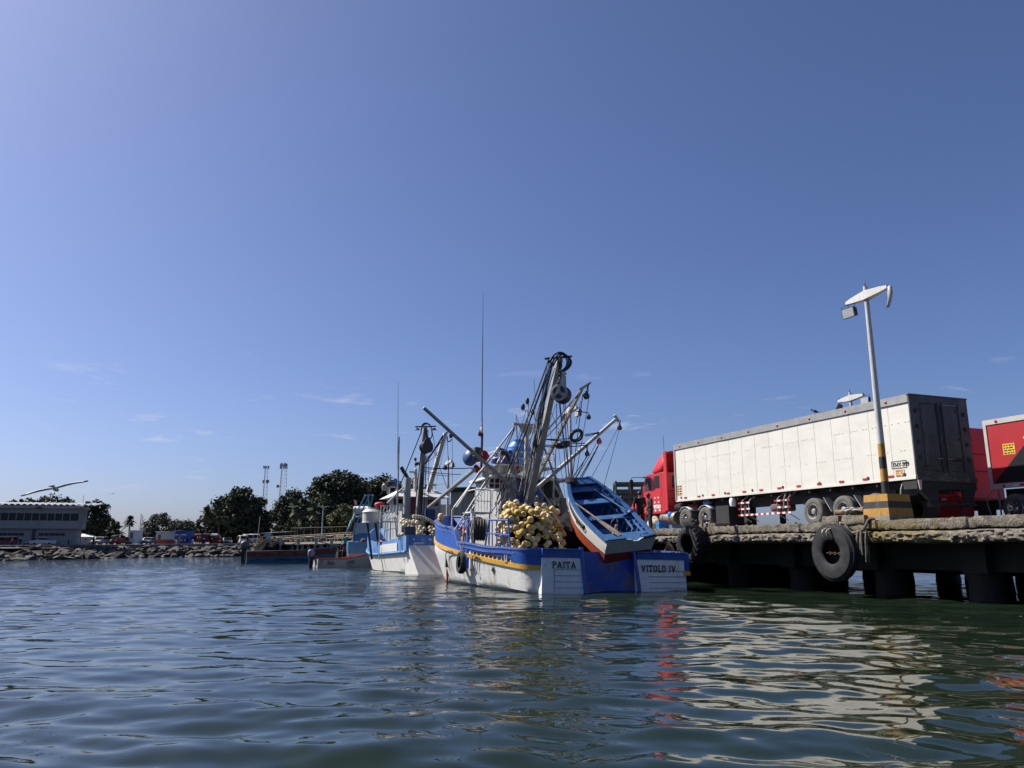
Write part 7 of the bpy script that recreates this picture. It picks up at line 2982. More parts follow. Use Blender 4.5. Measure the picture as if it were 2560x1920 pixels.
def open_boat_hull(t, L_, B, zt_, mats, strake, zin, nst=20):
 """mats: lower, upper; strake: height fraction of the upper strake"""
 def bw(k):
  return B * interp([0, .3, .6, .8, .92, 1.0], [.86, 1.0, .96, .70, .36, .03], k)
 KS_ = [i / nst for i in range(nst + 1)]

 def P(k, sd, q, off=0.):
  z = -.45 + (zt_(k) + .45) * q
  return Vector((sd * (bw(k) * (.62 + .38 * q ** .7) + off), k * L_ + (.9 * max(0, k - .75) * 4 * q * .35), z))
 for (q0, q1, m, nm) in ((0, strake, mats[0], 'hull'), (strake, 1, mats[1], 'top_strake')):
  b = MB()
  for sd in (-1, 1):
   rows = [[P(k, sd, q) for k in KS_] for q in np.linspace(q0, q1, 5)] + [[P(k, sd, q, -.06) for k in KS_] for q in np.linspace(q1, q0, 3)]
   if sd < 0:
    rows = [r_[::-1] for r_ in rows]
   b.grid(rows + [rows[0]])
  # transom
  e = [P(0, -1, q) for q in np.linspace(q0, q1, 4)] + [P(0, 1, q) for q in np.linspace(q1, q0, 4)]
  b.add(e + [p + Vector((0, .06, 0)) for p in e], [tuple(range(8)), tuple(range(15, 7, -1))])
  b.build(nm, m, t, smooth=True, angle=40)
 b = MB()
 for sd in (-1, 1):
  b.tube([P(k, sd, 1, .0) + Vector((0, 0, .02)) for k in KS_], .05, 6)
 b.build('gunwale', mats[2], t, smooth=True)
 b = MB()
 b.grid([[P(k, -1, .6, -.07) * 1 for k in KS_[:-2]], [P(k, 1, .6, -.07) * 1 for k in KS_[:-2]]])
 for v in b.v:
  v.z = zin
 b.build('floor', mats[3], t)
 return P


pblue = mat('deep_sky_blue_hull', (.035, .115, .21), .6, var=.2, scale=1.5)
pzt = lambda k: 1.12 + .15 * k + 1.15 * max(0, k - .55) ** 1.6
PGL = 8.3
PP = open_boat_hull(pang, PGL, 1.25, pzt, (pblue, mat('maroon_strake', (.14, .028, .022), .6, var=.25), MT['greysteel'], plankdeck), .66, .5)


def outboard(t, x, y, z, s=1.0, cowl=None, name='outboard_motor'):
 b = MB()
 b.lathe([(.0, -.3), (.15, -.3), (.19, -.15), (.20, .05), (.17, .2), (.08, .28), (0, .29)], at((x, y, z + .25)) @ Matrix.Diagonal((s, s * 1.45, s, 1)), 14)
 o = b.build(name, cowl or mat('dark_grey_cowling', (.07, .075, .085), .4, var=.15), t, smooth=True, angle=50)
 b = MB()
 b.add([(x - .09 * s, y - .16 * s, z), (x + .09 * s, y - .16 * s, z), (x + .09 * s, y + .16 * s, z), (x - .09 * s, y + .16 * s, z), (x - .05 * s, y - .12 * s, z - 1.5 * s), (x + .05 * s, y - .12 * s, z - 1.5 * s), (x + .05 * s, y + .1 * s, z - 1.5 * s), (x - .05 * s, y + .1 * s, z - 1.5 * s)], [(0, 1, 2, 3), (7, 6, 5, 4), (4, 5, 1, 0), (5, 6, 2, 1), (6, 7, 3, 2), (7, 4, 0, 3)])
 b.build('motor_leg', MT['black'], o)
 b = MB()
 b.box((x, y + .25 * s, z - .1), (.3 * s, .18, .35))
 b.build('clamp', MT['darksteel'], o)
 return o


def build_panga():
 f = PG
 outboard(pang, -.55, -.42, 1.55, 1.35)
 outboard(pang, .5, -.40, 1.5, 1.2)
 b = MB()
 b.bb(-.3, .3, -.12, -.02, -.2, 1.1)
 b.bb(-1.0, -.62, -.12, -.02, -.3, 1.25)
 b.build('transom_board', MT['white'], pang, bevel=.02)
 # raised ochre frames on the maroon strake
 ochre_l = mat('ochre_outline', (.30, .14, .02), .6, var=.15)
 for i in range(4):
  k0, k1 = .10 + i * .16, .10 + i * .16 + .10
  b = MB()
  pts = [PP(k0, 1, .76, .03), PP(k1, 1, .76, .03), PP(k1, 1, .90, .03), PP(k0, 1, .90, .03)]
  b.tube(pts, .03, 5, closed=True)
  b.build('painted_frame', ochre_l, pang)
 p0, p1 = PP(.30, 1, .43, .02), PP(.58, 1, .43, .02)
 xd = (p1 - p0).normalized()
 nz = Vector((1, 0, -.25)).normalized()
 nz = (nz - xd * nz.dot(xd)).normalized()
 M = Matrix((xd, nz.cross(xd), nz)).transposed().to_4x4()
 M.translation = p0 + nz * .02
 text_mesh('side_lettering', 'Caminante y Navegante', M, .42, mat('dark_blue_script', (.012, .03, .08), .6), pang, shear=.25, sx=.9)
 b = MB()
 for k in np.linspace(.06, .26, 8):
  a_ = PP(k, 1, .48 + .06 * math.sin(k * 60), .025)
  b.box(a_, (.03, .28, .05), Matrix.Rotation(.6 * math.sin(k * 40), 3, 'X'))
 b.build('painted_flourish', MATS['dark_blue_script'], pang)
 # awning frame with pale slats
 aw = mat('weathered_slat', (.33, .31, .27), .7, var=.25)
 z1 = 2.45
 b = MB()
 for x in (-.95, .95):
  b.tube([(x, 2.4, z1 - .25), (x, 8.2, z1 + .05)], .04, 5)
 for y in np.linspace(2.4, 8.1, 8):
  b.tube([(-1, y, z1 - .25 + .05 * (y - 2.4)), (1, y, z1 - .25 + .05 * (y - 2.4))], .035, 5)
 b.build('awning_frame', aw, pang)
 for y in (3.0, 4.7, 6.4, 7.9):
  b = MB()
  b.bb(.92, 1.0, y, y + .28, z1 - .75, z1 - .1)
  b.tube([(.95, y + .1, 1.3), (.95, y + .1, z1 - .2)], .035, 5)
  b.build('awning_post', aw, pang)
 b = MB()
 rows = [[Vector((x * 1.0, y, z1 + .02 + .05 * (y - 2.4) - .1 * x * x + .06 * math.sin(y * 3))) for x in np.linspace(-1, 1, 7)] for y in np.linspace(2.6, 8.3, 14)]
 b.grid(rows)
 o = b.build('awning_sheet', mat('dark_awning_cloth', (.035, .035, .033), .8, var=.4), pang, smooth=True)
 o.modifiers.new('thickness', 'SOLIDIFY').thickness = .03
 cable(pang, sag((.9, 2.6, z1 - .2), (1.0, 4.9, z1 - .4), .35, 8), .05, MT['palerope'], 'hanging_line')
 cable(pang, sag((.9, 6.0, z1 - .1), (.3, 8.9, pzt(1) + .1), .1, 8), .05, MT['palerope'], 'hanging_line')


build_panga()
net_mound('fishing_net', 'dark net pile in the stern of the long blue open boat', Frame(PG.M @ Vector((0, 2.2, 0)), PG.h), (0, 0, .6), (1.0, 1.7, 1.75), 17)

# ------------------------------------------------------------------ small white skiff with outboard
sk0 = A(788, 1410, 62.0)
SKF = Frame((sk0.x, 62.0, 0), R(-62))
wsk = thing('motor_skiff', 'small white skiff with orange inside and script lettering drifting before the turquoise boat', 'motor boat', SKF.M)
wwh = mat('dirty_white_skiff', (.42, .42, .40), .55, var=.12, scale=2, dirt=((.12, .11, .09), 2, .52, .72, (1, .6, .6)))
worg = mat('faded_orange_paint', (.42, .09, .035), .6, var=.2, scale=2)
WL = 5.1
wzt = lambda k: .60 + .08 * k + 1.45 * max(0, k - .4) ** 1.5
WP = open_boat_hull(wsk, WL, .95, wzt, (wwh, wwh, worg, worg), .7, .28)


def build_wskiff():
 b = MB()
 for k in (.3, .55, .75):
  p = WP(k, 1, .8, -.06)
  b.bb(-p.x, p.x, p.y - .14, p.y + .14, p.z - .05, p.z)
 b.build('thwart', worg, wsk)
 b = MB()
 rows = [[WP(k, sd, q, -.065) for k in [i / 20 for i in range(20)]] for sd, q in ((-1, .99), (-1, .55))]
 b.grid(rows)
 rows = [[WP(k, sd, q, -.065) for k in [i / 20 for i in range(20)]] for sd, q in ((1, .99), (1, .55))]
 b.grid([r_[::-1] for r_ in rows])
 b.build('inner_planking', worg, wsk)
 outboard(wsk, -.25, -.3, .85, .95, mat('blue_grey_cowling', (.16, .18, .22), .4, var=.1))
 M = Matrix(((1, 0, 0, .15), (0, 0, -1, -.02), (0, 1, 0, .22), (0, 0, 0, 1)))
 text_mesh('stern_lettering', 'M', M, .52, MT['ink'], wsk, bold=.02)
 M = M.copy()
 M.translation = Vector((-.8, -.02, .22))
 text_mesh('stern_lettering', 'T', M, .52, MT['ink'], wsk, bold=.02)
 p0, p1 = WP(.12, 1, .60, .012), WP(.62, 1, .62, .012)
 xd = (p1 - p0).normalized()
 nz = Vector((1, 0, -.2))
 nz = (nz - xd * nz.dot(xd)).normalized()
 M = Matrix((xd, nz.cross(xd), nz)).transposed().to_4x4()
 M.translation = p0 + nz * .045 + xd * .1
 text_mesh('side_lettering', 'Rey de Reyes', M, .48, mat('slate_script', (.05, .06, .08), .6), wsk, shear=.3, sx=.83, bold=.004)


build_wskiff()
# ------------------------------------------------------------------ the far shore
def kerbY(x):
 return 104 + 42 * x / 580.0


def waterY(x):
 return 88 + 42 * x / 580.0


def gz(x):
 return 1.64 + .40 * max(-.6, min(1.2, x / 580.0))


def SHP(x, back=0.0, dz=0.0):
 """ground point on the quay that lies in direction x, `back` metres behind the kerb"""
 Y = kerbY(x) + back
 p = A(x, 1360, Y)
 return Vector((p.x, Y, gz(x) + dz))


landm = mat('dusty_ground', (.16, .14, .115), .95, var=.25, scale=.15, bump=.2, bscale=3)
kerbm = mat('grey_kerb_concrete', (.13, .125, .115), .9, var=.25, scale=.6)
rockm = mat('grey_brown_rock', (.048, .042, .035), .9, var=.35, scale=1.2, bump=.7, bscale=5, rnd=.30)
XS = [-420, -300, -200, -100, 0, 100, 200, 300, 400, 500, 580, 640, 690]
b = MB()
rows = []
for dY in (0, 6, 30, 120, 900):
 row = [SHP(x, 0) + Vector((0, dY, 0)) for x in XS]
 e_ = SHP(690)
 row += [Vector((e_.x + 12, e_.y + 12 + dY, e_.z)), Vector((e_.x + 60, e_.y + 40 + dY, e_.z)), Vector((e_.x + 160, e_.y + 60 + dY, e_.z))]
 rows.append(row)
b.grid(rows)
# skirt down to the sea bed
b.grid([[p + Vector((0, -6, -4)) for p in rows[0]], [p + Vector((0, -.2, -.5)) for p in rows[0]], rows[0]])
o = b.build('ground', landm)
tag(o, kind='structure')
b = MB()
rows = [[SHP(x, dY, dz) for x in XS] for (dY, dz) in ((-.5, -.6), (-.5, .10), (.1, .12), (.1, .0))]
b.grid(rows)
o = b.build('kerb', kerbm)
tag(o, kind='structure')

# the rock slope: every boulder a thing
core = MB()
core.grid([[Vector((A(x, 1360, waterY(x) - 3 + t_ * (kerbY(x) - waterY(x) + 2)).x, waterY(x) - 3 + t_ * (kerbY(x) - waterY(x) + 2), -1.0 + (gz(x) + .15) * t_)) for x in XS] for t_ in np.linspace(0, 1, 4)])
o = core.build('embankment', mat('dark_rubble', (.02, .019, .018), .95, var=.5, scale=1, bump=.8, bscale=3))  # even near-black core under the boulders
tag(o, kind='structure')


def rock_mesh(seed):
 r_ = random.Random(seed)
 bm = bmesh.new()
 pts = []
 for i in range(13):
  u = Vector((r_.gauss(0, 1), r_.gauss(0, 1), r_.gauss(0, 1))).normalized()
  k = r_.uniform(.7, 1.1)
  bm.verts.new((u.x * .95 * k, u.y * .75 * k, u.z * .55 * k))
 res = bmesh.ops.convex_hull(bm, input=bm.verts[:])
 bmesh.ops.delete(bm, geom=[v for v in bm.verts if not v.link_faces], context='VERTS')
 bmesh.ops.bevel(bm, geom=bm.edges[:], offset=.035, segments=1, affect='EDGES')
 me = bpy.data.meshes.new('boulder')
 bm.to_mesh(me)
 bm.free()
 me.materials.append(rockm)
 return me


RM_ = [rock_mesh(i) for i in range(9)]
rr = random.Random(77)
RG = 'boulders of the shore rock slope'
nrow = 5
for j in range(nrow):
 n = 57
 for i in range(n):
  x = -20 + (715) * (i + rr.uniform(-.4, .4) + .5 * (j % 2)) / n
  t_ = (j + .5 + rr.uniform(-.35, .35)) / nrow
  Y = waterY(x) + t_ * (kerbY(x) - waterY(x) - .8)
  z = -.2 + (gz(x) - .28) * (t_ ** .9)
  o = bpy.data.objects.new('boulder', rr.choice(RM_))
  COL.objects.link(o)
  s_ = rr.choice([.6, .8, .95, 1.1, 1.3]) * rr.uniform(.9, 1.1)
  o.matrix_world = Matrix.Translation((A(x, 1360, Y).x, Y, z)) @ Euler((rr.uniform(-.6, .6), rr.uniform(-.6, .6), rr.uniform(0, 6.3))).to_matrix().to_4x4() @ Matrix.Diagonal((s_ * 1.05, s_ * 1.05, s_ * 1.0, 1))
  tag(o, 'grey brown boulder in the rock slope below the quay road', 'rock', RG)


# ------------------------------------------------------------------ trees
leafm = {}


def leaf_mat(name, col):
 if name in leafm:
  return leafm[name]
 m = mat(name, col, .7, var=.45, scale=.55, spec=.25)
 leafm[name] = m
 return m


LF = dict(dark=leaf_mat('dark_evergreen_leaves', (.044, .056, .030)), mid=leaf_mat('mid_green_leaves', (.058, .074, .034)), olive=leaf_mat('olive_leaves', (.10, .115, .036)), grey=leaf_mat('haze_greyed_leaves', (.085, .092, .066)))  # the grey set has distance haze painted into its leaf colour


def leaf_cloud(centres, n_each, r_c, size, seed):
 g = np.random.RandomState(seed)
 C = np.repeat(np.array(centres), n_each, axis=0)
 n = len(C)
 u = g.normal(size=(n, 3))
 u /= np.linalg.norm(u, axis=1)[:, None]
 rad = (g.rand(n, 1) ** .45)
 rc = np.repeat(np.array(r_c), n_each)[:, None]
 P = C + u * rad * rc * np.array([1.0, 1.0, .82])
 a = g.normal(size=(n, 3)) + u * .6
 a /= np.linalg.norm(a, axis=1)[:, None]
 b_ = np.cross(a, g.normal(size=(n, 3)))
 b_ /= np.linalg.norm(b_, axis=1)[:, None]
 c_ = np.cross(a, b_)
 s_ = size * (.6 + .8 * g.rand(n, 1))
 v = np.stack([P - b_ * s_ - c_ * s_ * .55, P + b_ * s_ * .2 - c_ * s_ * .6, P + b_ * s_ + c_ * s_ * .1, P - b_ * s_ * .1 + c_ * s_ * .6], 1)
 return v.reshape(-1, 3)


def mesh_quads(name, v, m, parent):
 me = bpy.data.meshes.new(name)
 n = len(v)
 me.vertices.add(n)
 me.vertices.foreach_set('co', v.astype(np.float32).ravel())
 me.loops.add(n)
 me.loops.foreach_set('vertex_index', np.arange(n, dtype=np.int32))
 me.polygons.add(n // 4)
 me.polygons.foreach_set('loop_start', np.arange(0, n, 4, dtype=np.int32))
 me.update(calc_edges=True)
 me.materials.append(m)
 o = bpy.data.objects.new(name, me)
 COL.objects.link(o)
 o.parent = parent
 return o


def tree(label, cx, top, width, bottom, back, kind, seed, clumps=60, shape='round', name='broadleaf_tree', lean=0.0, leaves=72):
 Y = kerbY(cx) + back
 base = SHP(cx, back)
 k = PX(Y)
 zt_ = A(cx, top, Y).z - base.z
 zb_ = max(.6, A(cx, bottom, Y).z - base.z)
 W = width * k
 t = thing(name, label, 'tree', at(base), 'trees along the shore')
 g = random.Random(seed)
 H = zt_ - zb_
 cs, rs = [], []
 big = W * .5
 tries = 0
 clumps = int(clumps * 1.7)
 while len(cs) < clumps and tries < 6000:
  tries += 1
  u = Vector((g.uniform(-1, 1), g.uniform(-1, 1), g.uniform(0, 1)))
  # dome: full below, rounded above
  lim = math.sqrt(max(0, 1 - max(0, (u.z - .35) / .65) ** 2)) if shape == 'round' else (math.sqrt(max(0, 1 - max(0, (u.z - .55) / .45) ** 2)) * (.65 + .35 * u.z))
  if shape == 'round':
   lim *= .80 + .20 * min(1, u.z / .35)
  rxy = math.hypot(u.x, u.y)
  if rxy > lim:
   continue
  if rxy < lim * .5 and u.z < .7 and g.random() < .6:
   continue
  r_ = W * g.uniform(.075, .15)
  cs.append((u.x * (big - r_ * .8) + lean * u.z * W, u.y * (big - r_) * .8, zb_ + u.z * (H - r_ * .9)))
  rs.append(r_)
 v = leaf_cloud(cs, leaves, rs, max(.18, W * .021), seed)
 mesh_quads('crown', v, LF[kind], t)
 b = MB()
 tr = max(.12, W * .028)
 b.tube([(0, 0, -.2), (.1, 0, zb_ * .5), (.05, .05, zb_ + H * .25)], [tr * 1.4, tr, tr * .7], 8)
 order = sorted(range(len(cs)), key=lambda i: g.random())[:9]
 for i in order:
  c = Vector(cs[i])
  s0 = Vector((.05, .03, zb_ * g.uniform(.55, 1.0) + H * .05))
  b.tube([s0, s0.lerp(c, .5) + Vector((0, 0, H * .05)), c], [tr * .5, tr * .35, tr * .15], 5)
 b.build('trunk', MT['trunk'], t, smooth=True)
 return t


def palm(label, cx, ctop, cr, back, seed, kind='mid', name='palm_tree'):
 Y = kerbY(cx) + back
 base = SHP(cx, back)
 k = PX(Y)
 zc = A(cx, ctop, Y).z - base.z
 r = cr * k
 t = thing(name, label, 'palm tree', at(base), 'palm trees along the shore')
 g = random.Random(seed)
 b = MB()
 b.tube([(0, 0, -.2), (.1, 0, zc * .4), (.05, 0, zc * .8), (0, 0, zc)], [.24, .17, .15, .17], 8)
 b.build('trunk', MT['trunk'], t, smooth=True)
 b = MB()
 nf = 34
 for i in range(nf):
  a = g.uniform(0, 6.28)
  el = R(g.uniform(-55, 78)) if i % 5 else R(g.uniform(40, 85))
  d = Vector((math.cos(a) * math.cos(el), math.sin(a) * math.cos(el), math.sin(el)))
  ln = r * g.uniform(.8, 1.1)
  pts = []
  for q in np.linspace(0, 1, 7):
   pts.append(Vector((0, 0, zc)) + d * ln * q + Vector((0, 0, -r * .42 * q * q * math.cos(el))))
  side = d.cross(Vector((0, 0, 1)))
  if side.length < .05:
   side = Vector((1, 0, 0))
  side.normalize()
  for q in range(1, 6):
   w_ = r * .17 * math.sin(math.pi * (q / 6.5)) + .02
   p0, p1 = pts[q], pts[q + 1]
   for sg in (-1, 1):
    tip = p1 + side * sg * w_ * 2.0 + Vector((0, 0, -w_ * .7))
    b.add([p0, p1, tip], [(0, 1, 2)])
    tip2 = p0.lerp(p1, .5) + side * sg * w_ * 1.9 + Vector((0, 0, -w_ * .6))
    b.add([p0.lerp(p1, -.2), p0.lerp(p1, .35), tip2], [(0, 1, 2)])
  b.tube(pts, .03, 3)
 b.build('crown', LF[kind], t)
 # skirt of dead fronds
 b = MB()
 for i in range(16):
  a = g.uniform(0, 6.28)
  p0 = Vector((.12 * math.cos(a), .12 * math.sin(a), zc - r * .12))
  p1 = p0 + Vector((math.cos(a) * r * .32, math.sin(a) * r * .32, -r * g.uniform(.3, .7)))
  s_ = Vector((-math.sin(a), math.cos(a), 0)) * r * .07
  b.add([p0, p1 - s_, p1 + s_], [(0, 1, 2)])
 b.build('dead_fronds', mat('dry_fronds', (.12, .095, .06), .9, var=.3), t)
 return t


tree('small sparse tree at the left edge above the building roof', 26, 1243, 56, 1275, 26, 'dark', 1, 22)
tree('wide dark tree rising behind the left building roof', 112, 1226, 150, 1300, 24, 'mid', 2, 62)
tree('dark rounded tree right of the grey building', 230, 1241, 90, 1345, 11, 'dark', 3, 70, leaves=80)
tree('low rounded tree behind the short palm', 276, 1288, 44, 1350, 30, 'dark', 4, 30)
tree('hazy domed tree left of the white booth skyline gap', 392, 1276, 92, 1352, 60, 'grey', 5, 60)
tree('spreading haze greyed tree behind the red and white kiosk', 452, 1290, 100, 1350, 50, 'grey', 6, 55)
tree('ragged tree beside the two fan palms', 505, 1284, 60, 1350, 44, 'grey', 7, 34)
tree('largest dark rounded tree left of the radio towers', 588, 1210, 178, 1358, 34, 'dark', 8, 115, leaves=95)
tree('dark lower shoulder of foliage right of the largest tree', 652, 1268, 56, 1358, 30, 'dark', 9, 46)
tree('dark round tree right below the lattice tower', 722, 1211, 122, 1342, 34, 'dark', 10, 80, leaves=85)
tree('tallest broad tree above the jetty railing', 846, 1171, 184, 1268, 44, 'dark', 11, 100, leaves=90)
tree('tall tree half hidden by the whip aerial of the white boat', 950, 1178, 150, 1275, 44, 'dark', 12, 80, leaves=90)
tree('tall tree furthest right behind the white boat cabin', 1040, 1190, 110, 1290, 46, 'dark', 19, 60)
tree('middle dark tree between the tower tree and the broad tree', 792, 1228, 118, 1345, 36, 'mid', 13, 85, leaves=85)
tree('yellow green shrubby tree over the turquoise boat flag', 862, 1252, 112, 1345, 24, 'olive', 14, 70)
tree('dark shaded mass of foliage behind the wire fence', 900, 1270, 120, 1350, 32, 'dark', 15, 70)
tree('dark low tree at the fence corner', 835, 1285, 80, 1352, 30, 'dark', 16, 40)
tree('dark undergrowth tree below the tower tree', 748, 1285, 120, 1352, 28, 'mid', 20, 60)
palm('short bushy palm beside the white booth left side', 281, 1326, 27, 14, 21)
palm('single small palm against the sky above the dark van', 319, 1301, 15, 34, 22, 'dark')
palm('shaggy fan palm at the left foot of the largest tree', 511, 1282, 21, 24, 23)
palm('second fan palm under the left side of the largest tree', 543, 1290, 22, 22, 24)
palm('tall fan palm left of the jetty street lamp', 736, 1268, 24, 20, 25)
palm('bushy fan palm just left of the jetty lamp pole', 786, 1275, 24, 19, 26)
palm('small pale palm over the market stall roofs', 690, 1330, 17, 16, 27)
palm('short fan palm behind the stall roofs', 756, 1305, 20, 16, 28)

# ------------------------------------------------------------------ radio towers
towm = mat('hazed_red_white_steel', (.34, .28, .28), .6, var=.2, scale=.12)  # paler steel tone, fading with distance is painted in


def tower(label, x, ytop, ybase, Y, w0, w1, kind):
 base = Vector((A(x, 1360, Y).x, Y, 2.0))
 h = A(x, ytop, Y).z - 2.0
 t = thing('radio_tower', label, 'radio tower', at(base), 'radio towers behind the trees')
 n = 22
 legs = 3
 for i in range(legs):
  b = MB()
  a = 2 * math.pi * i / legs + .4
  pts = []
  for k in range(n + 1):
   q = k / n
   w = w0 + (w1 - w0) * q
   if kind == 0 and .28 < q < .36:
    w *= .75
   pts.append(Vector((math.cos(a) * w / 2, math.sin(a) * w / 2, h * q)))
  b.tube(pts, .07, 5)
  b.build('leg', towm, t)
 b = MB()
 for k in range(n):
  for i in range(legs):
   a0, a1 = 2 * math.pi * i / legs + .4, 2 * math.pi * (i + 1) / legs + .4
   q0, q1 = k / n, (k + 1) / n
   wa, wb = w0 + (w1 - w0) * q0, w0 + (w1 - w0) * q1
   p0 = Vector((math.cos(a0) * wa / 2, math.sin(a0) * wa / 2, h * q0))
   p1 = Vector((math.cos(a1) * wb / 2, math.sin(a1) * wb / 2, h * q1))
   p2 = Vector((math.cos(a1) * wa / 2, math.sin(a1) * wa / 2, h * q0))
   b.tube([p0, p1], .028, 4)
   b.tube([p0, p2], .028, 4)
 b.build('lattice', towm, t)
 gp = mat('grey_aerial_panel', (.30, .30, .32), .6, var=.1)
 if kind == 0:
  spec = [(.985, 1.0, 6, 1.0), (.80, 1.0, 4, 1.2), (.56, 1.3, 4, 1.4)]
 else:
  spec = [(.97, 1.3, 5, 2.0), (.99, 1.0, 4, 1.4)]
 for (q, rad, m_, ph) in spec:
  for i in range(m_):
   a = 2 * math.pi * i / m_ + q * 7
   b = MB()
   p = Vector((math.cos(a) * rad, math.sin(a) * rad, h * q))
   b.box(p, (.34, .34, ph))
   b.tube([Vector((0, 0, p.z)), p], .06, 4)
   b.build('panel_aerial', gp, t)
 for (q, dx, r_) in (((.80, 1.1, .7),) if kind == 0 else ((.42, -2.2, 1.0), (.72, -1.5, .6))):
  b = MB()
  M = Mz(Vector((dx, -.9, h * q)), Vector((.4, -1, 0)))
  b.lathe([(0, 0), (r_ * .7, .1), (r_, .35), (r_ * .96, .37), (r_ * .6, .15), (0, .1)], M, 14)
  b.tube([Vector((dx * .3, 0, h * q)), Vector((dx, -.8, h * q))], .07, 4)
  b.build('dish', gp, t, smooth=True)
 return t


tower('slim lattice radio tower, the left one of the pair', 653, 1165, 1240, 300, 2.6, 1.4, 0)
tower('wider lattice radio tower with side dishes, the right one of the pair', 697, 1160, 1222, 300, 4.4, 2.4, 1)

# ------------------------------------------------------------------ grey two storey building
greyw = mat('shaded_grey_render', (.26, .26, .255), .85, var=.1, scale=.3, dirt=((.17, .165, .16), .5, .55, .8, (1, 1, .3)))
lowpink = mat('lilac_grey_render', (.25, .24, .25), .85, var=.1, scale=.3)
scal = mat('corrugated_roof', (.50, .50, .50), .6, var=.15)


def scallop_roof(t, name, x0, x1, y0, y1, z, pitch_, amp, thick=.05):
 b = MB()
 n = int((x1 - x0) / pitch_ * 6)
 xs = np.linspace(x0, x1, n + 1)
 rows = []
 for (y, dz) in ((y0, 0), (y1, .5)):
  rows.append([Vector((x, y, z + dz + amp * abs(math.sin(math.pi * (x - x0) / pitch_)))) for x in xs])
 rows2 = [[v - Vector((0, 0, thick)) for v in r_] for r_ in rows[::-1]]
 b.grid(rows + rows2 + [rows[0]])
 return b.build(name, scal, t)


def build_office():
 x0, x1 = -150, 188
 back = 9
 Y = kerbY(60) + back
 k = PX(Y)
 o_ = A(188, 1360, Y)
 z0 = gz(60)
 # turned so that its long face looks to the right of the camera
 BF = Frame((o_.x, Y, z0), R(14))
 t = thing('office_building', 'grey two storey building with a strip of dark windows under a corrugated roof', 'building', BF.M)
 W = 20.0
 u = lambda y: A(100, y, Y).z - z0
 zg = u(1322)
 zw0, zw1 = u(1302), u(1284)
 zr = u(1272)
 xl = -W
 b = MB()
 b.bb(xl, -.55, .5, 4.4, -.1, zg)
 b.build('ground_floor_wall', lowpink, t)
 b = MB()
 b.bb(xl, 0, 0, 4.5, zg, zw0)
 b.bb(xl, 0, 0, 4.5, zw1, zr + .02)
 b.bb(xl, 0, .35, 4.5, zw0, zw1)
 b.build('upper_wall', greyw, t)
 b = MB()
 b.bb(xl, .25, -.35, 4.8, zr, zr + .42)
 b.build('fascia', mat('pale_fascia', (.33, .33, .32), .8, var=.1), t)
 n = 19
 w_ = W / n
 for i in range(n):
  b = MB()
  xa = -.12 - i * w_ * .98
  b.bb(xa - w_ * .9, xa, .06, .30, zw0 + .02, zw1 - .02)
  f_ = b.build('window', MT['glass'], t)
  b = MB()
  b.bb(xa - w_ * .98, xa - w_ * .9, .0, .32, zw0, zw1)
  b.build('mullion', mat('grey_mullion', (.26, .25, .24), .6, var=.1), f_)
 for grp in (-1.7, -7.2, -13.0):
  for i in range(5):
   xa = grp - i * .72
   b = MB()
   b.bb(xa - .62, xa, .44, .49, u(1339), u(1333))
   b.build('small_window', MT['glass'], t)
 b = MB()
 b.bb(-6.05, -5.7, .3, .52, 0, zg)
 b.build('downpipe', MT['darksteel'], t)
 scallop_roof(t, 'roof', xl, 2.3, -.5, 4.7, zr + .43, .82, .22)
 b = MB()
 b.add([(-5.9, -.42, zr + .02), (-4.8, -.42, zr + .02), (-5.35, -.42, zr + .32), (-5.9, -.38, zr + .02), (-4.8, -.38, zr + .02), (-5.35, -.38, zr + .32)], [(0, 1, 2), (5, 4, 3), (0, 3, 4, 1), (1, 4, 5, 2), (2, 5, 3, 0)])
 b.build('gable_vent', MT['darksteel'], t)
 b = MB()
 b.bb(.2, .8, 2, 2.4, zr + .9, zr + 1.25)
 b.build('roof_box', MT['darksteel'], t)
 b = MB()
 b.tube([(-.4, 3, zr + .8), (-.4, 3, zr + 2.2)], .03, 4)
 b.build('roof_aerial', MT['darksteel'], t)


build_office()


def build_lowwall():
 p0, p1 = SHP(184, 8), SHP(240, 8)
 F_ = Frame(p0, math.atan2(p1.y - p0.y, p1.x - p0.x))
 t = thing('low_shed', 'low whitish shed with scalloped roof edge between building and parked silver car', 'shed', F_.M)
 L_ = (p1 - p0).length
 h = 1.35
 b = MB()
 b.bb(0, L_, 0, 2, -.1, h)
 b.build('wall', mat('dirty_white_render', (.40, .40, .40), .85, var=.1, scale=.6), t)
 scallop_roof(t, 'roof', -.1, L_ + .2, -.25, 2.2, h, .42, .1, .03)
 b = MB()
 for x in (.5, 1.9):
  b.bb(x, x + .5, -.012, -.001, h - .42, h - .26)
 b.build('vent_opening', MT['black'], t)
 b = MB()
 pts = [(1.55 + .5 * math.cos(a), -.01, h * .62 + .34 * math.sin(a)) for a in np.linspace(R(190), R(350), 9)]
 b.tube(pts, .012, 4)
 b.build('cable', MT['darksteel'], t)
 b = MB()
 b.tube([(1.0, -.2, -.1), (1.0, -.2, h + .9)], .06, 6)
 b.build('post', MT['darksteel'], t)


build_lowwall()


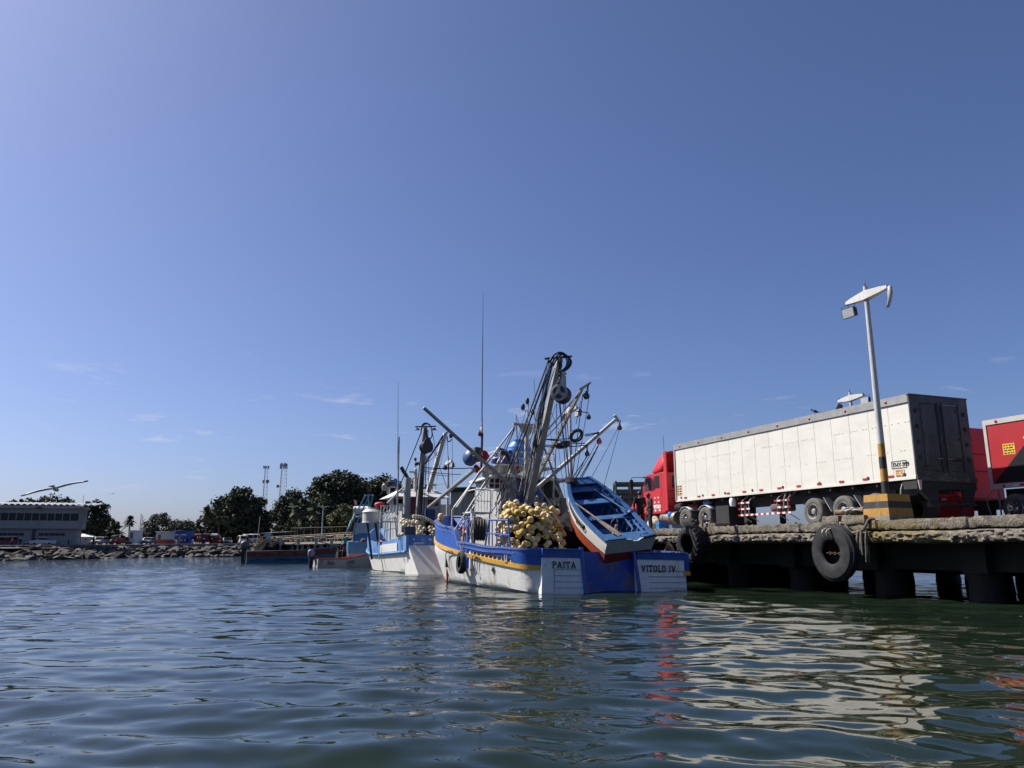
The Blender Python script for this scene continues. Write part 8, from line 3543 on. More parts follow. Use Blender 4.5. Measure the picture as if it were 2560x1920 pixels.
# ------------------------------------------------------------------ kiosks
def box_kiosk(name, label, xa, xb, ytop, ybot, back, colr, rz, depth, low=None, stripes_=None, windows=(), roof=None, cat='kiosk'):
 p0, p1 = SHP(xa, back), SHP(xb, back)
 F_ = Frame(p0, rz)
 L_ = (p1.x - p0.x)
 h = (A(xa, ytop, p0.y).z - p0.z)
 z0 = max(0, A(xa, ybot, p0.y).z - p0.z)
 t = thing(name, label, cat, F_.M)
 b = MB()
 b.bb(0, L_, 0, depth, z0 if not low else h * low[0], h)
 b.build('wall', colr, t, bevel=.02)
 if low:
  b = MB()
  b.bb(0, L_, 0, depth, z0, h * low[0])
  b.build('lower_wall', low[1], t, bevel=.02)
 if stripes_:
  for q in stripes_:
   b = MB()
   b.bb(-.01, L_ + .01, -.012, -.001, h * q - .09, h * q + .09)
   b.build('white_stripe', MT['plainwhite'], t)
 for (u0, u1, v0, v1, m) in windows:
  b = MB()
  b.bb(L_ * u0, L_ * u1, -.02, -.001, h * v0, h * v1)
  w_ = b.build('window', m, t)
  b = MB()
  for (a, c, d, e) in ((u0, u1, v0 - .015, v0), (u0, u1, v1, v1 + .015)):
   b.bb(L_ * a - .03, L_ * c + .03, -.04, -.002, h * d, h * e)
  b.bb(L_ * (u0 + u1) / 2 - .015, L_ * (u0 + u1) / 2 + .015, -.04, -.021, h * v0, h * v1)
  b.build('window_frame', MT['greysteel'], w_)
 b = MB()
 b.bb(-.12, L_ + .12, -.15, depth + .1, h, h + .09)
 b.build('roof', roof or MT['white'], t, bevel=.015)
 return t, L_, h


gl2 = mat('grey_glass', (.06, .065, .075), .2, var=.2)
t, L_, h = box_kiosk('white_booth', 'tall white booth with one dark window standing on short legs by the kerb', 318, 354, 1327, 1359, 5, mat('booth_white', (.58, .58, .60), .5, var=.05), R(-8), 2.2, windows=((.32, .74, .50, .84, gl2),))
b = MB()
b.add([(L_ * .2, -.015, .15), (L_ * .78, -.015, .15), (L_ * .74, -.015, h * .2), (L_ * .26, -.015, h * .2), (L_ * .2, -.002, .15), (L_ * .78, -.002, .15), (L_ * .74, -.002, h * .2), (L_ * .26, -.002, h * .2)], [(0, 1, 2, 3), (7, 6, 5, 4), (0, 4, 5, 1), (1, 5, 6, 2), (2, 6, 7, 3), (3, 7, 4, 0)])
b.build('dark_panel', MT['black'], t)
b = MB()
for x in (.15, L_ - .15):
 b.bb(x - .08, x + .08, .05, .25, -.1, .22)
b.build('leg', MT['darksteel'], t)
box_kiosk('cabin', 'cabin painted white above and orange red below beside the blue cabin', 388, 430, 1330, 1362, 6, mat('cabin_white', (.52, .52, .50), .6, var=.06), R(-10), 3, low=(.42, mat('orange_red_wall', (.40, .065, .035), .6, var=.1)), windows=((.27, .40, .45, .78, gl2), (.43, .58, .45, .78, gl2)))
box_kiosk('cabin', 'blue cabin with two white stripes beside the white and orange cabin', 433, 486, 1328, 1362, 6, mat('strong_blue_wall', (.015, .07, .32), .55, var=.1), R(-6), 3, stripes_=(.34, .74), windows=((.36, .64, .42, .78, mat('grey_shutter', (.22, .22, .23), .6)),), roof=mat('blue_roof', (.02, .08, .30), .5))

# ------------------------------------------------------------------ vehicles on the quay
carglass = MT['glass']


def car(name, label, cat, x, back, length_px, rz, col, kind, group, s=1.0):
 """kind: sedan, suv, van, pickup; y forward"""
 p = SHP(x, back)
 t = thing(name, label, cat, at(p, rz) @ Matrix.Scale(s, 4), group)
 FR[t.name] = at(p, rz) @ Matrix.Scale(s, 4)
 W, L_ = 1.72, 4.3
 body, cabp = {
  'sedan': ([(-2.1, .32), (2.1, .30), (2.12, .62), (1.9, .82), (.85, .92), (-1.35, .95), (-2.05, .88)], [(1.0, .9), (.35, 1.38), (-.85, 1.42), (-1.6, .92)]),
  'suv': ([(-2.1, .38), (2.1, .36), (2.15, .80), (1.95, 1.02), (.95, 1.08), (-2.1, 1.10)], [(1.05, 1.06), (.45, 1.66), (-1.8, 1.70), (-2.08, 1.08)]),
  'van': ([(-2.2, .36), (2.2, .34), (2.25, .78), (2.1, 1.1), (-2.2, 1.12)], [(2.1, 1.08), (1.45, 1.86), (-2.1, 1.95), (-2.2, 1.1)]),
  'pickup': ([(-2.5, .42), (2.1, .40), (2.15, .84), (1.95, 1.04), (.95, 1.08), (-2.5, 1.08)], [(1.05, 1.06), (.45, 1.66), (-.55, 1.68), (-.75, 1.06)]),
 }[kind]
 MX = Matrix(((0, 0, 1, -W / 2), (1, 0, 0, 0), (0, 1, 0, 0), (0, 0, 0, 1)))
 b = MB()
 b.prism(body[::-1], MX, W)
 b.build('body', col, t, bevel=.09)
 MX2 = Matrix(((0, 0, 1, -W / 2 + .08), (1, 0, 0, 0), (0, 1, 0, 0), (0, 0, 0, 1)))
 b = MB()
 b.prism(cabp[::-1], MX2, W - .16)
 b.build('cabin_roof', col, t, bevel=.06)
 # glazing just proud of the cabin
 f0, f1 = Vector((0, cabp[0][0], cabp[0][1])), Vector((0, cabp[1][0], cabp[1][1]))
 r1, r0 = Vector((0, cabp[2][0], cabp[2][1])), Vector((0, cabp[3][0], cabp[3][1]))
 b = MB()
 hw = W / 2 - .16
 for (a, c, sg) in ((f0, f1, 1), (r0, r1, -1)):
  n = Vector((0, sg, .3)) * .02
  a2, c2 = a.lerp(c, .12), a.lerp(c, .9)
  vs = [Vector((-hw, a2.y, a2.z)) + n, Vector((hw, a2.y, a2.z)) + n, Vector((hw * .94, c2.y, c2.z)) + n, Vector((-hw * .94, c2.y, c2.z)) + n]
  b.add(vs, [(0, 1, 2, 3), (3, 2, 1, 0)])
 b.build('windscreen', carglass, t)
 b = MB()
 for sx in (-1, 1):
  xx = sx * (W / 2 - .068)
  segs = 2 if kind != 'pickup' else 1
  lo0, lo1 = f0.lerp(f1, .2), r0.lerp(r1, .2)
  hi0, hi1 = f0.lerp(f1, .85), r0.lerp(r1, .85)
  for i in range(segs):
   q0, q1 = i / segs + .03, (i + 1) / segs - .03
   vs = [Vector((xx, lo0.y + (lo1.y - lo0.y) * q0, lo0.z)), Vector((xx, lo0.y + (lo1.y - lo0.y) * q1, lo1.z)), Vector((xx, hi0.y + (hi1.y - hi0.y) * q1, hi1.z)), Vector((xx, hi0.y + (hi1.y - hi0.y) * q0, hi0.z))]
   b.add(vs, [(0, 1, 2, 3), (3, 2, 1, 0)])
 b.build('side_window', carglass, t)
 fr = body[1][0]
 for sx in (-1, 1):
  b = MB()
  b.box((sx * (W / 2 - .24), fr + .02, body[2][1] + .02), (.34, .08, .15))
  b.build('headlight', MT['plainwhite'], t, bevel=.02)
 b = MB()
 b.bb(-W / 2 + .5, W / 2 - .5, fr - .0, fr + .06, body[2][1] - .12, body[2][1] + .06)
 b.bb(-W / 2 + .05, W / 2 - .05, fr - .02, fr + .08, .36, .5)
 b.build('grille', MT['darksteel'], t)
 for yy in (-1.3, 1.3):
  for sx in (-1, 1):
   b = MB()
   b.lathe([(.18, .10), (.30, .11), (.33, .07), (.33, -.09), (.30, -.11), (0, -.11)], Mz((sx * (W / 2 - .10), yy, .33), (sx, 0, 0)), 14)
   b.lathe([(0, .09), (.18, .10)], Mz((sx * (W / 2 - .10), yy, .33), (sx, 0, 0)), 14)
   b.build('wheel', MT['black'], t, smooth=True, angle=40)
 return t


def mototaxi(label, x, back, rz, hood, group, s=1.0):
 p = SHP(x, back)
 M = at(p, rz) @ Matrix.Scale(s, 4)
 t = thing('mototaxi', label, 'mototaxi', M, group)
 redb = mat('red_moto_body', (.30, .02, .022), .5, var=.12)
 b = MB()
 b.bb(-.62, .62, -1.2, -.05, .38, .85)
 b.bb(-.62, .62, -1.25, -1.12, .85, 1.3)
 b.build('passenger_tub', redb, t, bevel=.05)
 b = MB()
 rows = []
 for (y, z, w_) in ((-1.35, 1.15, .66), (-1.2, 1.62, .66), (-.5, 1.74, .66), (.45, 1.68, .6), (.62, 1.4, .55)):
  rows.append([Vector((x_ * w_, y, z - .08 * abs(x_) ** 3)) for x_ in (-1, -.6, 0, .6, 1)])
 b.grid(rows)
 o = b.build('canopy', hood, t, smooth=True)
 o.modifiers.new('thickness', 'SOLIDIFY').thickness = .03
 for sx in (-.6, .6):
  b = MB()
  b.tube([(sx, -.1, .5), (sx, -.05, 1.68)], .025, 5)
  b.tube([(sx * .85, .6, .7), (sx * .85, .58, 1.45)], .025, 5)
  b.build('canopy_post', MT['darksteel'], t)
 b = MB()
 b.add([(-.45, .62, .72), (.45, .62, .72), (.5, .6, 1.36), (-.5, .6, 1.36)], [(0, 1, 2, 3), (3, 2, 1, 0)])
 b.build('windscreen', gl2, t)
 b = MB()
 b.lathe([(0, 0), (.10, .02), (.12, .1), (0, .12)], Mz((0, .80, .92), (0, 1, 0)), 10)
 b.build('headlight', MT['plainwhite'], t, smooth=True)
 b = MB()
 b.bb(-.16, .16, -.05, .55, .52, .82)
 b.tube([(0, .62, .95), (0, .95, .3)], .04, 5)
 b.build('motorcycle_front', redb, t, bevel=.04)
 for (xx, yy) in ((0, .95), (-.62, -.75), (.62, -.75)):
  b = MB()
  b.lathe([(.16, .05), (.27, .05), (.3, .02), (.3, -.02), (.27, -.05), (.16, -.05)], Mz((xx, yy, .30), (1, 0, 0)), 14, close=True)
  b.build('wheel', MT['black'], t, smooth=True)
 return t


CG = 'vehicles parked along the quay road'
sil = mat('silver_car_paint', (.30, .31, .33), .35, var=.05, metal=.3)
dkc = mat('dark_car_paint', (.022, .025, .032), .3, var=.1)
whc = mat('white_car_paint', (.56, .56, .57), .35, var=.04)
yec = mat('mustard_van_paint', (.24, .17, .03), .5, var=.1)
rec = mat('maroon_van_paint', (.07, .022, .026), .5, var=.15)
car('parked_van', 'dark maroon van at the far left in front of the grey building', 'van', 12, 4.5, 30, R(115), rec, 'van', CG, .68)
car('pickup_truck', 'white pickup with dark load bed parked before the grey building', 'pickup', 103, 4.5, 33, R(128), whc, 'pickup', CG, .74)
car('parked_van', 'mustard yellow minivan parked before the right end of the grey building', 'van', 147, 4.0, 37, R(132), yec, 'van', CG, .70)
car('parked_car', 'silver sport utility car facing the water beside the low white shed', 'car', 250, 4.0, 26, R(186), sil, 'suv', CG, .80)
car('parked_car', 'dark car half seen behind the short bushy palm', 'car', 297, 4.5, 22, R(170), dkc, 'suv', CG, .80)
car('parked_car', 'silver grey saloon car between the white booth and the white and orange cabin', 'car', 371, 4.5, 22, R(186), mat('grey_car_paint', (.20, .205, .21), .35, metal=.3, var=.05), 'sedan', CG, .92)
car('parked_car', 'black saloon car facing the water right of the mototaxis', 'car', 568, 5.0, 20, R(196), dkc, 'sedan', CG, .92)
car('parked_car', 'red car nose hidden beside the black saloon', 'car', 548, 7.5, 14, R(186), mat('dull_red_car_paint', (.22, .035, .03), .4, var=.1), 'sedan', CG, .85)
car('parked_van', 'white van nearest the black saloon, first in the row of three vans', 'van', 606, 6.0, 18, R(205), whc, 'van', CG, .9)
car('parked_van', 'white van with roof rack, middle one in the row of three vans', 'van', 619, 9.0, 18, R(205), mat('cream_white_van_paint', (.50, .50, .48), .4, var=.05), 'van', CG, 1.05)
car('parked_van', 'white van nearest the orange stall panel, last in the row of three vans', 'van', 635, 12, 18, R(205), mat('bright_white_van_paint', (.62, .62, .62), .4, var=.05), 'van', CG, 1.1)
MG = 'mototaxis waiting on the quay'
redh = mat('red_canopy', (.25, .02, .022), .6, var=.15)
mototaxi('red mototaxi behind the man in white trousers', 491, 5.5, R(160), redh, MG, 1.15)
mototaxi('red mototaxi with maroon canopy in the middle of the row', 512, 5.0, R(190), mat('maroon_canopy', (.12, .015, .02), .6, var=.15), MG, 1.15)
mototaxi('mototaxi with a white canopy and red tub', 533, 5.0, R(185), MT['whitecloth'], MG, 1.15)
mototaxi('dark blue mototaxi left of the white booth', 289, 3.0, R(150), mat('navy_canopy', (.02, .03, .06), .6), MG, .95)


def bin_():
 p = SHP(444, -.2)
 t = thing('rubbish_drum', 'dented grey drum standing on the kerb in front of the blue cabin', 'drum', at(p))
 barrel(t, 'drum_body', (0, 0, -.1), .30, .95, MT['greysteel'])
 b = MB()
 b.lathe([(.33, 0), (.33, .06), (0, .09)], at((0, 0, .85)), 16)
 b.build('lid', MT['darksteel'], t)


bin_()


def motorbike(label, x, back, rz, s):
 p = SHP(x, back)
 t = thing('motorcycle', label, 'motorcycle', at(p, rz) @ Matrix.Scale(s, 4))
 for y in (-.6, .6):
  b = MB()
  b.lathe([(.22, .04), (.29, .04), (.31, 0), (.29, -.04), (.22, -.04)], Mz((0, y, .31), (1, 0, 0)), 16, close=True)
  b.build('wheel', MT['black'], t, smooth=True)
 b = MB()
 b.tube([(0, -.6, .31), (0, -.1, .5), (0, .35, .75), (0, .6, .31)], .05, 6)
 b.box((0, -.05, .45), (.22, .4, .3))
 b.build('frame', MT['darksteel'], t)
 b = MB()
 b.tube([(0, .35, .78), (0, .05, .86), (0, -.15, .80)], [.08, .15, .1], 8)
 b.build('tank', MT['plainwhite'], t, smooth=True)
 b = MB()
 b.tube([(0, -.1, .80), (0, -.7, .82)], [.12, .08], 8)
 b.build('saddle', MT['black'], t, smooth=True)
 b = MB()
 b.tube([(-.35, .3, 1.02), (0, .42, .95), (.35, .3, 1.02)], .02, 5)
 b.build('handlebar', MT['darksteel'], t)


motorbike('motorcycle with a white tank leaning before the grey building wall', 66, 4, R(75), .62)
motorbike('dark motorcycle beside the man near the low white shed', 228, 3.5, R(100), .7)

# ------------------------------------------------------------------ market stalls
tS = SHP(650, 7)
st = thing('market_stall', 'market stall with orange end panel, pale blue side and black awning', 'stall', at(tS, R(-14)))
kx = PX(tS.y)
b = MB()
b.bb(0, 6 * kx, 0, .1, 0, (1358 - 1338) * kx)
b.build('orange_panel', mat('orange_panel', (.55, .24, .06), .6, var=.1), st)
b = MB()
b.add([(7 * kx, .3, 0), (24 * kx, .6, 0), (24 * kx, .6, 29 * kx), (7 * kx, .3, 24 * kx), (7 * kx, .4, 0), (24 * kx, .7, 0), (24 * kx, .7, 29 * kx), (7 * kx, .4, 24 * kx)], [(0, 1, 2, 3), (7, 6, 5, 4), (0, 4, 5, 1), (1, 5, 6, 2), (2, 6, 7, 3), (3, 7, 4, 0)])
b.build('blue_side', mat('pale_blue_sheet', (.20, .38, .48), .6, var=.1), st)
b = MB()
b.add([(-2 * kx, -.2, 26 * kx), (70 * kx, 1, 30 * kx), (72 * kx, 4, 32 * kx), (-2 * kx, 4, 29 * kx), (-2 * kx, -.2, 27 * kx), (70 * kx, 1, 31 * kx), (72 * kx, 4, 33 * kx), (-2 * kx, 4, 30 * kx)], [(3, 2, 1, 0), (4, 5, 6, 7), (0, 1, 5, 4), (1, 2, 6, 5), (2, 3, 7, 6), (3, 0, 4, 7)])
b.build('awning', mat('grey_sheet_roof', (.28, .29, .30), .6, var=.2), st)
b = MB()
b.bb(25 * kx, 70 * kx, 1.2, 1.3, .3, 29 * kx)
b.build('dark_screen', MT['navy'], st)
b = MB()
for x in (0, 24, 48, 70):
 b.tube([(x * kx, 1.0, 0), (x * kx, 1.0, 30 * kx)], .06, 5)
b.build('post', MT['darksteel'], st)
tb = SHP(639, 4.5)
t = thing('stall_table', 'low orange wooden table left of the orange stall panel', 'table', at(tb, R(-14)))
b = MB()
b.bb(0, 12 * kx, 0, .6, 9.5 * kx, 11 * kx)
b.build('top', mat('orange_wood', (.42, .15, .04), .6, var=.15), t)
b = MB()
for x in (.05, 12 * kx - .05):
 for y in (.05, .55):
  b.tube([(x, y, 0), (x, y, 9.5 * kx)], .05, 5, sq=True)
b.build('leg', MATS['orange_wood'], t)

# ------------------------------------------------------------------ jetty with railings, fence, street lamp
J0 = A(676, 1357, 136)
J1 = A(905, 1351.5, 92)
JL = Vector((J1.x - J0.x, J1.y - J0.y, 0)).length
JT = Frame((J0.x, J0.y, 0), math.atan2(J1.y - J0.y, J1.x - J0.x))
jt = thing('jetty', 'concrete jetty with rust yellow tubular railings beyond the open boats', 'jetty', JT.M)
jz0, jz1 = J0.z, J1.z
b = MB()
b.add([(0, 0, jz0 - .32), (JL, 0, jz1 - .30), (JL, 4, jz1 - .30), (0, 4, jz0 - .32), (0, 0, jz0), (JL, 0, jz1), (JL, 4, jz1), (0, 4, jz0)], [(3, 2, 1, 0), (4, 5, 6, 7), (0, 1, 5, 4), (1, 2, 6, 5), (2, 3, 7, 6), (3, 0, 4, 7)])
b.build('deck', mat('tan_concrete', (.20, .18, .15), .9, var=.3, scale=.8, bump=.5, bscale=5), jt)
railm = mat('rust_yellow_rail', (.26, .20, .12), .6, var=.25, scale=2)
n = 13
for i in range(n + 1):
 x = JL * i / n
 z = jz0 + (jz1 - jz0) * i / n
 for y in (.12, 3.9):
  b = MB()
  b.bb(x - .06, x + .06, y - .06, y + .06, z, z + 1.02)
  b.build('rail_post', railm, jt)
for h_ in (.5, .78, 1.02):
 for y in (.12, 3.9):
  b = MB()
  b.tube([(0, y, jz0 + h_), (JL, y, jz1 + h_)], .028, 5)
  b.build('rail', railm, jt)
for i in range(7):
 x = JL * (i + .5) / 7
 for y in (.6, 3.4):
  b = MB()
  b.lathe([(.28, -1), (.28, jz1 - .25)], at((x, y, 0)), 10)
  b.build('pile', conc_dark, jt)
b = MB()
b.bb(-.3, 0, .3, 3.8, 0, jz0)
b.build('abutment', kerbm, jt)
p = JT.M @ Vector((.9, .8, jz0))
t = thing('striped_block', 'black and yellow striped concrete block at the shore end of the jetty rail', 'concrete block', at(p, JT.h))
b = MB()
for i in range(5):
 b.bb(0, .55, 0, .55, i * .18, i * .18 + .178, mi=i % 2)
b.build('block_body', [ochre, bandblack], t)
p = JT.M @ Vector((1.8, 1.6, jz0))
lump('crate_pile', 'stack of yellowish sacks behind the jetty rail shore end', 'sacks', at(p, JT.h), (2.0, .8, .8), mat('yellow_sack_cloth', (.22, .15, .05), .9, var=.3), 5, .1)
for i, (xx, cc) in enumerate(((5.5, (.10, .05, .03)), (9.0, (.12, .07, .05)), (12.5, (.09, .06, .05)), (16.0, (.10, .06, .04)), (20, (.06, .05, .04)), (23.5, (.12, .08, .05)))):
 p = JT.M @ Vector((xx, 2.4, jz0 + (jz1 - jz0) * xx / JL))
 lump('stacked_gear', ['brown stacked gear behind the jetty rail nearest the shore', 'reddish gear heap second along the jetty', 'dull brown gear heap third along the jetty', 'brown gear heap fourth along the jetty, under the street lamp', 'grey brown gear heap fifth along the jetty', 'tan gear heap last along the jetty by the turquoise boat'][i], 'fishing gear', at(p, JT.h + .2 * i), (1.3, .8, .6), mat('gear_%d' % i if False else 'brown_gear_' + 'abcdef'[i], cc, .9, var=.45, scale=2), i, .25)
f0, f1 = SHP(726, 6), SHP(866, -16)
FF = Frame((f0.x, f0.y, 0), math.atan2(f1.y - f0.y, f1.x - f0.x))
fl_ = math.hypot(f1.x - f0.x, f1.y - f0.y)
ft = thing('wire_fence', 'rusty wire mesh fence on thin posts behind the jetty', 'fence', FF.M)
zf = 2.0
hf = 3.4
for i in range(9):
 x = fl_ * i / 8
 b = MB()
 b.tube([(x, 0, zf - 1.5), (x, 0, zf + hf)], .07, 5)
 b.build('post', mat('rusty_post', (.06, .045, .035), .8, var=.3), ft)
b = MB()
for z in (.2, 1.7, hf):
 b.tube([(0, 0, zf + z), (fl_, 0, zf + z)], .05, 4)
b.build('rail', MATS['rusty_post'], ft)
b = MB()
x = 0
while x < fl_:
 b.tube([(x, .02, zf), (min(fl_, x + 1.7), .02, zf + hf)], .006, 3)
 b.tube([(x, .02, zf + hf), (min(fl_, x + 1.7), .02, zf)], .006, 3)
 x += .35
b.build('mesh', MATS['rusty_post'], ft)
p = A(804, 1352, 120)
t = thing('street_lamp', 'slim grey street lamp with two short arms rising behind the jetty railing', 'street lamp', at((p.x, 120, p.z)))
hl = A(804, 1266, 120).z - p.z
b = MB()
b.tube([(0, 0, 0), (0, 0, hl)], [.12, .08], 8)
b.build('pole', mat('pale_grey_pole', (.40, .40, .39), .6, var=.1), t, smooth=True)
for sx in (-1, 1):
 b = MB()
 b.tube([(0, 0, hl - .2), (sx * .5, 0, hl - .05)], .04, 5)
 b.box((sx * .75, 0, hl - .02), (.55, .2, .1))
 b.build('lamp_head', MATS['pale_grey_pole'], t)
p = SHP(642, 5)
t = thing('leaning_pole', 'thin pale pole leaning to the right behind the last white van', 'pole', at(p))
hp_ = A(646, 1291, p.y).z - p.z
b = MB()
b.tube([(0, 0, 0), (4 * PX(p.y), 0, hp_)], [.07, .05], 6)
b.build('pole_shaft', MATS['pale_grey_pole'], t)
for (x, lab) in ((346, 'left'), (350, 'right')):
 p = SHP(x, 40)
 t = thing('thin_mast', ('taller thin pale mast above the right side of the white booth' if lab == 'left' else 'shorter thin pale mast just right of the taller one above the white booth'), 'mast', at(p))
 b = MB()
 hh = A(x, 1284 if lab == 'left' else 1289, p.y).z - p.z
 b.tube([(0, 0, 0), (0, 0, hh)], .07, 5)
 b.build('mast_shaft', mat('thin_mast_steel', (.32, .29, .28), .6), t)

# beige warehouse seen between the rigs
wp = A(1125, 1372, 95)
WF = Frame((wp.x, 95, 0), R(-5))
t = thing('warehouse', 'beige warehouse with dark roof seen between the rigging of the two fishing boats', 'warehouse', WF.M)
kx = PX(95)
zb_ = A(1150, 1285, 95).z
z1 = A(1150, 1229, 95).z
b = MB()
b.bb(0, 11, 0, 8, 1.0, z1)
b.build('wall', mat('beige_render', (.36, .31, .22), .85, var=.1, scale=.4), t)
b = MB()
b.bb(-.4, 11.4, -.5, 8.5, z1, z1 + .5)
b.build('roof', mat('dark_roof_edge', (.035, .03, .026), .8, var=.3), t)
b = MB()
b.bb(-3.4, 0, 1.0, 6, 1.0, z1 - 1.5)
b.build('side_annex', mat('cream_render', (.46, .43, .35), .85, var=.1, scale=.4), t)
for x in (1.0, 3.5, 6.0, 8.5):
 b = MB()
 b.bb(x, x + .35, -.1, -.001, 1.0, z1)
 b.build('pilaster', mat('pale_pilaster', (.42, .39, .32), .8), t)
# ------------------------------------------------------------------ people
def add_ball(b, c, r, sc=(1, 1, 1), n=10):
 M = Matrix.Translation(Vector(c)) @ Matrix.Diagonal((sc[0], sc[1], sc[2], 1))
 prof = [(r * math.sin(math.pi * i / n), -r * math.cos(math.pi * i / n)) for i in range(n + 1)]
 b.lathe([(max(p[0], 1e-5), p[1]) for p in prof], M, 14)


def fuse(o, vox, it=4):
 m = o.modifiers.new('fuse', 'REMESH')
 m.mode = 'VOXEL'
 m.voxel_size = vox
 m.use_smooth_shade = True
 s = o.modifiers.new('soften', 'SMOOTH')
 s.iterations = it
 s.factor = .5


STAND = dict(pelvis=(0, 0, .95), waist=(0, 0, 1.08), chest=(0, .01, 1.30), neck=(0, 0, 1.47), head=(0, .03, 1.61), look=(0, 1, 0),
    sL=(-.185, 0, 1.40), eL=(-.25, -.02, 1.13), wL=(-.26, .06, .89), sR=(.185, 0, 1.40), eR=(.25, -.02, 1.13), wR=(.26, .06, .89),
    hL=(-.09, 0, .92), kL=(-.10, .03, .50), aL=(-.10, 0, .09), hR=(.09, 0, .92), kR=(.10, .03, .50), aR=(.10, 0, .09))


def person(label, M, pose=None, top=None, legs=None, hair=None, cap=None, vox=.018, group=None, shoes=None, fine=True):
 J = {k: Vector(v) for k, v in STAND.items()}
 if pose:
  J.update({k: Vector(v) for k, v in pose.items()})
 t = thing('person', label, 'person', M, group)
 b = MB()
 sp_up = (J['neck'] - J['waist']).normalized()
 sh = (J['sR'] - J['sL']).normalized()
 fwd = sp_up.cross(sh).normalized() * -1 if False else sh.cross(sp_up).normalized() * -1

 def trunk(bb, g):
  # stacked ellipse rings, shoulders to hips
  rings = []
  for (p, w_, d_) in ((J['pelvis'] - (J['waist'] - J['pelvis']).normalized() * .06, .13, .095), (J['pelvis'], .155, .11), (J['waist'], .135, .095), (J['chest'], .17, .115), (J['chest'].lerp(J['neck'], .55), .165, .10), (J['chest'].lerp(J['neck'], .85), .10, .075)):
   up_ = sp_up
   ring = []
   for j in range(16):
    a = 2 * math.pi * j / 16
    f_ = up_.cross(sh).normalized()
    ring.append(p + sh * (w_ + g) * math.cos(a) + f_ * (d_ + g) * math.sin(a))
   rings.append(ring)
  bb.grid(rings, close_u=True)
  n = len(rings)
  bb.add(rings[0], [tuple(range(16))])
  bb.add(rings[-1], [tuple(range(15, -1, -1))])
 trunk(b, 0)
 look = J['look'].normalized()
 hd = J['head']
 hup = (hd - J['neck']).normalized()
 b.tube([J['neck'] - sp_up * .05, hd - hup * .06], .055, 10)
 rt = look.cross(hup)
 if rt.length < .1:
  rt = sh
 rt.normalize()
 lk = hup.cross(rt).normalized()
 HM = Matrix((rt, lk, hup)).transposed().to_4x4()
 HM.translation = hd

 def hp(x, y, z):
  return HM @ Vector((x, y, z))
 # skull, jaw, nose, brow, ears
 for (c, r, sc) in (((0, -.01, .03), .092, (.84, 1.08, 1.05)), ((0, .03, -.055), .062, (.88, 1.0, .95)), ((0, .05, -.09), .033, (1, .8, .7)), ((0, .098, -.012), .016, (.8, 1.2, 1.4)), ((-.03, .078, .025), .018, (1.3, .7, .6)), ((.03, .078, .025), .018, (1.3, .7, .6)), ((-.082, -.005, -.005), .024, (.4, .8, 1.2)), ((.082, -.005, -.005), .024, (.4, .8, 1.2)), ((0, .082, -.058), .018, (1.3, .6, .5))):
  prof = [(max(1e-5, r * math.sin(math.pi * i / 8)), -r * math.cos(math.pi * i / 8)) for i in range(9)]
  b.lathe(prof, HM @ Matrix.Translation(c) @ Matrix.Diagonal((sc[0], sc[1], sc[2], 1)), 12)

 def arm(bb, s, e, w, g):
  bb.tube([s, s.lerp(e, .4), e, e.lerp(w, .4), w], [.058 + g, .050 + g, .040 + g, .040 + g, .028 + g], 10)
  add_ball(bb, s, .062 + g)
 for s, e, w in (('sL', 'eL', 'wL'), ('sR', 'eR', 'wR')):
  arm(b, J[s], J[e], J[w], 0)
  d = (J[w] - J[e]).normalized()
  side = d.cross(Vector((0, 1, 0)))
  if side.length < .1:
   side = d.cross(Vector((1, 0, 0)))
  side.normalize()
  curl = side.cross(d).normalized()
  wr = J[w]
  b.tube([wr, wr + d * .045, wr + d * .085], [.028, .036, .032], 8)
  if fine:
   for q, ln in ((-1.5, .062), (-.5, .075), (.5, .07), (1.5, .052)):
    r0 = wr + d * .08 + side * 0 + curl * 0 + (side * q * .018)
    b.tube([r0, r0 + d * ln * .45 + curl * .006, r0 + d * ln * .8 + curl * .022, r0 + d * ln * .9 + curl * .04], [.0105, .0095, .0085, .007], 6)
   r0 = wr + d * .03 + side * .03
   b.tube([r0, r0 + side * .028 + d * .028, r0 + side * .030 + d * .058 + curl * .014], [.013, .011, .009], 6)
  else:
   add_ball(b, wr + d * .11 + curl * .015, .032, (1, 1, 1.2))

 def leg(bb, h, k, a, g):
  bb.tube([h, h.lerp(k, .5), k, k.lerp(a, .35), a], [.088 + g, .072 + g, .054 + g, .054 + g, .036 + g], 10)
  add_ball(bb, h, .092 + g)
 for h, k, a in (('hL', 'kL', 'aL'), ('hR', 'kR', 'aR')):
  leg(b, J[h], J[k], J[a], 0)
  an = J[a]
  b.tube([an + Vector((0, -.05, -.04)), an + Vector((0, .06, -.045)), an + Vector((0, .17, -.055))], [.036, .042, .03], 8)
 body = b.build('body', MT['skin'], t)
 fuse(body, vox)
 if hair:
  b = MB()
  prof = [(max(1e-5, .102 * math.sin(math.pi * i / 10)), -.102 * math.cos(math.pi * i / 10)) for i in range(3, 11)]
  b.lathe(prof, HM @ Matrix.Translation((0, -.022, .03)) @ Matrix.Rotation(R(18), 4, 'X') @ Matrix.Diagonal((.86, 1.08, 1.06, 1)), 14)
  b.build('hair', hair, t, smooth=True)
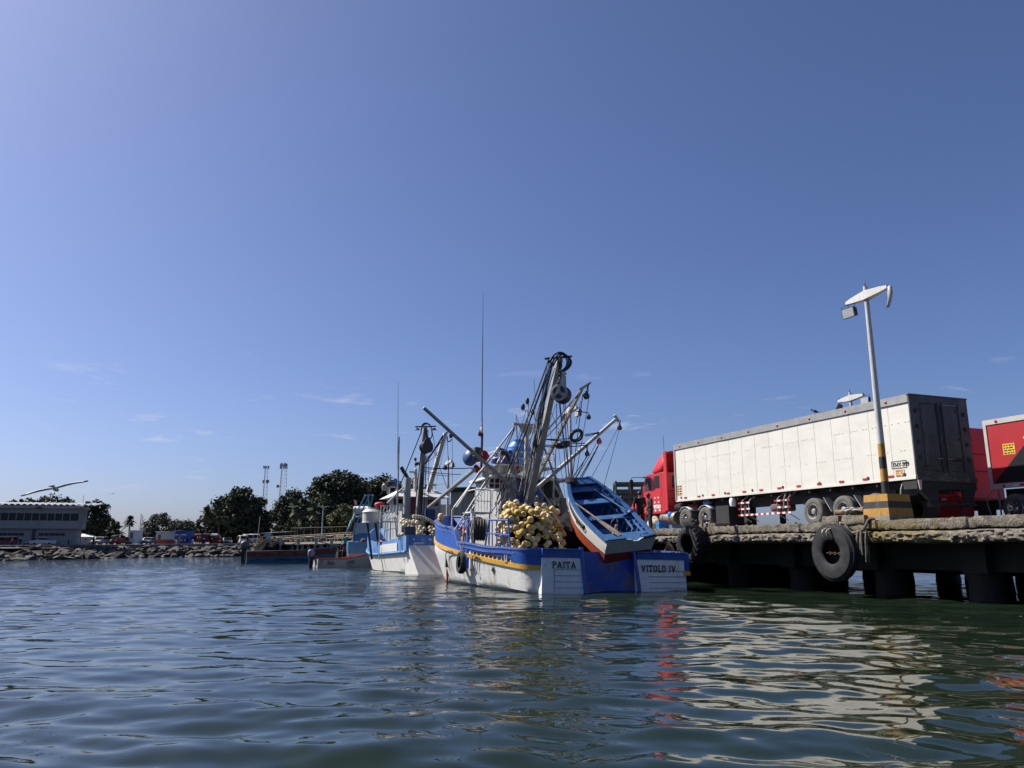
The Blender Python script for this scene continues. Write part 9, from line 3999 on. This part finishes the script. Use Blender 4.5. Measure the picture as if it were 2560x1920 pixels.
 if cap:
  b = MB()
  prof = [(.104, .0), (.104, .03), (.096, .06), (.07, .088), (.035, .1), (1e-5, .104)]
  b.lathe(prof, HM @ Matrix.Translation((0, -.012, .035)) @ Matrix.Diagonal((.9, 1.1, 1, 1)), 16)
  b.add([hp(-.07, .07, .045), hp(.07, .07, .045), hp(.06, .165, .03), hp(0, .185, .028), hp(-.06, .165, .03), hp(-.07, .07, .053), hp(.07, .07, .053), hp(.06, .165, .037), hp(0, .185, .035), hp(-.06, .165, .037)], [(4, 3, 2, 1, 0), (5, 6, 7, 8, 9), (0, 1, 6, 5), (1, 2, 7, 6), (2, 3, 8, 7), (3, 4, 9, 8), (4, 0, 5, 9)])
  b.build('cap', cap, t, smooth=True, angle=40)
 if top:
  b = MB()
  trunk(b, .022)
  for s, e, w in (('sL', 'eL', 'wL'), ('sR', 'eR', 'wR')):
   arm(b, J[s], J[e], J[e].lerp(J[w], .95), .014)
  o = b.build('shirt', top, t)
  fuse(o, vox * 1.1)
 if legs:
  b = MB()
  for h, k, a in (('hL', 'kL', 'aL'), ('hR', 'kR', 'aR')):
   leg(b, J[h], J[k], J[a] + Vector((0, 0, .02)), .018)
  pl_ = J['pelvis']
  b.tube([pl_ - Vector((0, 0, .09)), pl_, pl_ + (J['waist'] - pl_) * .8], [.10, .145, .135], 14)
  o = b.build('trousers', legs, t)
  fuse(o, vox * 1.1)
 if shoes:
  for a in ('aL', 'aR'):
   an = J[a]
   b = MB()
   b.tube([an + Vector((0, -.075, -.04)), an + Vector((0, -.04, -.035)), an + Vector((0, .08, -.042)), an + Vector((0, .18, -.058)), an + Vector((0, .215, -.065))], [.02, .048, .052, .042, .015], 10)
   b.build('shoe', shoes, t, smooth=True)
 return t


def stand_on_pier(x_, s_, rz):
 return D.M @ at((x_, s_, DZ), rz - 0)


GP = 'people on the pier'
person('man in black seen from behind, the tall one on the pier beside the red cab', D.M @ at((1.0, 20.1, DZ), R(-12)) @ Matrix.Scale(1.12, 4), dict(eL=(-.27, .02, 1.13), wL=(-.20, .20, 1.02), eR=(.27, .02, 1.12), wR=(.20, .20, 1.0), sL=(-.20, 0, 1.40), sR=(.20, 0, 1.40)), top=MT['blackcloth'], legs=MT['blackcloth'], hair=MT['hair'], vox=.014, group=GP, shoes=MT['black'])
person('man in navy overalls with bowed head beside the tall man on the pier', D.M @ at((.95, 19.05, DZ), R(75)) @ Matrix.Scale(1.03, 4), dict(head=(0, .08, 1.59), look=(0, 1, -.45), eL=(-.25, .03, 1.13), wL=(-.18, .22, 1.0), eR=(.25, .0, 1.13), wR=(.22, .12, .90)), top=MT['navy'], legs=MT['navy'], hair=MT['hair'], vox=.014, group=GP, shoes=MT['black'])
person('man in a black top standing beyond the hanging rowing boat near the green lorry', D.M @ at((1.6, 23.0, DZ), R(-30)) @ Matrix.Scale(1.1, 4), None, top=MT['blackcloth'], legs=MT['navy'], hair=MT['hair'], vox=.016, group=GP, shoes=MT['black'])
pq = V.f(1664, 1372, 1.7)
person('shirtless man in a white cap bending over on the stern of the blue boat', V.M @ at((pq.x + .14, 1.55, .62), R(50)), dict(
 pelvis=(0, -.14, .62), waist=(0, -.09, .76), chest=(0, .02, .99), neck=(0, .13, 1.14), head=(0, .22, 1.24), look=(0, .8, -.6),
 sL=(-.20, .08, 1.07), eL=(-.26, .22, .83), wL=(-.18, .40, .70), sR=(.20, .08, 1.07), eR=(.26, .22, .83), wR=(.18, .40, .68),
 hL=(-.09, -.14, .60), kL=(-.13, .24, .46), aL=(-.11, .0, .09), hR=(.09, -.14, .60), kR=(.13, .24, .46), aR=(.11, .0, .09)), legs=MT['navy'], hair=MT['hair'], cap=MT['whitecloth'], vox=.012, shoes=MT['black'])
# shore people, a few pixels each
SG = 'people on the far quay'
shirt = lambda n, c: mat(n, c, .85, var=.15)
SP_ = [(30, 'person in a red shirt standing at the grey building corner, far left', (.25, .05, .05), 'navy', 2.0, .66), (50, 'person in dark clothes walking before the grey building wall', (.02, .02, .03), 'navy', 2.5, .70),
  (233, 'person in black standing at the left of the silver sport utility car', (.012, .012, .015), 'blackcloth', 3.0, .82),
  (481, 'person in a navy shirt and white trousers before the blue cabin end', (.012, .02, .06), 'whitecloth', 3.0, .98), (499, 'person in a pink grey shirt and hat between two red mototaxis', (.22, .14, .13), 'navy', 2.5, 1.0),
  (457, 'person in blue sitting height by the blue cabin window', (.02, .03, .10), 'navy', 3.5, .80), (468, 'person in navy leaning at the blue cabin wall', (.012, .018, .05), 'navy', 3.2, .85),
  (594, 'person in dark clothes standing left of the row of white vans', (.02, .02, .025), 'blackcloth', 3.5, .95), (618, 'person in a maroon top in front of the middle white van', (.08, .03, .035), 'blackcloth', 3.0, 1.05),
  (660, 'person in navy standing under the stall awning by the pale blue sheet', (.015, .02, .05), 'navy', 4.0, 1.05), (673, 'person in a pale blue shirt seated at the stall end', (.12, .16, .22), 'navy', 4.0, .85),
  (178 - 7, 'person in grey crouching on the rocks below the yellow minivan', (.10, .11, .12), 'navy', .5, .55), (552, 'person in dark clothes between the mototaxi and the black saloon', (.05, .05, .055), 'navy', 3.0, .9)]
for (x, lab, c, lg, back, s_) in SP_:
 p = SHP(x, back)
 person(lab, at(p, R(150 + (x * 37) % 120)) @ Matrix.Scale(s_, 4), None, top=shirt('shirt_' + ''.join(ch for ch in lab.split(',')[0] if ch.isalpha())[:24], c), legs=MT[lg], hair=MT['hair'], vox=.035, group=SG, fine=False)
p = TQ.f(860, 1371, .5)
person('man in a teal shirt sitting at the stern of the turquoise boat', TQ.M @ at((p.x, .9, 1.0), R(60)) @ Matrix.Scale(1.05, 4), dict(pelvis=(0, 0, .75), waist=(0, .02, .88), chest=(0, .08, 1.10), neck=(0, .14, 1.27), head=(0, .2, 1.40), look=(0, 1, -.3), sL=(-.185, .1, 1.2), sR=(.185, .1, 1.2), eL=(-.24, .22, .98), eR=(.24, .22, .98), wL=(-.12, .4, .9), wR=(.12, .4, .9), hL=(-.09, 0, .73), hR=(.09, 0, .73), kL=(-.12, .4, .7), kR=(.12, .4, .7), aL=(-.12, .38, .28), aR=(.12, .38, .28)), top=shirt('teal_shirt', (.02, .16, .18)), legs=MT['navy'], hair=MT['hair'], vox=.025, fine=False)

# ------------------------------------------------------------------ birds
bw_ = mat('white_feathers', (.75, .75, .75), .7, var=.08)
bd_ = mat('dark_wing_feathers', (.035, .036, .042), .7, var=.25)


def gull(label, M, span, ups=(.0, .0), name='seagull'):
 """flying bird, local x along the wings, y forward"""
 t = thing(name, label, 'gull', M)
 s_ = span / 1.3
 b = MB()
 prof = [(.001, -.27), (.03, -.24), (.06, -.12), (.075, 0), (.062, .10), (.04, .15), (.045, .19), (.036, .23), (.012, .26), (.006, .29), (.001, .30)]
 b.lathe([(r * s_ * .72, h * s_ * .85) for r, h in prof], Mz((0, 0, 0), (0, 1, -.03)), 12)
 b.add([Vector(v) * s_ for v in ((-.02, -.22, 0), (.02, -.22, 0), (.07, -.38, 0), (-.07, -.38, 0), (0, -.22, .015), (0, -.38, .008))], [(0, 1, 2, 3), (4, 5, 2, 1), (4, 0, 3, 5), (5, 3, 2)])
 b.build('body', bw_, t, smooth=True, angle=60)
 for sg in (-1, 1):
  b = MB()
  st_ = [(.03, .07, -.08, .015, 0), (.18, .09, -.07, .03, 0), (.32, .09, -.06, .034, 0), (.46, .05, -.07, .02, 1), (.58, 0, -.075, .0, 1), (.67, -.06, -.085, -.015, 1)]
  rows = []
  for (x, yf, yb, z, m) in st_:
   rows.append([Vector((sg * x, yf, z)) * s_, Vector((sg * x, (yf + yb) / 2, z + .018)) * s_, Vector((sg * x, yb, z - .004)) * s_])
  n0 = len(b.fc)
  if sg > 0:
   rows = [r_[::-1] for r_ in rows]
  b.grid(rows)
  for i in range(5):
   for j in range(2):
    b.mi[n0 + i * 2 + j] = 1 if i >= 4 else 0
  o = b.build('wing', [bw_, bd_], t, smooth=True)
  o.modifiers.new('thickness', 'SOLIDIFY').thickness = .012 * s_
 return t


c = A(139, 1222, 19)
gull('white gull gliding with spread wings over the grey building roof', Matrix.Translation(c) @ Matrix.Rotation(R(-16.5), 4, 'Y') @ Matrix.Rotation(R(18), 4, 'Z') @ Matrix.Rotation(R(-1), 4, 'X'), 1.42)
c = A(318, 1315, 46)
gull('white gull banking steeply above the white booth', Matrix.Translation(c) @ Matrix.Rotation(R(-48), 4, 'Y') @ Matrix.Rotation(R(10), 4, 'Z'), 1.0)
c = A(283, 1234, 90)
gull('tiny distant dark bird in the pale sky above the short palm', Matrix.Translation(c) @ Matrix.Rotation(R(-12), 4, 'Y'), 1.0)
c = A(2055, 1030, 27.0)
tb_ = TRF.M @ Vector((.06, 4.35, 6.585))
t = thing('perched_bird', 'small black bird perched on the white trailer roof edge', 'bird', at(tb_, R(60)))
b = MB()
b.lathe([(.001, -.14), (.035, -.10), (.055, 0), (.045, .06), (.02, .10), (.001, .11)], Mz((0, 0, .12), (0, .9, .45)), 10)
b.lathe([(.001, -.04), (.036, -.01), (.034, .02), (.001, .04)], Mz((0, .12, .19), (0, 0, 1)), 10)
b.add([(-.02, -.1, .08), (.02, -.1, .08), (.03, -.26, .05), (-.03, -.26, .05), (0, -.1, .10), (0, -.26, .06)], [(0, 1, 2, 3), (4, 5, 2, 1), (4, 0, 3, 5), (5, 3, 2)])
b.tube([(0, .15, .19), (0, .20, .185)], [.01, .002], 5)
b.tube([(-.02, 0, .08), (-.02, .01, 0)], .005, 4)
b.tube([(.02, 0, .08), (.02, .01, 0)], .005, 4)
b.build('body', MT['black'], t, smooth=True, angle=60)
